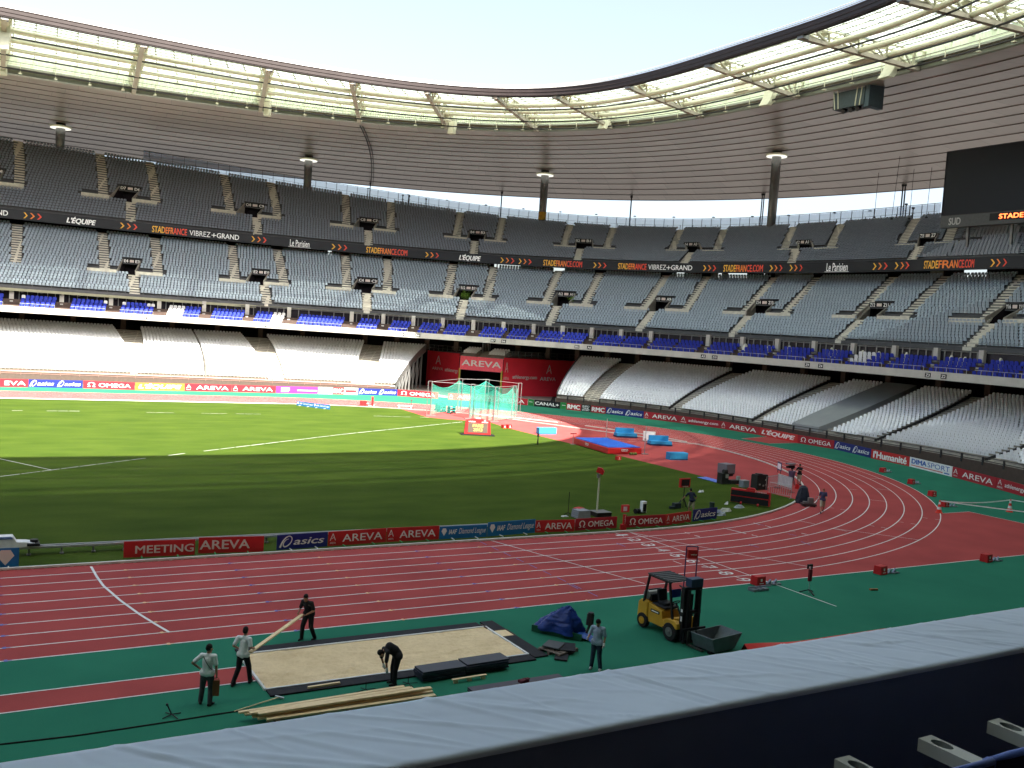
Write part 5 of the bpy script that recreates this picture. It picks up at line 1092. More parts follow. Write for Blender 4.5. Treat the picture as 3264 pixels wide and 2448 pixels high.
# blue benches and boxes near the high jump
def bigbox(loc,w,d,h,label,mat,rz=-.15):
    b1=B(); b1.box((0,0,h/2),(w,d,h)); o=thing('foam_block',(*loc,0),label,'foam block','blue foam blocks by the high jump',rz); b1.build('block',mat,o,bevel=.03); b2=B(); b2.box((0,-d/2-.006,h*.12),(w*.98,.01,.04)); b2.build('base_seam',mblack,o); return o
mfoam=M('foam_blue',(.03,.27,.55),.6,0,.08,2)
bigbox(G(5,1328,1153),2.3,.7,.72,'pale-lit blue foam block in the sunlit spot of the run-up',mfoam,0); bigbox((25.5,-10.9),2.0,.8,.70,'blue foam block lying alone right of the high jump mat',mfoam,-.12)
for a,l in (((31.7,5.5),'left blue bench with backrest beyond the high jump'),((31.3,-1.1),'right blue bench with backrest beside the white box')):
    b1=B(); b1.box((0,-.1,.34),(2.4,1.1,.30)); b2=B(); b2.box((0,.32,.72),(2.2,.28,.60)); b3=B(); b3.box((0,-.1,.10),(2.5,1.2,.16)); simple('blue_bench',[('seat',b1,mfoam),('backrest',b2,mfoam),('plinth',b3,M('plinth_navy',(.01,.03,.09),.6))],(*a,0),l,'bench','blue benches by the high jump',-.3)  # plinth in a darker navy than the seat
b1=B(); b1.box((0,0,.62),(1.3,.5,1.0)); b2=B(); b2.box((0,0,.06),(1.3,.5,.10)); b3=B(); b3.box((0,-.26,.62),(1.1,.02,.8))
simple('white_cabinet',[('body',b1,mwhiteb),('plinth',b2,msteel),('door_panel',b3,mwhite)],(32.1,1.7,0),'white cabinet standing between the two blue benches','cabinet',None,-.6)
# high jump
A_=G(5,1505,1218);B2=G(5,1725,1285);C_=G(5,1945,1285); A3=np.array(A_);B3=np.array(B2);C3=np.array(C_); D3=A3+(C3-B3)
t=thing('high_jump_mat',(float((A3[0]+C3[0])/2),float((A3[1]+C3[1])/2),0),'large high jump landing mat with red sides and bright blue top','landing mat'); o_=np.array([t.location.x,t.location.y])
q=[tuple(p-o_) for p in (A3,B3,C3,D3)]; b_=B(); b_.prism(q,.03,.62); b_.build('mat_body',mred,t,bevel=.06)
cq=np.mean(q,0); q2=[tuple(cq+(np.array(p)-cq)*.955) for p in q]; b_=B(); b_.prism(q2,.62,.70); b_.build('top_pad',M('mat_blue',(.02,.13,.62),.5,0,.06,1),t)
b_=B()
for (P,Q,f) in ((q[0],q[1],.42),(q[1],q[2],.48)):
    P=np.array(P);Q=np.array(Q); dd=(Q-P)/np.linalg.norm(Q-P); nn=np.array([dd[1],-dd[0]]); c0=P+(Q-P)*f
    put2d(b_,text2d('DIMA',.2,.05),0,1,0,1,lambda a,c,c0=c0,dd=dd,nn=nn:(*(c0+dd*(a-.5)*.8+nn*.075),.36+.16*c)); put2d(b_,glyph('R'),0,1,0,1,lambda a,c,c0=c0,dd=dd,nn=nn:(*(c0+dd*(a-.5)*.7+nn*.075),.28+.04*c))
b_.build('lettering',mlet,t)
for p,l,h in ((G(5,1715,1180),'far high jump upright behind the mat',UZ(5,1722,1055,G(5,1715,1180))),(G(5,1963,1285),'near high jump upright at the right corner of the mat',UZ(5,1970,1105,G(5,1963,1285)))):
    b1=B(); b1.cyl((0,0,h/2),.045,h,10); b2=B(); b2.box((0,0,.04),(.7,.45,.06)); b2.box((0,0,h*.55),(.12,.14,.10)); simple('high_jump_upright',[('post',b1,msilver),('base',b2,msteel)],(*p,0),l,'upright','high jump uprights')
p=G(5,1500,1222); b1=B(); b1.cyl((0,0,.55),.03,1.1,8); b2=B(); b2.box((0,0,1.12),(.75,.06,.10)); b3=B(); b3.box((0,0,.03),(.5,.3,.05)); simple('height_indicator',[('post',b1,msteel),('display',b2,M('dark_red',(.12,.02,.02),.5)),('base',b3,msteel)],(*p,0),'small dark indicator on a post at the left corner of the mat','indicator')
lanebox(G(5,1793,1322),'low red box on the grass in front of the high jump mat',gl,.1,False,.8)
b1=B()
for s in (-.28,.0,.28): b1.cyl((s,0,.14),.13,.22,10,axis=(1,0,0))
simple('weight_bags',[('bag',b1,M('olive_bag',(.10,.13,.03),.8))],(*G(5,1890,1291),0),'green sandbags lying against the front of the landing mat','sandbag')
p=G(5,1272,1222); b1=B(); b1.cyl((0,0,.45),.09,.9,8,r2=.03); b2=B(); b2.box((0,0,.95),(.2,.1,.35)); simple('wind_gauge',[('leg',b1,mblack),('head',b2,mblack)],(*p,0),'narrow dark marker post at the edge of the sunlit grass','post')
# finish area ------------------------------------------------------------
cp=(.95,-32.37)
b1=B(); b1.tube([(0,0,.25),(0,0,2.55)],[.055,.05],8); b2=B(); b2.extr([(-.22,0),(.22,0),(.22,.22),(.05,.34),(-.22,.30)],(0,0,2.68),(.7,-.7,-.35),(.2,-.2,1),(.7,.7,0),.22); b3=B(); b3.box((0,0,2.60),(.34,.20,.05)); b3.cyl((-.12,-.05,2.5),.09,.2,8); b4=B(); b4.box((.2,-.1,.13),(1.1,.9,.26)); b5=B(); b5.box((.2,-.1,.275),(1.12,.92,.02))
simple('finish_camera',[('mast',b1,mcream),('camera_housing',b2,mred),('tilt_head',b3,msteel),('ballast_box',b4,mblack),('box_lid',b5,msteel)],(*cp,0),'tall pale mast with a red finish camera on top standing on the grass','camera mast')
b1=B(); 
for k in range(4): b1.box((0,0,.06+.12*k),(.95-.03*k,.75,.11))
simple('slab_stack',[('slabs',b1,M('slab_grey',(.26,.27,.30),.6,0,.1,4))],(-.45,-32.65,0),'stack of grey slabs at the foot of the finish camera mast','slab stack')
lanebox((-.25,-32.1),'red box sitting behind the grey slab stack',gl,.4,False,1.1)
for k,(x,y) in enumerate(((-1.4,-32.3),(1.35,-31.5))):
    b1=B(); b1.extr([(-.22,0),(.22,0),(.15,.05),(-.18,.05)],(0,0,.01),(1,0,0),(0,0,1),(0,1,0),.2); o=b1.build('white_sheet',mwhiteb); o.location=(x,y,0); tag(o,'small white sheet on the grass %s of the finish camera'%('left' if k==0 else 'right'),'sheet')
p=G(0,462,830); b1=B(); b1.box((0,0,.45),(.16,.14,.9)); b1.box((-.05,0,.16),(.30,.24,.32)); b2=B(); b2.box((0,0,1.25),(.5,.16,.42)); b3=B(); put2d(b3,text2d('OMEGA',0,.03),0,1,0,1,lambda a,c:(-.03+.06*c,-.075,.35+.5*a)); b4=B(); b4.box((-.06,-.085,1.25),(.26,.01,.26))
simple('timing_post',[('column',b1,mred),('head',b2,mred),('lettering',b3,mlet),('lens_panel',b4,M('lens_white',(.6,.55,.6),.4))],(*p,0),'bright red timing post with a square head at the inner end of the finish line','timing post')
p=G(0,25,722); b1=B(); b1.cyl((0,0,.75),.02,1.5,6); b2=B()
for k in range(3): q=k*2.094; b2.beam((0,0,.2),(.28*math.cos(q),.28*math.sin(q),.02),.03,.03)
simple('thin_stand',[('pole',b1,mblack),('tripod_leg',b2,mblack)],(*p,0),'thin black microphone stand alone on the shaded grass','stand')
p=G(0,612,702); b1=B(); b1.box((0,0,.42),(.32,.28,.72)); b2=B(); b2.box((.0,-.15,.38),(.26,.02,.5)); b3=B(); 
for s in (-.62,-.42): b3.cyl((s,-.05,.17),.16,.14,12,axis=(1,.3,0))
b3.box((-.2,0,.05),(.6,.3,.08)); simple('monitor_box',[('cabinet',b1,mwhite),('screen',b2,mblack),('cable_drum',b3,mblack)],(*p,0),'white field monitor with dark drums beside it on the grass','monitor')
p=G(0,925,660); b1=B(); b1.cyl((0,0,.8),.03,1.6,8); b2=B(); b2.box((0,0,1.72),(.88,.14,.62)); b3=B(); b3.box((0,-.08,1.74),(.68,.02,.42)); b4=B()
for k in range(3): q=k*2.094+.5; b4.beam((0,0,.75),(.5*math.cos(q),.5*math.sin(q),.02),.04,.04)
b5=B(); put2d(b5,text2d('OMEGA',0,.03),0,1,0,1,lambda a,c:(-.22+.5*a,-.075,1.44+.06*c))
simple('infield_display',[('pole',b1,mblack),('frame',b2,mred),('screen',b3,mblack),('tripod_leg',b4,mblack),('lettering',b5,mlet)],(*p,0),'red-framed display on a black tripod beside the man in shorts','display')
p=G(0,875,665); b1=B(); b1.box((0,0,.2),(.55,.35,.35)); b1.box((-.45,-.1,.1),(.4,.25,.18)); b1.beam((.2,0,.3),(.6,.2,.55),.05,.05); o=b1.build('equipment_bag',M('bag_dark',(.015,.025,.03),.7),bevel=.04); o.location=(*p,0); tag(o,'dark equipment bags heaped at the foot of the tripod display','bag')
# long red timing display
P0=G(0,1300,620);P1=G(0,1598,662); dx=np.array([P1[0]-P0[0],P1[1]-P0[1]]); Lb=np.linalg.norm(dx)+.1; rz=math.atan2(dx[1],dx[0])
t=thing('timing_display',((P0[0]+P1[0])/2,(P0[1]+P1[1])/2,0),'long red-framed black timing display standing on the grass by the bend','timing display',None,rz)
b_=B(); b_.box((0,.16,.58),(Lb,.34,.98)); b_.extr([(-.35,0),(.35,0),(.22,.16),(-.22,.16)],(0,.16,1.07),(1,0,0),(0,0,1),(0,1,0),.3); b_.build('frame',mred,t,bevel=.02)
b_=B(); b_.box((-.04,-.018,.78),(Lb-.12,.02,.36)); b_.box((-.04,-.018,.32),(Lb-.12,.02,.42)); b_.build('display',mblack,t)
b_=B(); 
for s in (-.6,.6): b_.cyl((s,-.1,.1),.11,.12,12,axis=(1,0,0)); 
b_.build('wheel',mred,t)
b_=B(); put2d(b_,text2d('OMEGA',0,.03),0,1,0,1,lambda a,c:(Lb/2-.95+.7*a,-.016,.98+.075*c)); put2d(b_,omega2d(),0,1,0,1,lambda a,c:(Lb/2-1.08+.1*a,-.016,.98+.08*c)); b_.build('lettering',mlet,t)
# grey cabinet with camera, black case, small grey case
b1=B(); b1.box((0,0,.66),(1.15,1.0,.78)); b2=B(); b2.box((0,0,.22),(1.1,.95,.10)); b2.box((0,0,.09),(.95,.8,.16))
simple('grey_cabinet',[('cabinet',b1,M('cabinet_grey',(.17,.17,.19),.5,0,.06,2)),('underframe',b2,mblack)],(23.4,-19.9,0),'tall grey equipment cabinet on the infield run-up','cabinet',None,.15)
p=G(0,1235,470); b1=B(); b1.box((0,0,.45),(.7,.6,.85)); b1.cyl((.1,-.1,1.0),.18,.35,10,axis=(1,0,0)); b1.box((.9,-.3,.18),(1.0,.5,.3)); b1.beam((-.4,-.3,.05),(1.3,-.5,.05),.1,.08); b2=B(); b2.box((.15,-.32,.65),(.3,.03,.3)); b2.box((1.3,-.4,.4),(.25,.25,.5))
simple('broadcast_camera_pile',[('cases',b1,M('case_black',(.02,.022,.02),.6)),('panel',b2,M('case_grey',(.3,.33,.3),.5))],(*p,0),'dark camera and cases piled in front of the grey cabinet','camera equipment')
p=G(0,1403,500); b1=B(); b1.box((0,0,.28),(.62,.5,.5)); b2=B(); b2.box((0,0,.56),(.64,.52,.05)); simple('grey_case',[('body',b1,M('case_blue_grey',(.20,.24,.27),.5)),('lid',b2,M('lid_grey',(.3,.32,.32),.5))],(*p,0),'small grey flight case left of the black tall case','case')
p=G(0,1520,515); b1=B(); b1.box((0,0,.58),(1.15,.7,1.1)); b2=B(); b2.box((0,0,1.16),(1.1,.65,.08)); b2.cyl((-.1,0,1.22),.3,.1,10); b3=B(); 
for x,z in ((-.3,.45),(.35,.8),(.1,.35),(.4,.4)): b3.box((x,-.36,z),(.16,.02,.12))
simple('black_case',[('body',b1,M('case_black',(0,0,0))),('cover',b2,mblack),('sticker',b3,M('case_grey',(0,0,0)))],(*p,0),'tall black flight case with stickers beside the crowd barrier','case')
# crowd barriers
def barrier(P,Q,h,label,solid,grp='crowd barriers by the bend'):
    P=np.array([*P,0.]);Q=np.array([*Q,0.]);m=(P+Q)/2; t=thing('crowd_barrier',m.tolist(),label,'crowd barrier',grp); b_=B(); P=P-m;Q=Q-m
    b_.tube([P+[0,0,.05],P+[0,0,h],Q+[0,0,h],Q+[0,0,.05]],.03,6); b_.beam(P+[0,0,.2],Q+[0,0,.2],.03,.03); b_.build('frame',msilver,t)
    b_=B(); n=10
    for k in range(1,n): p=P+(Q-P)*k/n; b_.beam(p+[0,0,.2],p+[0,0,h],.022,.022,up=(1,0,0))
    b_.build('bars',msilver,t); d=(Q-P)/np.linalg.norm(Q-P); nn=np.array([-d[1],d[0],0]); b_=B()
    for e in (P,Q): b_.beam(e-nn*.3+[0,0,.03],e+nn*.3+[0,0,.03],.05,.04)
    b_.build('foot',msteel,t)
    if solid: b_=B(); b_.add([P+nn*.03+[0,0,.3],Q+nn*.03+[0,0,.3],Q+nn*.03+[0,0,h-.03],P+nn*.03+[0,0,h-.03]],[(0,1,2,3)]); b_.build('white_panel',mwhiteb,t)
barrier(G(0,1575,520),G(0,1665,505),1.05,'thin mesh crowd barrier joining the black case',False); barrier(G(0,1665,505),G(0,1775,540),1.15,'crowd barrier with a white panel facing the bend',True); barrier(G(0,1600,560),G(0,1770,590),1.0,'low crowd barrier standing in front of the white-panelled one',False)
# small framed sign, blue mat, drapes, cart
b1=B(); b1.box((0,0,.62),(.04,1.15,.75)); b2=B(); b2.box((-.03,0,.62),(.02,.9,.5)); b3=B(); b3.beam((0,-.4,0),(0,-.4,.6),.04,.04,up=(1,0,0)); b3.beam((0,.4,0),(0,.4,.6),.04,.04,up=(1,0,0))
simple('framed_sign',[('frame',b1,M('sign_navy',(.04,.04,.12),.5)),('sheet',b2,mwhite),('leg',b3,mblack)],(30.4,-19.3,0),'small framed notice board standing by the inner kerb of the bend','sign',None,-.5)
P=[G(0,*a) for a in [(1040,425),(1190,465),(1212,450),(1110,422)]]; b_=B(); cx_=np.mean(P,0); b_.prism([tuple(np.array(q)-cx_) for q in P],.02,.05); o=b_.build('blue_mat',M('mat_pale_blue',(.12,.20,.60),.6,0,.3,4)); o.location=(*cx_,0); tag(o,'blue and white printed mat lying at the grass edge left of the grey cabinet','mat')
p=G(0,1862,622); b1=B(); n=14; V=[];rr=[(.55,.0),(.52,.4),(.42,.8),(.30,1.15),(.12,1.3)]
for j,(r_,z_) in enumerate(rr): V+=[(r_*(1+.12*math.sin(5*q+j))*math.cos(q),r_*(1+.12*math.cos(4*q))*math.sin(q),z_) for q in np.linspace(0,2*math.pi,n,endpoint=False)]
b1.add(V,[(a*n+q,a*n+(q+1)%n,(a+1)*n+(q+1)%n,(a+1)*n+q) for a in range(4) for q in range(n)]+[tuple(4*n+q for q in range(n))]); o=b1.build('draped_camera',M('drape_navy',(.015,.02,.035),.6,0,.2,6)); o.location=(*p,0); tag(o,'bulky camera draped in dark plastic on the innermost lane of the bend','camera equipment')
p=G(0,1908,648); b1=B(); b1.box((0,0,.14),(1.0,.6,.14)); b2=B(); b2.box((.15,.05,.42),(.35,.3,.4)); b2.box((-.25,0,.27),(.3,.3,.14)); b3=B(); b3.tube([(.45,.2,.15),(.62,.25,.75),(.62,-.2,.75),(.45,-.2,.15)],.02,5); b4=B()
for sx in (-.35,.35):
    for sy in (-.27,.27): b4.cyl((sx,sy,.08),.08,.05,10,axis=(0,1,0))
simple('hand_cart',[('deck',b1,M('cart_brown',(.05,.03,.03),.6)),('load',b2,msteel),('handle',b3,msteel),('wheel',b4,mblack)],(*p,0),'small cart loaded with gear behind the walking man','cart',None,-.5)
b1=B(); b1.cyl((0,0,.18),.2,.3,12,r2=.14); b1.cyl((0,0,.36),.12,.1,12); o=b1.build('red_bucket',mred); o.location=(*G(0,1818,512),0); tag(o,'small red container on the kerb beside the draped camera','container')
# litter of cables, sheets and bags on the grass near the last navy board
for k,(x,y,w_,l_,mt,lb) in enumerate([(1070,540,.5,.25,mwhite,'pale crumpled sheet alone on the grass right of the tripod display'),(1265,635,.3,.2,mwhiteb,'tiny white sheet left of the long timing display'),(1362,662,.9,.35,M('grey_cloth',(.30,.34,.36),.7),'grey cloth lying in front of the long timing display'),(1255,688,.95,.5,M('cream_cloth',(.42,.43,.36),.8),'cream cloth bundle behind the last navy board'),(1170,700,1.3,.45,M('pale_blue_cloth',(.32,.36,.46),.8),'pale blue cloth bundle right behind the last navy board'),(1230,722,.8,.3,M('grey_cloth',(0,0,0)),'grey plastic strip at the right end of the navy board')]):
    b1=B(); n=12; V=[(w_/2*(1+.25*math.sin(3*q+k))*math.cos(q),l_/2*(1+.3*math.cos(2*q+k))*math.sin(q),.02) for q in np.linspace(0,2*math.pi,n,endpoint=False)]; V2=[(v[0]*.6+.05,v[1]*.6,.02+.16*(.4+RNG.random())) for v in V]
    b1.add(V+V2,[(q,(q+1)%n,n+(q+1)%n,n+q) for q in range(n)]+[tuple(n+q for q in range(n))]); o=b1.build('cloth_bundle',mt); o.location=(*G(0,x,y),0); tag(o,lb,'cloth')
b1=B(); b1.cyl((0,0,.3),.17,.6,10); o=b1.build('dark_bin',M('bin_green',(.02,.04,.03),.6)); o.location=(*G(0,1150,685),0); tag(o,'dark cylindrical bin behind the last navy board','bin')
# traffic cones and tape
def cone(loc,lab,h=.95):
    t=thing('traffic_cone',(*loc,0),lab,'traffic cone','traffic cones at the bend'); b1=B(); b1.cyl((0,0,.03),.26,.06,12,r2=.24); b1.tube([(0,0,.06),(0,0,h*.28)],[.20,.155],14); b1.tube([(0,0,h*.48),(0,0,h*.68)],[.12,.085],14); b1.tube([(0,0,h*.86),(0,0,h)],[.055,.035],14); b1.build('cone_body',M('cone_red',(.75,.05,.03),.5),t)
    b2=B(); b2.tube([(0,0,h*.28),(0,0,h*.48)],[.156,.121],14); b2.tube([(0,0,h*.68),(0,0,h*.86)],[.086,.056],14); b2.build('white_band',mwhiteb,t); return t
c1=(28.5,-36.9);c2=(35.6,-37.9); cone(c1,'left red and white traffic cone on the outer lane line'); cone(c2,'right red and white traffic cone on the green strip',1.0)
b1=B(); 
def tape(P,Q,s): 
    n=14; A=[];C=[]
    for k in range(n+1): f=k/n; z=P[2]+(Q[2]-P[2])*f-s*math.sin(math.pi*f); x=P[0]+(Q[0]-P[0])*f; y=P[1]+(Q[1]-P[1])*f; A.append((x,y,z)); C.append((x+.01,y-.02,z-.075))
    b1.strip(A,C)
tape((*c1,.93),(*c2,.97),.18); e_=G(6,2330,1690); tape((*c1,.93),(33.5,-42.5,.80),.03); tape((*c2,.97),(39,-40.5,.8),.05)
o=b1.build('barrier_tape',mwhite); tag(o,'white barrier tape strung between the traffic cones','tape')
# photo-cell post on the near green strip and gantry behind the forklift
p=(.45,-50.09); b1=B(); b1.cyl((0,0,.7),.02,1.3,6); b2=B(); b2.box((0,0,.85),(.17,.10,.55)); b3=B(); b3.box((-.05,0,1.33),(.30,.08,.09)); b3.box((-.18,0,1.24),(.07,.07,.14)); b3.box((.05,0,1.25),(.08,.08,.2)); b4=B()
for k in range(3): q=k*2.094+.3; b4.beam((0,0,.18),(.42*math.cos(q),.42*math.sin(q),.02),.05,.04)
simple('photocell_post',[('pole',b1,msilver),('battery_pack',b2,M('dark_red2',(.16,.012,.02),.5)),('sensor_head',b3,mblack),('tripod_leg',b4,mblack)],(*p,0),'slim photocell stand with a dark red pack on the near green strip','photocell stand')
b1=B(); 
for s in (-.28,.28): b1.beam((s,0,0),(s,0,1.95),.045,.045,up=(1,0,0))
b1.beam((-.28,0,1.95),(.28,0,1.95),.045,.045); b2=B(); b2.box((0,-.02,1.62),(.46,.2,.40)); b3=B(); b3.beam((-.28,-.4,.03),(-.28,.4,.03),.06,.06); b3.beam((.28,-.4,.03),(.28,.4,.03),.06,.06); b4=B(); put2d(b4,text2d('OMEGA',0,.02),0,1,0,1,lambda a,c:(-.1+.3*a,-.125,1.58+.05*c))
simple('photocell_gantry',[('frame',b1,M('gantry_purple',(.06,.03,.10),.5)),('red_box',b2,mred),('foot',b3,mblack),('lettering',b4,mlet)],(-4.75,-47.75,0),'red box held in a tall thin frame behind the forklift mast','photocell gantry',None,-.3)
b1=B(); b1.box((0,0,.05),(.42,.10,.07)); b2=B(); b2.box((0,0,.015),(.40,.08,.02)); simple('brush',[('handle',b1,M('brush_wood',(.30,.13,.05),.7)),('bristle',b2,mbrown)],(4.2,-50.7,0),'small orange-brown brush lying on the near green strip','brush',None,-.3)
# ================================================================ SAND PIT
SX0,SX1,SY0,SY1=-25.68,-16.48,-52.9,-49.75
nx,ny=150,56; b_=B(); xs=np.linspace(SX0+.05,SX1-.05,nx);ys=np.linspace(SY0+.04,SY1-.04,ny); Z=np.zeros((nx,ny)); rs=np.random.default_rng(3)
for k in range(150):
    cx_=rs.uniform(SX0,SX1);cy_=rs.uniform(SY0,SY1);an=rs.normal(0,.5);sx_=rs.uniform(.10,.7);sy_=rs.uniform(.03,.10); h=rs.uniform(-.055,.05)
    X,Y=np.meshgrid(xs-cx_,ys-cy_,indexing='ij'); u_=X*math.cos(an)+Y*math.sin(an); v_=-X*math.sin(an)+Y*math.cos(an); Z+=h*np.exp(-(u_/sx_)**2-(v_/sy_)**2)
Z+=.015; V=[(xs[i],ys[j],max(.012,.02+Z[i,j])) for i in range(nx) for j in range(ny)]
b_.add(V,[(i*ny+j,(i+1)*ny+j,(i+1)*ny+j+1,i*ny+j+1) for i in range(nx-1) for j in range(ny-1)])
pit=thing('sand_pit',(-21,-51.3,0),'long jump pit of raked beige sand framed by black mats','sand pit')
def pp(o): o.matrix_parent_inverse=Matrix.Translation((21,51.3,0)); return o
pp(b_.build('sand',msand,pit,smooth=True))
b_=B()
for P,Q in (((SX0,SY0),(SX1,SY0)),((SX0,SY1),(SX1,SY1)),((SX0,SY0),(SX0,SY1)),((SX1,SY0),(SX1,SY1))): b_.beam((*P,.03),(*Q,.03),.07,.07)
pp(b_.build('white_edge',mwhiteb,pit))
b_=B(); b_.box(((SX0+SX1)/2,SY0-.30,.03),(SX1-SX0+.0,.50,.05)); b_.box(((SX0+SX1)/2-.05,SY1+.30,.03),(SX1-SX0-.1,.50,.05)); b_.box((SX1+.33,-51.95,.03),(.55,1.85,.05)); b_.box((SX1+.33,-53.05,.032),(.55,.4,.05)); b_.box((SX1+.33,-49.72,.03),(.55,1.05,.05))
pp(b_.build('mat_border',mrub,pit,bevel=.01))
b_=B(); b_.box((SX1+.33,-50.64,.02),(.48,.72,.03)); pp(b_.build('bare_slot',msand,pit)); b_=B()
for P,Q in (((SX1+.08,-50.26),(SX1+.6,-50.26)),((SX1+.08,-51.01),(SX1+.6,-51.01)),((SX1+.6,-50.26),(SX1+.6,-51.01))): b_.beam((*P,.03),(*Q,.03),.05,.05)
b_.beam((SX1-.05,-49.5,.04),(SX1-.05,-50.0,.04),.06,.06); pp(b_.build('slot_frame',mbrown,pit))
# panels, pallets, planks ---------------------------------------------------
def panels(name,corner,dirx,w,d,n,th,mat,label,cat,z0=0.,jit=.03,group=None,rz=0.):
    t=thing(name,(*corner,z0),label,cat,group,rz); rs=np.random.default_rng(int(abs(corner[0]*100)))
    for k in range(n):
        b_=B(); b_.box((w/2+rs.uniform(-jit,jit),d/2+rs.uniform(-jit,jit),th*(k+.5)),(w,d,th*.92),rs.uniform(-.01,.01)); b_.build('panel',mat,t)
    return t
panels('panel_stack',(-21.05,-54.0),0,1.55,.62,5,.06,M('panel_slate',(.035,.04,.06),.35,0,.1,3),'left stack of dark slate panels beside the sand pit','panel stack',.06,group='dark panel stacks',rz=.03)
panels('panel_stack',(-19.45,-53.93),0,1.6,.62,5,.06,M('panel_slate',(0,0,0)),'right stack of dark slate panels butting against the left one','panel stack',.07,.05,'dark panel stacks',.03)
def pallet(loc,w,d,label,rz,mat=mwood,h=.13):
    t=thing('pallet',(*loc,0),label,'pallet','pallets near the sand pit',rz); b1=B()
    for k in range(5): b1.box((-w/2+w*(k+.5)/5,0,h-.012),(w/5*.7,d,.022))
    b1.build('deck_boards',mat,t); b2=B()
    for y in (-d/2+.05,0,d/2-.05): b2.box((0,y,h/2),(w,.09,h*.6)); b2.box((0,y,.012),(w,.1,.022))
    b2.build('bearers',mat,t)
b1=B(); b1.box((.62,0,.12),(1.24,.10,.03)); 
for s in (.12,.62,1.12): b1.box((s,0,.055),(.12,.10,.10))
simple('pallet_beam',[('beam',b1,mwood)],(-20.15,-54.32,0),'short pale timber runner in front of the dark panel stacks','timber',None,.03)
panels('mat_stack',(-19.98,-55.62),0,3.35,.62,2,.06,M('panel_purple',(.045,.035,.055),.4,0,.1,3),'long flat stack of purple-grey boards partly hidden by the parapet','board stack',0,.02,None,.0)
b1=B(); b1.box((0,0,.07),(.34,.20,.10),.2); b1.box((.12,-.03,.13),(.16,.12,.05),.5); o=b1.build('work_gloves',M('glove_brown',(.10,.02,.03),.8),bevel=.03); o.location=(-18.15,-55.35,.13); tag(o,'dark red-brown gloves left on the purple-grey boards','gloves')
pallet((-15.25,-52.9),1.15,.95,'grey weathered pallet under the rubber tiles',.35,M('pallet_grey',(.16,.13,.11),.8,0,.2,5))
for k,(x,y,z,w_,d_2,r_,mt,lab) in enumerate([(-15.0,-52.95,.15,.85,.75,.42,mrub,'black rubber tile lying on the right of the pallet'),(-15.35,-52.75,.20,.80,.62,.15,M('tile_grey',(.07,.075,.08),.6,0,.1,8),'grey-topped rubber tile lying askew on the pallet'),(-15.45,-53.45,.04,.85,.45,.35,mrub,'black rubber tile lying on the ground before the pallet')]):
    b1=B(); b1.box((0,0,0),(w_,d_2,.05)); o=b1.build('rubber_tile',mt,bevel=.008); o.location=(x,y,z); o.rotation_euler=(.02 if k else 0,.03*k if k<2 else 0,r_+.55); tag(o,lab,'rubber tile')
# planks
pile=[(-26.5,-55.06,.14,5.3,.15,.05,.0),(-26.6,-54.9,.14,5.2,.15,.05,.01),(-26.3,-55.22,.14,5.1,.16,.05,-.01),(-26.45,-55.0,.21,5.25,.15,.05,.008),(-26.8,-54.82,.20,5.1,.14,.045,.02),(-26.7,-54.95,.27,4.9,.16,.05,.03),(-26.5,-55.1,.28,5.0,.15,.05,.0),(-26.95,-54.78,.26,5.0,.12,.045,.028)]
for k,(x,y,z,l_,w_,h_,r_) in enumerate(pile):
    b1=B(); b1.box((l_/2,0,0),(l_,w_,h_)); o=b1.build('timber_plank',mwood,bevel=.004); o.location=(x,y,z); o.rotation_euler=(0,-.006+.004*(k%3),r_); tag(o,'long pine plank in the heap beside the parapet','plank','planks heaped by the parapet')
for k in range(3):
    b1=B(); b1.box((0,0,.05),(.12,.85,.10)); o=b1.build('support_block',M('dark_wood',(.10,.07,.05),.8)); o.location=(-26.0+2.1*k,-55.02,0); tag(o,('left','middle','right')[k]+' dark bearer under the plank heap','timber')
b1=B(); b1.box((0,0,0),(1.02,.09,.06)); o=b1.build('timber_offcut',mwood,bevel=.004); o.location=(-24.0,-53.3,.09); o.rotation_euler=(0,0,.03); tag(o,'short pine offcut lying on the near black border of the pit','plank')
b1=B(); b1.tube([(-26.9,-54.13,.03),(-25.5,-53.66,.06)],.018,6); b2=B(); b2.box((-25.47,-53.65,.05),(.30,.05,.05),-.9); t=thing('sand_rake',(-26.2,-53.9,0),'thin wooden rake lying on the green left of the plank heap','rake')
for nm,bb_,m in (('handle',b1,mwood),('head',b2,msilver)): bb_.build(nm,m,t).matrix_parent_inverse=Matrix.Translation((26.2,53.9,0))
b1=B()
for k in range(4): q=k*1.571+.4; b1.tube([(0,0,.06),(.28*math.cos(q),.28*math.sin(q),.02)],.016,5)
b2=B(); b2.tube([(0,0,.05),(-.10,.12,.28)],.02,6); b2.cyl((-.11,.13,.30),.035,.05,8); simple('tripod_base',[('tripod_leg',b1,mblack),('stem',b2,mblack)],(-28.52,-53.8,0),'small black four-legged stand base lying on the near green','stand')
b1=B(); P=[(-33.4,-54.05,.02),(-32.69,-54.07,.02),(-31.0,-54.2,.02),(-29.8,-54.2,.02),(-28.44,-54.17,.02),(-27.6,-54.13,.02),(-26.9,-54.12,.02),(-26.3,-54.14,.02)]; b1.tube(P,.022,5); o=b1.build('ground_cable',mblack); tag(o,'thin black cable running along the near green strip','cable')
b1=B()
for x in (-22.9,-21.5): 
    for k in range(4): q=k*1.571+.2; b1.tube([(x,-53.95,.05),(x+.35*math.cos(q),-53.95+.25*math.sin(q),.015)],.012,4)
    b1.tube([(x,-53.95,.04),(x,-53.95,.3)],.012,4)
o=b1.build('wire_spreader',mblack); tag(o,'thin dark wire spreader lying by the bending man','wire frame')
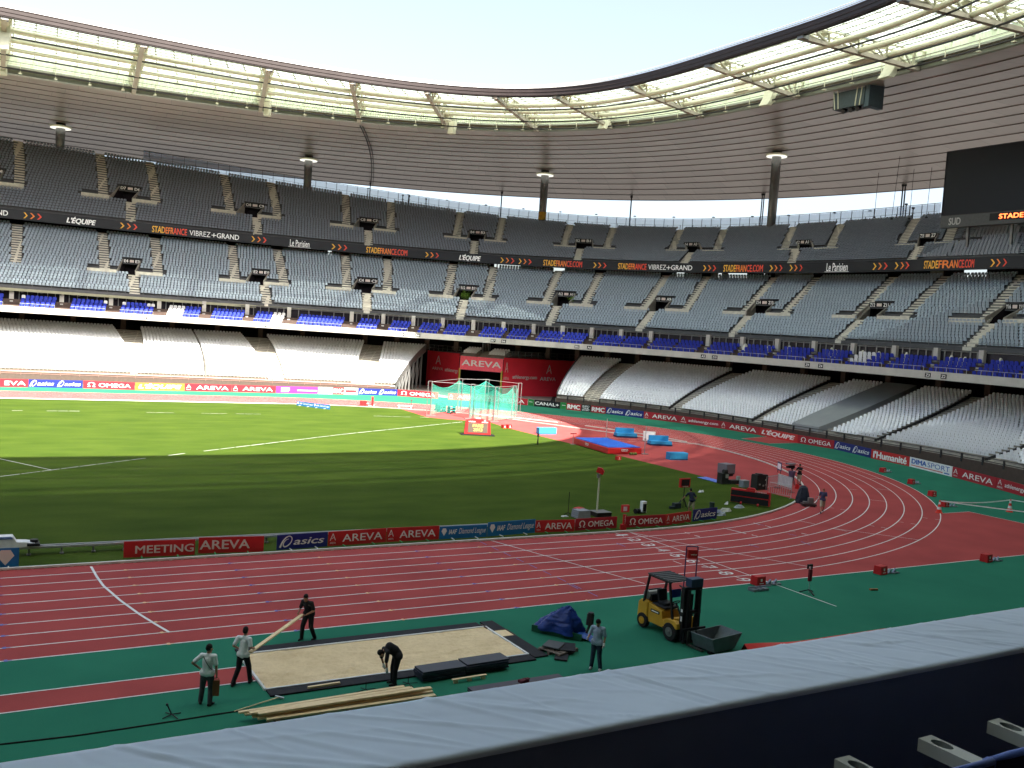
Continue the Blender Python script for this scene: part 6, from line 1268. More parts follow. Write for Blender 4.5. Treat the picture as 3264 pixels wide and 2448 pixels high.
# ================================================================ TARP-COVERED TROLLEY
t=thing('covered_trolley',(-14.15,-51.3,0),'dark green low trolley carrying a machine under a crumpled blue tarpaulin','trolley',None,-.95)
b_=B(); b_.box((0,-.32,.14),(2.0,.05,.24)); b_.box((0,.32,.14),(2.0,.05,.24)); b_.box((0,0,.10),(2.0,.62,.05)); b_.build('tray',M('tray_green',(.012,.09,.05),.5),t)
rs=np.random.default_rng(5); n1,n2=22,30; V=[]
for i in range(n1):
    f=i/(n1-1)
    for j in range(n2):
        q=2*math.pi*j/n2; r_=(1-f)**.75; hh=1.05*f**.8
        cx_=.38*f; fold=1+.20*math.sin(5*q+2*f)*(1-f)+.10*abs(math.sin(5.5*q+1.5*f))
        x=cx_-.05+.86*r_*math.cos(q)*fold; y=.46*r_*math.sin(q)*fold; z=.16+hh*(1+.04*math.sin(5*q)); V.append((x+rs.normal(0,.017),y+rs.normal(0,.017),z*.92+.01+rs.normal(0,.014)))
b_=B(); b_.add(V,[(i*n2+j,i*n2+(j+1)%n2,(i+1)*n2+(j+1)%n2,(i+1)*n2+j) for i in range(n1-1) for j in range(n2)]); b_.build('tarpaulin',M('tarp_blue',(.012,.040,.22),.34,0,.3,3,.3),t,smooth=True)
b_=B(); V=[]; 
b_.add([(.75,-.3,.2),(1.35,-.2,.02),(1.4,.25,.03),(.8,.35,.25),(1.05,.0,.22)],[(0,1,4),(1,2,4),(2,3,4),(3,0,4)]); b_.build('tarp_flap',M('tarp_blue2',(.02,.09,.42),.35,0,.2,4),t)
b_=B(); b_.cyl((.35,-.02,.6),.05,.05,10,axis=(0,1,0)); b_.build('wheel',mblack,t)
b1=B(); b1.cyl((0,0,.78),.14,.42,12,axis=(.15,.1,1)); b1.cyl((.02,0,1.0),.11,.1,12); b1.tube([(0,0,.6),(-.2,-.1,.35),(-.25,-.15,0)],.05,6); b1.box((-.2,-.12,.02),(.3,.3,.04)); o=b1.build('covered_motor',M('motor_dark',(.02,.018,.02),.5)); o.location=(-13.25,-51.95,-.12); tag(o,'dark upright motor drum standing right of the blue tarpaulin','motor')
# ================================================================ FORKLIFT
fk=thing('forklift',(-9.98,-52.62,0),'yellow and black forklift truck parked on the near green strip','forklift',None,-math.pi/2+.03); fk.scale=(1.1,1.05,1.03)
my=M('forklift_yellow',(.55,.30,.03),.4,0,.10,2); mtire=M('tyre',(.015,.015,.016),.8)
b_=B(); b_.extr([(-1.25,.35),(-1.22,.95),(-1.05,1.08),(-.70,1.08),(-.70,.30)],(0,0,0),(1,0,0),(0,0,1),(0,1,0),.95); b_.build('counterweight',my,fk,bevel=.06)
b_=B(); b_.extr([(-.70,.30),(-.70,1.02),(.02,.90),(.06,.62),(.22,.50),(.48,.50),(.55,.84),(.72,.84),(.85,.30)],(0,0,0),(1,0,0),(0,0,1),(0,1,0),.86); b_.build('body',my,fk,bevel=.025)
b_=B(); b_.box((-.32,-.435,.78),(.46,.012,.11)); b_.build('name_plate',mblack,fk); b_=B(); b_.add([(-.50,-.445,.76),(-.14,-.445,.76),(-.14,-.445,.80),(-.50,-.445,.80)],[(0,1,2,3)])
b_.build('lettering',mlet,fk)
b_=B(); b_.box((-.28,0,1.0),(.75,.66,.10)); b_.box((-.25,0,1.10),(.44,.46,.12)); b_.extr([(-.50,1.12),(-.38,1.12),(-.46,1.58),(-.58,1.55)],(0,0,0),(1,0,0),(0,0,1),(0,1,0),.42); b_.build('driver_seat',mblack,fk,bevel=.04)
b_=B(); b_.cyl((-.88,0,1.27),.17,.78,16,axis=(0,1,0)); b_.build('gas_bottle',M('bottle_grey',(.32,.33,.33),.35,.3),fk,smooth=False)
b_=B(); b_.box((-.88,0,1.12),(.4,.5,.08)); b_.beam((-.88,-.3,1.45),(-.88,.3,1.45),.06,.03); b_.box((-.70,-.1,1.2),(.12,.5,.25)); b_.build('bottle_cradle',mblack,fk)
b_=B()
for s in (-.46,.46): b_.beam((-.92,s,1.0),(-.70,s,2.08),.07,.07); b_.beam((.62,s,.75),(.35,s,2.08),.07,.07); b_.beam((-.72,s,2.08),(.42,s,2.08),.07,.07)
b_.build('overhead_guard_posts',mblack,fk)
b_=B(); b_.box((-.15,0,2.12),(1.22,1.02,.05)); b_.build('overhead_guard_roof',M('guard_grey',(.06,.065,.07),.5,0,.3,6),fk); b_=B()
for k in range(6): b_.beam((-.65+.2*k,-.49,2.15),(-.65+.2*k,.49,2.15),.05,.02)
b_.build('guard_bars',mblack,fk)
b_=B(); b_.box((.28,-.05,1.62),(.04,.42,.30)); b_.build('clipboard',M('fork_blue',(.012,.05,.35),.5),fk); b_=B(); b_.tube([(.52,0,.85),(.25,0,1.25)],.03,6); b_.tube([(.25+.16*math.cos(q)*.5,.17*math.sin(q),1.26+.08*math.cos(q)) for q in np.linspace(0,6.283,17)],.018,5,closed=True); b_.build('steering_wheel',mblack,fk)
b_=B()
for s in (-.36,.36): b_.box((.98,s,1.08),(.16,.12,1.95)); b_.box((1.10,s*.72,1.05),(.12,.10,1.85))
for z in (.35,1.15,2.02): b_.box((1.02,0,z),(.14,.80,.12))
b_.box((1.0,0,.95),(.07,.10,1.7)); b_.tube([(1.0,-.18,.3),(1.02,-.18,1.95)],.03,6); b_.tube([(1.0,.18,.3),(1.02,.18,1.95)],.03,6); b_.build('mast',mblack,fk)
b_=B(); 
for z in (.14,.58): b_.box((1.22,0,z),(.06,1.05,.10))
for s in (-.46,-.15,.15,.46): b_.box((1.22,s,.36),(.05,.06,.46))
b_.build('fork_carriage',mblack,fk); 
for s in (-.28,.28): b_=B(); b_.box((1.27,s,.30),(.05,.12,.5)); b_.box((1.62,s,.06),(.72,.12,.045)); b_.build('fork',M('fork_worn',(.10,.10,.09),.4,.5),fk)
for x,s,r_,w_ in ((.62,-.48,.34,.24),(.62,.48,.34,.24),(-.92,-.42,.28,.18),(-.92,.42,.28,.18)):
    b_=B(); b_.tube([(x,s-w_/2,r_),(x,s-w_/2+.03,r_),(x,s+w_/2-.03,r_),(x,s+w_/2,r_)],[r_*.9,r_,r_,r_*.9],24); wh=b_.build('wheel',mtire,fk); b_=B(); b_.cyl((x,s+(-1 if s<0 else 1)*(w_/2+.005),r_),r_*.5,.02,16,axis=(0,1,0)); b_.cyl((x,s+(-1 if s<0 else 1)*(w_/2+.02),r_),r_*.18,.03,10,axis=(0,1,0)); b_.build('rim',my if x<0 else msteel,wh)
b_=B(); b_.extr([(.28,.52),(.98,.52),(.95,.70),(.82,.78),(.45,.78),(.30,.70)],(0,-.47,0),(1,0,0),(0,0,1),(0,1,0),.22); b_.build('mudguard',my,fk,bevel=.02); b_=B(); b_.box((.30,-.42,.36),(.30,.12,.04)); b_.build('step',mblack,fk)
b_=B(); b_.box((1.0,-.43,1.22),(.08,.01,.10)); b_.box((1.0,-.43,.92),(.07,.01,.18)); b_.build('warning_label',mwhiteb,fk)
b_=B(); b_.box((.98,.1,2.22),(.3,.55,.30)); b_.build('lamp_box',M('lamp_box_blue',(.02,.05,.10),.5),fk)
# grey tipping skip and red sheet behind the parapet
sk=thing('tipping_skip',(-9.5,-54.62,0),'grey steel tipping skip with a tapered mouth below the forklift','skip',None,.15); b_=B(); W_=1.15
prof=[(-.75,.62),(-.55,.10),(.55,.10),(.95,.62)]
for s in (-1,1): b_.extr(prof,(0,s*.5,0),(1,0,0),(0,0,1),(0,1,0),.03)
for a_,c_ in zip(prof[:-1],prof[1:]): b_.beam((a_[0],0,a_[1]),(c_[0],0,c_[1]),1.0,.03)
b_.build('skip_body',M('skip_grey',(.14,.17,.19),.5,.3,.15,3),sk); b_=B(); b_.box((0,.0,.14),(1.0,.9,.05)); b_.build('load',M('skip_sand',(.36,.33,.27),.9),sk)
b_=B()
for s in (-.3,.3): b_.box((0,s,.05),(1.3,.14,.09))
b_.build('fork_pocket',mblack,sk); b_=B(); b_.tube([(-.7,.3,.5),(-.72,.32,.95)],.02,5); b_.build('release_lever',mblack,sk)
b_=B(); n=24; A=[];C=[];D=[]
for k in range(n+1):
    f=k/n; x=-8.6+8.0*f; y=-55.10-.02*f; h=.16*(1-f)**2*(1+.5*math.sin(9*f+1.2))+.05; A.append((x,y,.02)); C.append((x+.02,y-.12,h)); D.append((x,y-.45,.05))
b_.strip(A,C); b_.strip(C,D); o=b_.build('red_sheet',M('sheet_red',(.62,.02,.02),.4,0,.1,2),smooth=True); tag(o,'bright red crumpled sheet peeping over the parapet right of the skip','sheet')
# ================================================================ FOREGROUND: parapet cover, wall, box seats
def cloth():
    nx=1340; x0,x1=-46.,-8.; y0,y1=-77.55,-78.01; rs=np.random.default_rng(11); xs=np.concatenate([np.linspace(-46,-34.6,20),np.linspace(-34.58,-24,1300),np.linspace(-23.9,-8,20)])
    # profile over the parapet: falls outside, flat top, rounded near edge, falls inside a little
    prof=[(-77.58,9.75),(-77.60,10.06),(-77.612,10.092),(-77.63,10.10)]+[(-77.64-.35*k/34,10.10) for k in range(1,34)]+[(-77.992,10.098),(-77.999,10.091),(-78.001,10.082)]
    P=np.array(prof); Z=np.zeros((nx,len(P)))
    for k in range(330):
        cx_=rs.uniform(-36,-24); an=rs.normal(-.75,.28); w_=rs.uniform(.004,.014); L_=rs.uniform(.10,.50); cy_=rs.uniform(-77.98,-77.6); h=rs.uniform(-.0035,.0055)
        X=xs[:,None]-cx_; Y=P[None,:,0]-cy_; u_=X*math.cos(an)+Y*math.sin(an); v_=-X*math.sin(an)+Y*math.cos(an); Z+=h*np.exp(-(u_/L_)**2-(v_/w_)**2)
    env=np.clip(np.minimum((P[:,0]+78.0)/.03,(-77.61-P[:,0])/.03),.12,1); Z*=env[None,:]
    V=[(xs[i],P[j,0],P[j,1]+Z[i,j]*1.0+.0012*math.sin(xs[i]*3.1)) for i in range(nx) for j in range(len(P))]; m=len(P)
    b_=B(); b_.add(V,[(i*m+j,(i+1)*m+j,(i+1)*m+j+1,i*m+j+1) for i in range(nx-1) for j in range(m-1)]); return b_
xs_c=None
b_=cloth(); o=b_.build('parapet_cover',M('cover_sheet',(.64,.76,.95),.6,0,.07,1.6,.35),smooth=True); tag(o,'wrinkled pale blue-white protective sheet taped over the parapet in the foreground','cover sheet')
b_=B(); b_.box((-27,-77.805,9.55),(40,.36,1.06)); pw=b_.build('parapet_wall',M('parapet_paint',(.20,.25,.40),.7,0,.05,1)); tag(pw,'dark parapet wall in front of the camera under the pale sheet','wall')
# near box seats with white armrests
marm=M('armrest_white',(.50,.53,.53),.45,0,.04,6); mshell=M('seat_shell_blue',(.10,.17,.50),.4); minn=M('seat_inner_navy',(.012,.014,.05),.8)
def nearseat(xc,lab):
    t=thing('box_armchair',(xc,-78.6,9.2),lab,'armchair','box armchairs at the parapet in the foreground')
    b_=B(); b_.box((0,.05,.42),(.36,.42,.10)); b_.build('seat',minn,t,bevel=.03)
    b_=B(); P=[(-.20,.04,.40)]; n=12
    arc_=[(-.19+.38*k/n,-.02-.10*math.sin(math.pi*k/n),.925+.065*math.sin(math.pi*k/n)) for k in range(n+1)]
    b_.tube([(-.20,.02,.40)]+arc_+[(.20,.02,.40)],.011,8); b_.build('shell_rim',mshell,t,smooth=True)
    b_=B(); A=[(x,y-.01,z) for x,y,z in arc_]; C=[(x,y+.02,.42) for x,y,z in arc_]; b_.strip(A,C); b_.build('backrest',minn,t)
    return t
def armrest(xc,yt,z,parent):
    L_=.46; w_=.068; n=16; b_=B(); out=[]
    out=[(w_/2*math.cos(a),yt-w_/2*.7+w_/2*.9*math.sin(a)) for a in np.linspace(0,math.pi,9)]; outline=[(w_/2,yt-L_)]+out+[(-w_/2,yt-L_)]
    hole=[(.024*math.cos(a),yt-.075+.040*math.sin(a)) for a in np.linspace(0,2*math.pi,16,endpoint=False)]
    # top face with a hole: bridge outline to the hole
    hc=(0,yt-.075); V=[(xc+x,y,z) for x,y in hole]; k=len(V)
    ring=[]
    for x,y in hole:
        a=math.atan2(y-hc[1],x-hc[0]); r1=w_/2/max(abs(math.cos(a)),.35); ring.append((hc[0]+max(-w_/2,min(w_/2,r1*math.cos(a))),max(yt-.14,min(yt-.006,hc[1]+.066*math.sin(a)/max(abs(math.sin(a)),.6)))))
    V+=[(xc+x,y,z) for x,y in ring]; n=16
    b_.add(V,[(j,(j+1)%n,n+(j+1)%n,n+j) for j in range(n)])
    b_.add([(xc+x,y,z) for x,y in ring]+[(xc+x,y,z-.044) for x,y in ring],[(j,(j+1)%n,n+(j+1)%n,n+j) for j in range(n)])
    b_.box((xc,yt-.14-(L_-.14)/2,z-.022),(w_,L_-.14,.044))
    b_.build('armrest',marm,parent); b2=B(); b2.add([(xc+x,y,z-.001) for x,y in hole]+[(xc+x*.9,y,z-.05) for x,y in hole],[(j,(j+1)%n,n+(j+1)%n,n+j) for j in range(n)]+[tuple(range(n,2*n))]); b2.build('cup_holder',M('cup_grey',(.25,.28,.28),.5),parent)
for k,(xa,lab) in enumerate([(-31.325,'foreground armchair whose white armrest sits lowest, left of the others'),(-30.915,'foreground armchair with the middle white armrest and a blue shell'),(-30.53,'foreground armchair with the white armrest nearest the right edge')]):
    t=nearseat(xa-.22,lab); armrest(.18,.455,.735,t)
nearseat(-30.46+.20,'foreground armchair farthest right with its shell cut by the photo edge')

# ================================================================ PEOPLE
def capsule(b_,p,q,r0,r1,n=12,flat=None):
    p=np.array(p,float);q=np.array(q,float); d=q-p; L=np.linalg.norm(d)
    if L<1e-5: d=np.array([0,0,1.]); L=1e-5
    d=d/max(L,1e-6); P=[];R_=[]
    for a in (0.02,.35,.7,1.05,1.4): P.append(p-d*r0*math.cos(a)); R_.append(r0*math.sin(a))
    for a in (1.4,1.05,.7,.35,.02): P.append(q+d*r1*math.cos(a)); R_.append(r1*math.sin(a))
    k=len(b_.v); b_.tube(P,R_,n)
    if flat is not None:
        ax=np.array(flat[0],float); f=flat[1]; V=b_.v[-1]; t=np.clip((V-p)@d,0,L)[:,None]; c=p+t*d; o=V-c; V[:]=V-(o@ax)[:,None]*ax*(1-f)
def solid(b_,name,mat,parent,vox,smooth=4):
    me=bpy.data.meshes.new('tmp'); V=np.concatenate(b_.v); me.from_pydata(V.tolist(),[],b_.f); o=bpy.data.objects.new('tmp',me); COL.objects.link(o)
    m=o.modifiers.new('r','REMESH'); m.mode='VOXEL'; m.voxel_size=vox; m.use_smooth_shade=True; s=o.modifiers.new('s','SMOOTH'); s.iterations=smooth; s.factor=.5
    bpy.context.view_layer.update(); dg=bpy.context.evaluated_depsgraph_get(); me2=bpy.data.meshes.new_from_object(o.evaluated_get(dg)); bpy.data.objects.remove(o)
    me2.materials.clear(); me2.materials.append(mat); me2.polygons.foreach_set('use_smooth',[True]*len(me2.polygons)); me2.name=name
    r=bpy.data.objects.new(name,me2); COL.objects.link(r)
    if parent: r.parent=parent
    return r
BJ=dict(pel=(0,0,.94),wai=(0,0,1.09),che=(0,0,1.29),nek=(0,-.01,1.47),hd=(0,.025,1.62),
 shL=(-.185,0,1.42),elL=(-.23,-.04,1.15),wrL=(-.23,.05,.91),shR=(.185,0,1.42),elR=(.23,-.04,1.15),wrR=(.23,.05,.91),
 hiL=(-.09,0,.91),knL=(-.11,.02,.50),anL=(-.12,-.03,.09),hiR=(.09,0,.91),knR=(.11,.02,.50),anR=(.12,-.03,.09))
def person(loc,rz,J,look,shirt,pants,shoes,hair,label,sleeve=.75,shorts=False,glove=None,hairlen=.0,curl=.6,vox=.0095,bulk=1.,foot=None):
    j={k:np.array(v,float) for k,v in {**BJ,**J}.items()}
    o=bpy.data.objects.new('person',None); COL.objects.link(o); tag(o,label,'person'); o.location=(*loc,0); o.rotation_euler=(0,0,rz)
    look=np.array(look,float); look/=np.linalg.norm(look); up=np.array([0,0,1.])-look*look[2]; up/=np.linalg.norm(up); sd_=np.cross(look,up); Y=(0,1,0)
    tor=j['nek']-j['pel']; 
    b_=B(); capsule(b_,j['hiL'],j['hiR'],.085,.085); capsule(b_,j['pel'],j['wai'],.12,.112,14,(Y,.78)); capsule(b_,j['wai'],j['che'],.112,.125,14,(Y,.78)); capsule(b_,j['che'],j['nek'],.10,.055,14,(Y,.8))
    capsule(b_,j['nek'],j['hd'],.052,.055); capsule(b_,j['hd']+up*.035-look*.012,j['hd']-up*.01,.088,.075,14,(sd_,.86)); capsule(b_,j['hd']-up*.03+look*.02,j['hd']-up*.085+look*.045,.062,.040)
    capsule(b_,j['hd']+look*.085,j['hd']+look*.105-up*.03,.010,.016); 
    for s in (-1,1): capsule(b_,j['hd']+sd_*.074*s+up*.01,j['hd']+sd_*.078*s-up*.02-look*.005,.014,.012)
    for S_ in 'LR':
        s=-1 if S_=='L' else 1; sh,el,wr=j['sh'+S_],j['el'+S_],j['wr'+S_]; hi,kn,an=j['hi'+S_],j['kn'+S_],j['an'+S_]
        capsule(b_,j['che']*.35+j['nek']*.65,sh,.06,.056); capsule(b_,sh,el,.052,.041); capsule(b_,el,wr,.042,.027)
        capsule(b_,hi,kn,.088,.058); capsule(b_,kn,an,.056,.036)
        # hand: palm, four unequal fingers and a thumb
        d=wr-el; d/=np.linalg.norm(d); fw=np.array([0,1.,0])-d*d[1]; 
        if np.linalg.norm(fw)<.2: fw=np.array([0,0,-1.])+d*d[2]
        fw/=np.linalg.norm(fw); pn=np.cross(d,fw)*(1 if S_=='R' else -1); pn=-pn if (pn@np.array([s,0,0]))>0 else pn   # palm faces the body
        pc=wr+d*.085; capsule(b_,wr+d*.01,pc,.026,.030,10,(pn,.55))
        for k,(w_,l_) in enumerate(((.030,.070),(.011,.080),(-.009,.074),(-.028,.058))):
            a=pc+fw*w_*.95; cdir=d*math.cos(curl)+pn*math.sin(curl); c2=d*math.cos(curl*2.2)+pn*math.sin(curl*2.2); m=a+cdir*l_*.5; e=m+c2*l_*.55
            capsule(b_,a,m,.0105,.0095,6); capsule(b_,m,e,.0095,.008,6)
        a=wr+d*.03+fw*.022; m=a+(d*.6+fw*.6+pn*.35)*.045; capsule(b_,a,m,.013,.011,6); capsule(b_,m,m+(d*.85+pn*.5)*.032,.011,.009,6)
    solid(b_,'body',mskin,o,vox,2)
    k=bulk
    b_=B(); capsule(b_,j['hiL']+[0,0,.03],j['hiR']+[0,0,.03],.130*k,.130*k,14); capsule(b_,j['pel']+[0,0,.03],j['wai'],.165*k,.150*k,14,(Y,.80)); capsule(b_,j['wai'],j['che'],.150*k,.160*k,14,(Y,.80)); capsule(b_,j['che'],j['nek']-tor*.03,.118*k,.075,14,(Y,.85))
    for S_ in 'LR':
        sh,el=j['sh'+S_],j['el'+S_]; capsule(b_,j['che']*.35+j['nek']*.65,sh,.078,.076); e=sh+(el-sh)*sleeve; capsule(b_,sh,e,.072,.064)
    sho=solid(b_,'shirt',shirt,o,.014,3)
    b_=B(); capsule(b_,j['hiL'],j['hiR'],.108,.108)
    for S_ in 'LR':
        hi,kn,an=j['hi'+S_],j['kn'+S_],j['an'+S_]
        capsule(b_,hi,kn,.112,.092 if shorts else .083)
        if not shorts: capsule(b_,kn,an+(kn-an)*.02,.082,.070)
    solid(b_,'shorts' if shorts else 'trousers',pants,o,.014,3)
    for S_ in 'LR':
        an=j['an'+S_]; kn=j['kn'+S_]; fd=np.array((foot or {}).get(S_,(0.02*(-1 if S_=='L' else 1),1,0)),float); fd/=np.linalg.norm(fd); b_=B(); h=an-np.array([0,0,.045]); capsule(b_,h-fd*.05,h+fd*.07,.045,.044); capsule(b_,h+fd*.07,h+fd*.16+[0,0,-.01],.044,.032); capsule(b_,an+[0,0,.02],h,.045,.05)
        V=b_.v
        for v in V: v[:,2]=np.maximum(v[:,2],min(h[2]-.045,v[:,2].min()+.012) if fd[2]<.2 else -9)
        solid(b_,'shoe',shoes,o,.012,2)
    b_=B(); c=j['hd']; capsule(b_,c+up*.055-look*.022,c+up*.02-look*.038,.096,.088,14,(sd_,.88)); 
    if hairlen: capsule(b_,c-look*.04,c-look*.05-up*hairlen,.07,.05)
    solid(b_,'hair',hair,o,.012,2)
    b_=B()
    for s in (-1,1): capsule(b_,c+look*.083+sd_*.032*s+up*.012,c+look*.083+sd_*.034*s+up*.012,.009,.009,8)
    b_.build('eye',mblack,o)
    if glove:
        for S_ in glove:
            s=-1 if S_=='L' else 1; el,wr=j['el'+S_],j['wr'+S_]; d=(wr-el)/np.linalg.norm(wr-el); b_=B(); fw=np.array([0,1.,0])-d*d[1]; fw/=max(np.linalg.norm(fw),.1); capsule(b_,wr-d*.02,wr+d*.07,.036,.044); 
            pn=np.array([-s*1.,0,0])
            for w_,l_ in ((.030,.07),(.011,.08),(-.010,.075),(-.029,.06)): capsule(b_,wr+d*.08+fw*w_,wr+d*(.08+l_)+fw*w_+pn*.03,.014,.012,6)
            capsule(b_,wr+d*.03+fw*.03,wr+d*.07+fw*.06,.016,.013,6); solid(b_,'glove',mwhiteb,o,.010,1)
    return o,j
tee=M('white_cotton',(.80,.82,.84),.85,0,.07,7,.2); blk=M('black_cotton',(.013,.013,.016),.85,0,.2,6,.2); dgr=M('dark_grey_denim',(.055,.06,.068),.85,0,.2,8,.2); den=M('navy_denim',(.018,.035,.06),.85,0,.2,8,.2)
nvy=M('navy_cotton',(.018,.024,.05),.85,0,.15,8,.2); bei=M('beige_cotton',(.38,.34,.25),.85,0,.1,8,.2); shoeb=M('black_leather',(.012,.012,.012),.5); shoew=M('white_shoe',(.45,.45,.45),.5); hairb=M('dark_hair',(.010,.008,.007),.75,0,.3,30,.4)
def mk_check():
    m=bpy.data.materials.new('checked_cotton'); m.use_nodes=True; n=m.node_tree; b=n.nodes['Principled BSDF']; b.inputs['Roughness'].default_value=.85; tc=n.nodes.new('ShaderNodeTexCoord'); c=n.nodes.new('ShaderNodeTexChecker'); c.inputs['Scale'].default_value=38; c.inputs['Color1'].default_value=(.34,.42,.55,1); c.inputs['Color2'].default_value=(.24,.31,.44,1); n.links.new(tc.outputs['Object'],c.inputs['Vector']); n.links.new(c.outputs['Color'],b.inputs['Base Color']); return m
# A: white T-shirt, shoulder strap, brown bag in the right hand, left hand on the hip
A,jA=person((-27.5,-53.32),-.55,dict(anL=(-.17,.03,.09),knL=(-.14,.06,.5),anR=(.13,-.06,.09),elL=(-.40,-.10,1.22),wrL=(-.22,.02,1.02),elR=(.25,-.02,1.14),wrR=(.26,.02,.88),hd=(.02,.03,1.62)),(.65,.75,-.12),tee,dgr,shoeb,hairb,'man in a white T-shirt and grey jeans with a shoulder strap holding a brown bag',curl=.9,bulk=1.02,foot={'L':(-.35,1,0),'R':(.45,1,0)})
b_=B(); P=[(-.13,.05,1.45),(-.10,-.09,1.42),(.0,-.145,1.28),(.10,-.125,1.13),(.155,-.03,1.02),(.10,.12,1.12),(-.05,.13,1.32),(-.13,.05,1.45)]; b_.tube(P,.010,5,closed=False); b_.build('shoulder_strap',mblack,A)
# the bag is held: its own thing
c_,s_=math.cos(-.55),math.sin(-.55); h=jA['wrR']; hx=-27.5+c_*h[0]-s_*h[1]; hy=-53.32+s_*h[0]+c_*h[1]
bag=thing('shopping_bag',(hx,hy,.33),'flat brown paper bag hanging from the right hand of the man with the strap','bag',None,-.3); b_=B(); b_.extr([(-.09,-.06),(.09,-.06),(.10,.40),(-.10,.40)],(0,0,0),(1,0,0),(0,0,1),(0,1,0),.07); b_.build('bag_body',M('bag_brown',(.22,.09,.04),.8,0,.1,6),bag,bevel=.01); b_=B(); b_.tube([(-.07,0,.40),(-.04,0,.47),(.04,0,.47),(.07,0,.40)],.008,5); b_.build('handle',M('bag_brown',(0,0,0)),bag)
# B: white T-shirt, black trousers, one end of the plank under his right arm
Bp,jB=person((-26.2,-52.2),-.75,dict(pel=(0,-.02,.94),anL=(-.18,-.22,.09),knL=(-.13,.0,.50),anR=(.16,.20,.10),knR=(.12,.16,.52),elR=(.27,-.06,1.20),wrR=(.22,.20,1.08),elL=(-.27,-.12,1.20),wrL=(-.22,.12,1.04),che=(.01,.03,1.29),nek=(.01,.03,1.48),hd=(.01,.06,1.63)),(.05,1,-.12),tee,blk,shoeb,hairb,'slim man in a white T-shirt and black trousers carrying the left end of a plank',glove='L',bulk=.94,curl=1.0)
# C: black polo, facing B, both hands on the other end
Cp,jC=person((-23.1,-48.95),2.20,dict(che=(0,.10,1.24),nek=(0,.17,1.40),hd=(0,.25,1.53),wai=(0,.03,1.07),shL=(-.18,.14,1.36),shR=(.18,.14,1.36),elL=(-.27,.10,1.10),wrL=(-.10,.30,.98),elR=(.27,.16,1.10),wrR=(.17,.38,1.02),anL=(-.17,-.16,.09),knL=(-.14,.05,.5),anR=(.16,.14,.09),knR=(.14,.14,.51)),(-.2,1,-.15),blk,blk,shoeb,hairb,'man in an all-black polo and trousers holding the right end of a plank',curl=1.1,bulk=1.05,hairlen=.04)
def wp(loc,rz,p): c,s=math.cos(rz),math.sin(rz); return np.array([loc[0]+c*p[0]-s*p[1],loc[1]+s*p[0]+c*p[1],p[2]])
pB=wp((-26.2,-52.2),-.75,jB['wrR']+np.array([-.03,.06,-.06])); pC=wp((-23.1,-48.95),2.20,(jC['wrR']+jC['wrL'])/2+np.array([0,.08,-.05])); dd=(pC-pB)/np.linalg.norm(pC-pB)
m_=(pB+pC)/2; b_=B(); b_.beam(pB-dd*.25-m_,pC+dd*.15-m_,.13,.045); o=b_.build('carried_plank',mwood,bevel=.004); o.location=m_.tolist(); tag(o,'long pine plank carried between the man in black and the man in white','plank')
# D: bending over, dressed in black, white gloves
person((-21.9,-53.75),1.50,dict(pel=(0,-.06,.92),wai=(0,.02,1.07),che=(0,.20,1.17),nek=(0,.36,1.12),hd=(0,.46,1.02),shL=(-.18,.32,1.10),shR=(.18,.32,1.10),elL=(-.21,.36,.83),wrL=(-.19,.32,.60),elR=(.21,.38,.83),wrR=(.20,.30,.60),hiL=(-.10,-.06,.90),hiR=(.10,-.06,.90),anL=(-.13,.02,.09),anR=(.13,.0,.09),knL=(-.12,.02,.48),knR=(.12,.02,.48)),(0,.45,-1),blk,blk,shoeb,hairb,'man in black bending right over at the pit edge with white gloves',glove='LR',sleeve=.95,curl=.5,bulk=1.15)
# E: light blue checked shirt, dark jeans, white glove, small object in the right hand
E_,jE=person((-15.0,-54.84),2.25,dict(elR=(.28,.02,1.16),wrR=(.26,.26,1.10),elL=(-.25,-.03,1.15),wrL=(-.25,.05,.92),hd=(.0,.05,1.60),anL=(-.17,.02,.09),anR=(.15,.0,.09)),(.35,1,-.55),mk_check(),den,shoew,hairb,'man in a light blue checked shirt and dark jeans standing by the rubber tiles',glove='L',bulk=1.06,sleeve=.85)
pE=wp((-15.0,-54.84),2.25,jE['wrR']+np.array([0,.10,.03])); b_=B(); b_.box((0,0,0),(.045,.02,.09),.4); o=b_.build('white_phone',mwhiteb); o.location=pE.tolist(); tag(o,'small white handheld thing held up by the man in the checked shirt','phone')
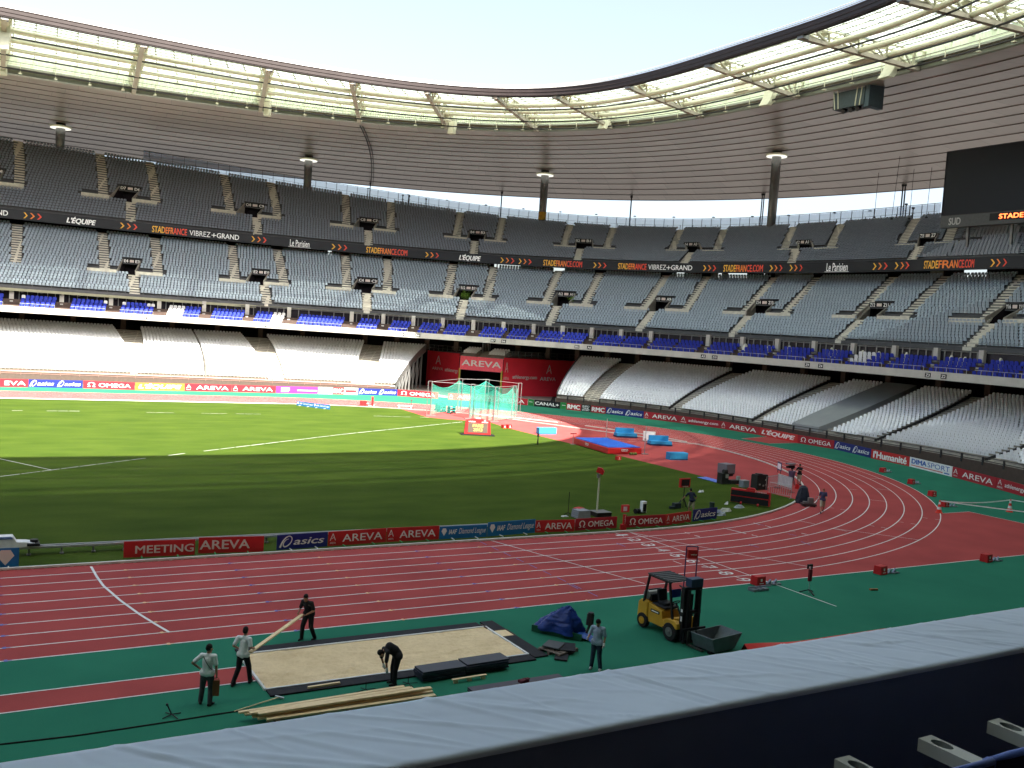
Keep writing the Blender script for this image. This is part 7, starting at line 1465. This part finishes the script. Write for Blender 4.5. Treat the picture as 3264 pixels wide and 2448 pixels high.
# F: navy T-shirt and beige shorts, back to the camera
person((7.85,-33.35),-.35,dict(pel=(.0,.0,.92),wai=(-.03,.02,1.07),che=(-.07,.06,1.26),nek=(-.10,.08,1.43),hd=(-.11,.12,1.57),shL=(-.28,.06,1.36),shR=(.09,.04,1.38),elL=(-.46,.12,1.14),wrL=(-.60,.22,.96),elR=(.26,-.02,1.14),wrR=(.14,.06,.92),anL=(-.10,.22,.12),knL=(-.10,.18,.52),anR=(.12,-.20,.09),knR=(.10,.0,.48)),(-.2,1,-.2),nvy,bei,shoew,hairb,'man in a navy T-shirt and beige shorts walking behind the near boards',shorts=True,bulk=1.05)
# G: cameraman by the kerb of the bend
person((26.9,-24.9),1.7,dict(elL=(-.25,.14,1.22),wrL=(-.14,.34,1.28),elR=(.27,.12,1.20),wrR=(.30,.36,1.12),hd=(0,.06,1.62)),(0,1,-.05),blk,bei,shoeb,hairb,'cameraman in a black T-shirt standing behind a tripod camera on the bend',shorts=True,bulk=1.05)
b1=B()
for k in range(3): q=k*2.094+.4; b1.tube([(0,0,1.25),(.5*math.cos(q),.5*math.sin(q),.02)],.03,6)
b2=B(); b2.box((-.1,0,1.5),(.6,.18,.24)); b2.cyl((-.5,0,1.5),.10,.3,10,axis=(1,0,0)); b2.box((0,0,1.33),(.16,.14,.12)); b3=B(); b3.box((-.25,0,1.75),(.75,.5,.10),.2); b4=B(); b4.cyl((0,0,.7),.16,.9,8,r2=.3)
simple('broadcast_camera',[('tripod_leg',b1,mblack),('camera_body',b2,mblack),('rain_hood',b3,M('hood_grey',(.16,.17,.19),.6)),('leg_cover',b4,M('cover_purple',(.10,.08,.15),.7))],(26.2,-24.7,0),'television camera on a covered tripod in front of the cameraman','camera',None,0)
# H: man walking along the bend
person((18.35,-34.95),2.35,dict(pel=(0,0,.93),che=(0,.05,1.28),nek=(0,.06,1.46),hd=(0,.10,1.60),elL=(-.23,.10,1.18),wrL=(-.20,.26,1.04),elR=(.23,-.14,1.17),wrR=(.22,-.14,.94),anL=(-.09,-.40,.14),knL=(-.10,-.12,.50),anR=(.09,.38,.09),knR=(.10,.22,.52)),(0,1,-.1),M('purple_navy_cotton',(.06,.065,.14),.85,0,.1,8),bei,shoeb,M('red_cap',(.35,.10,.06),.8),'man in a dark blue top and beige shorts striding along the lanes of the bend',shorts=True)
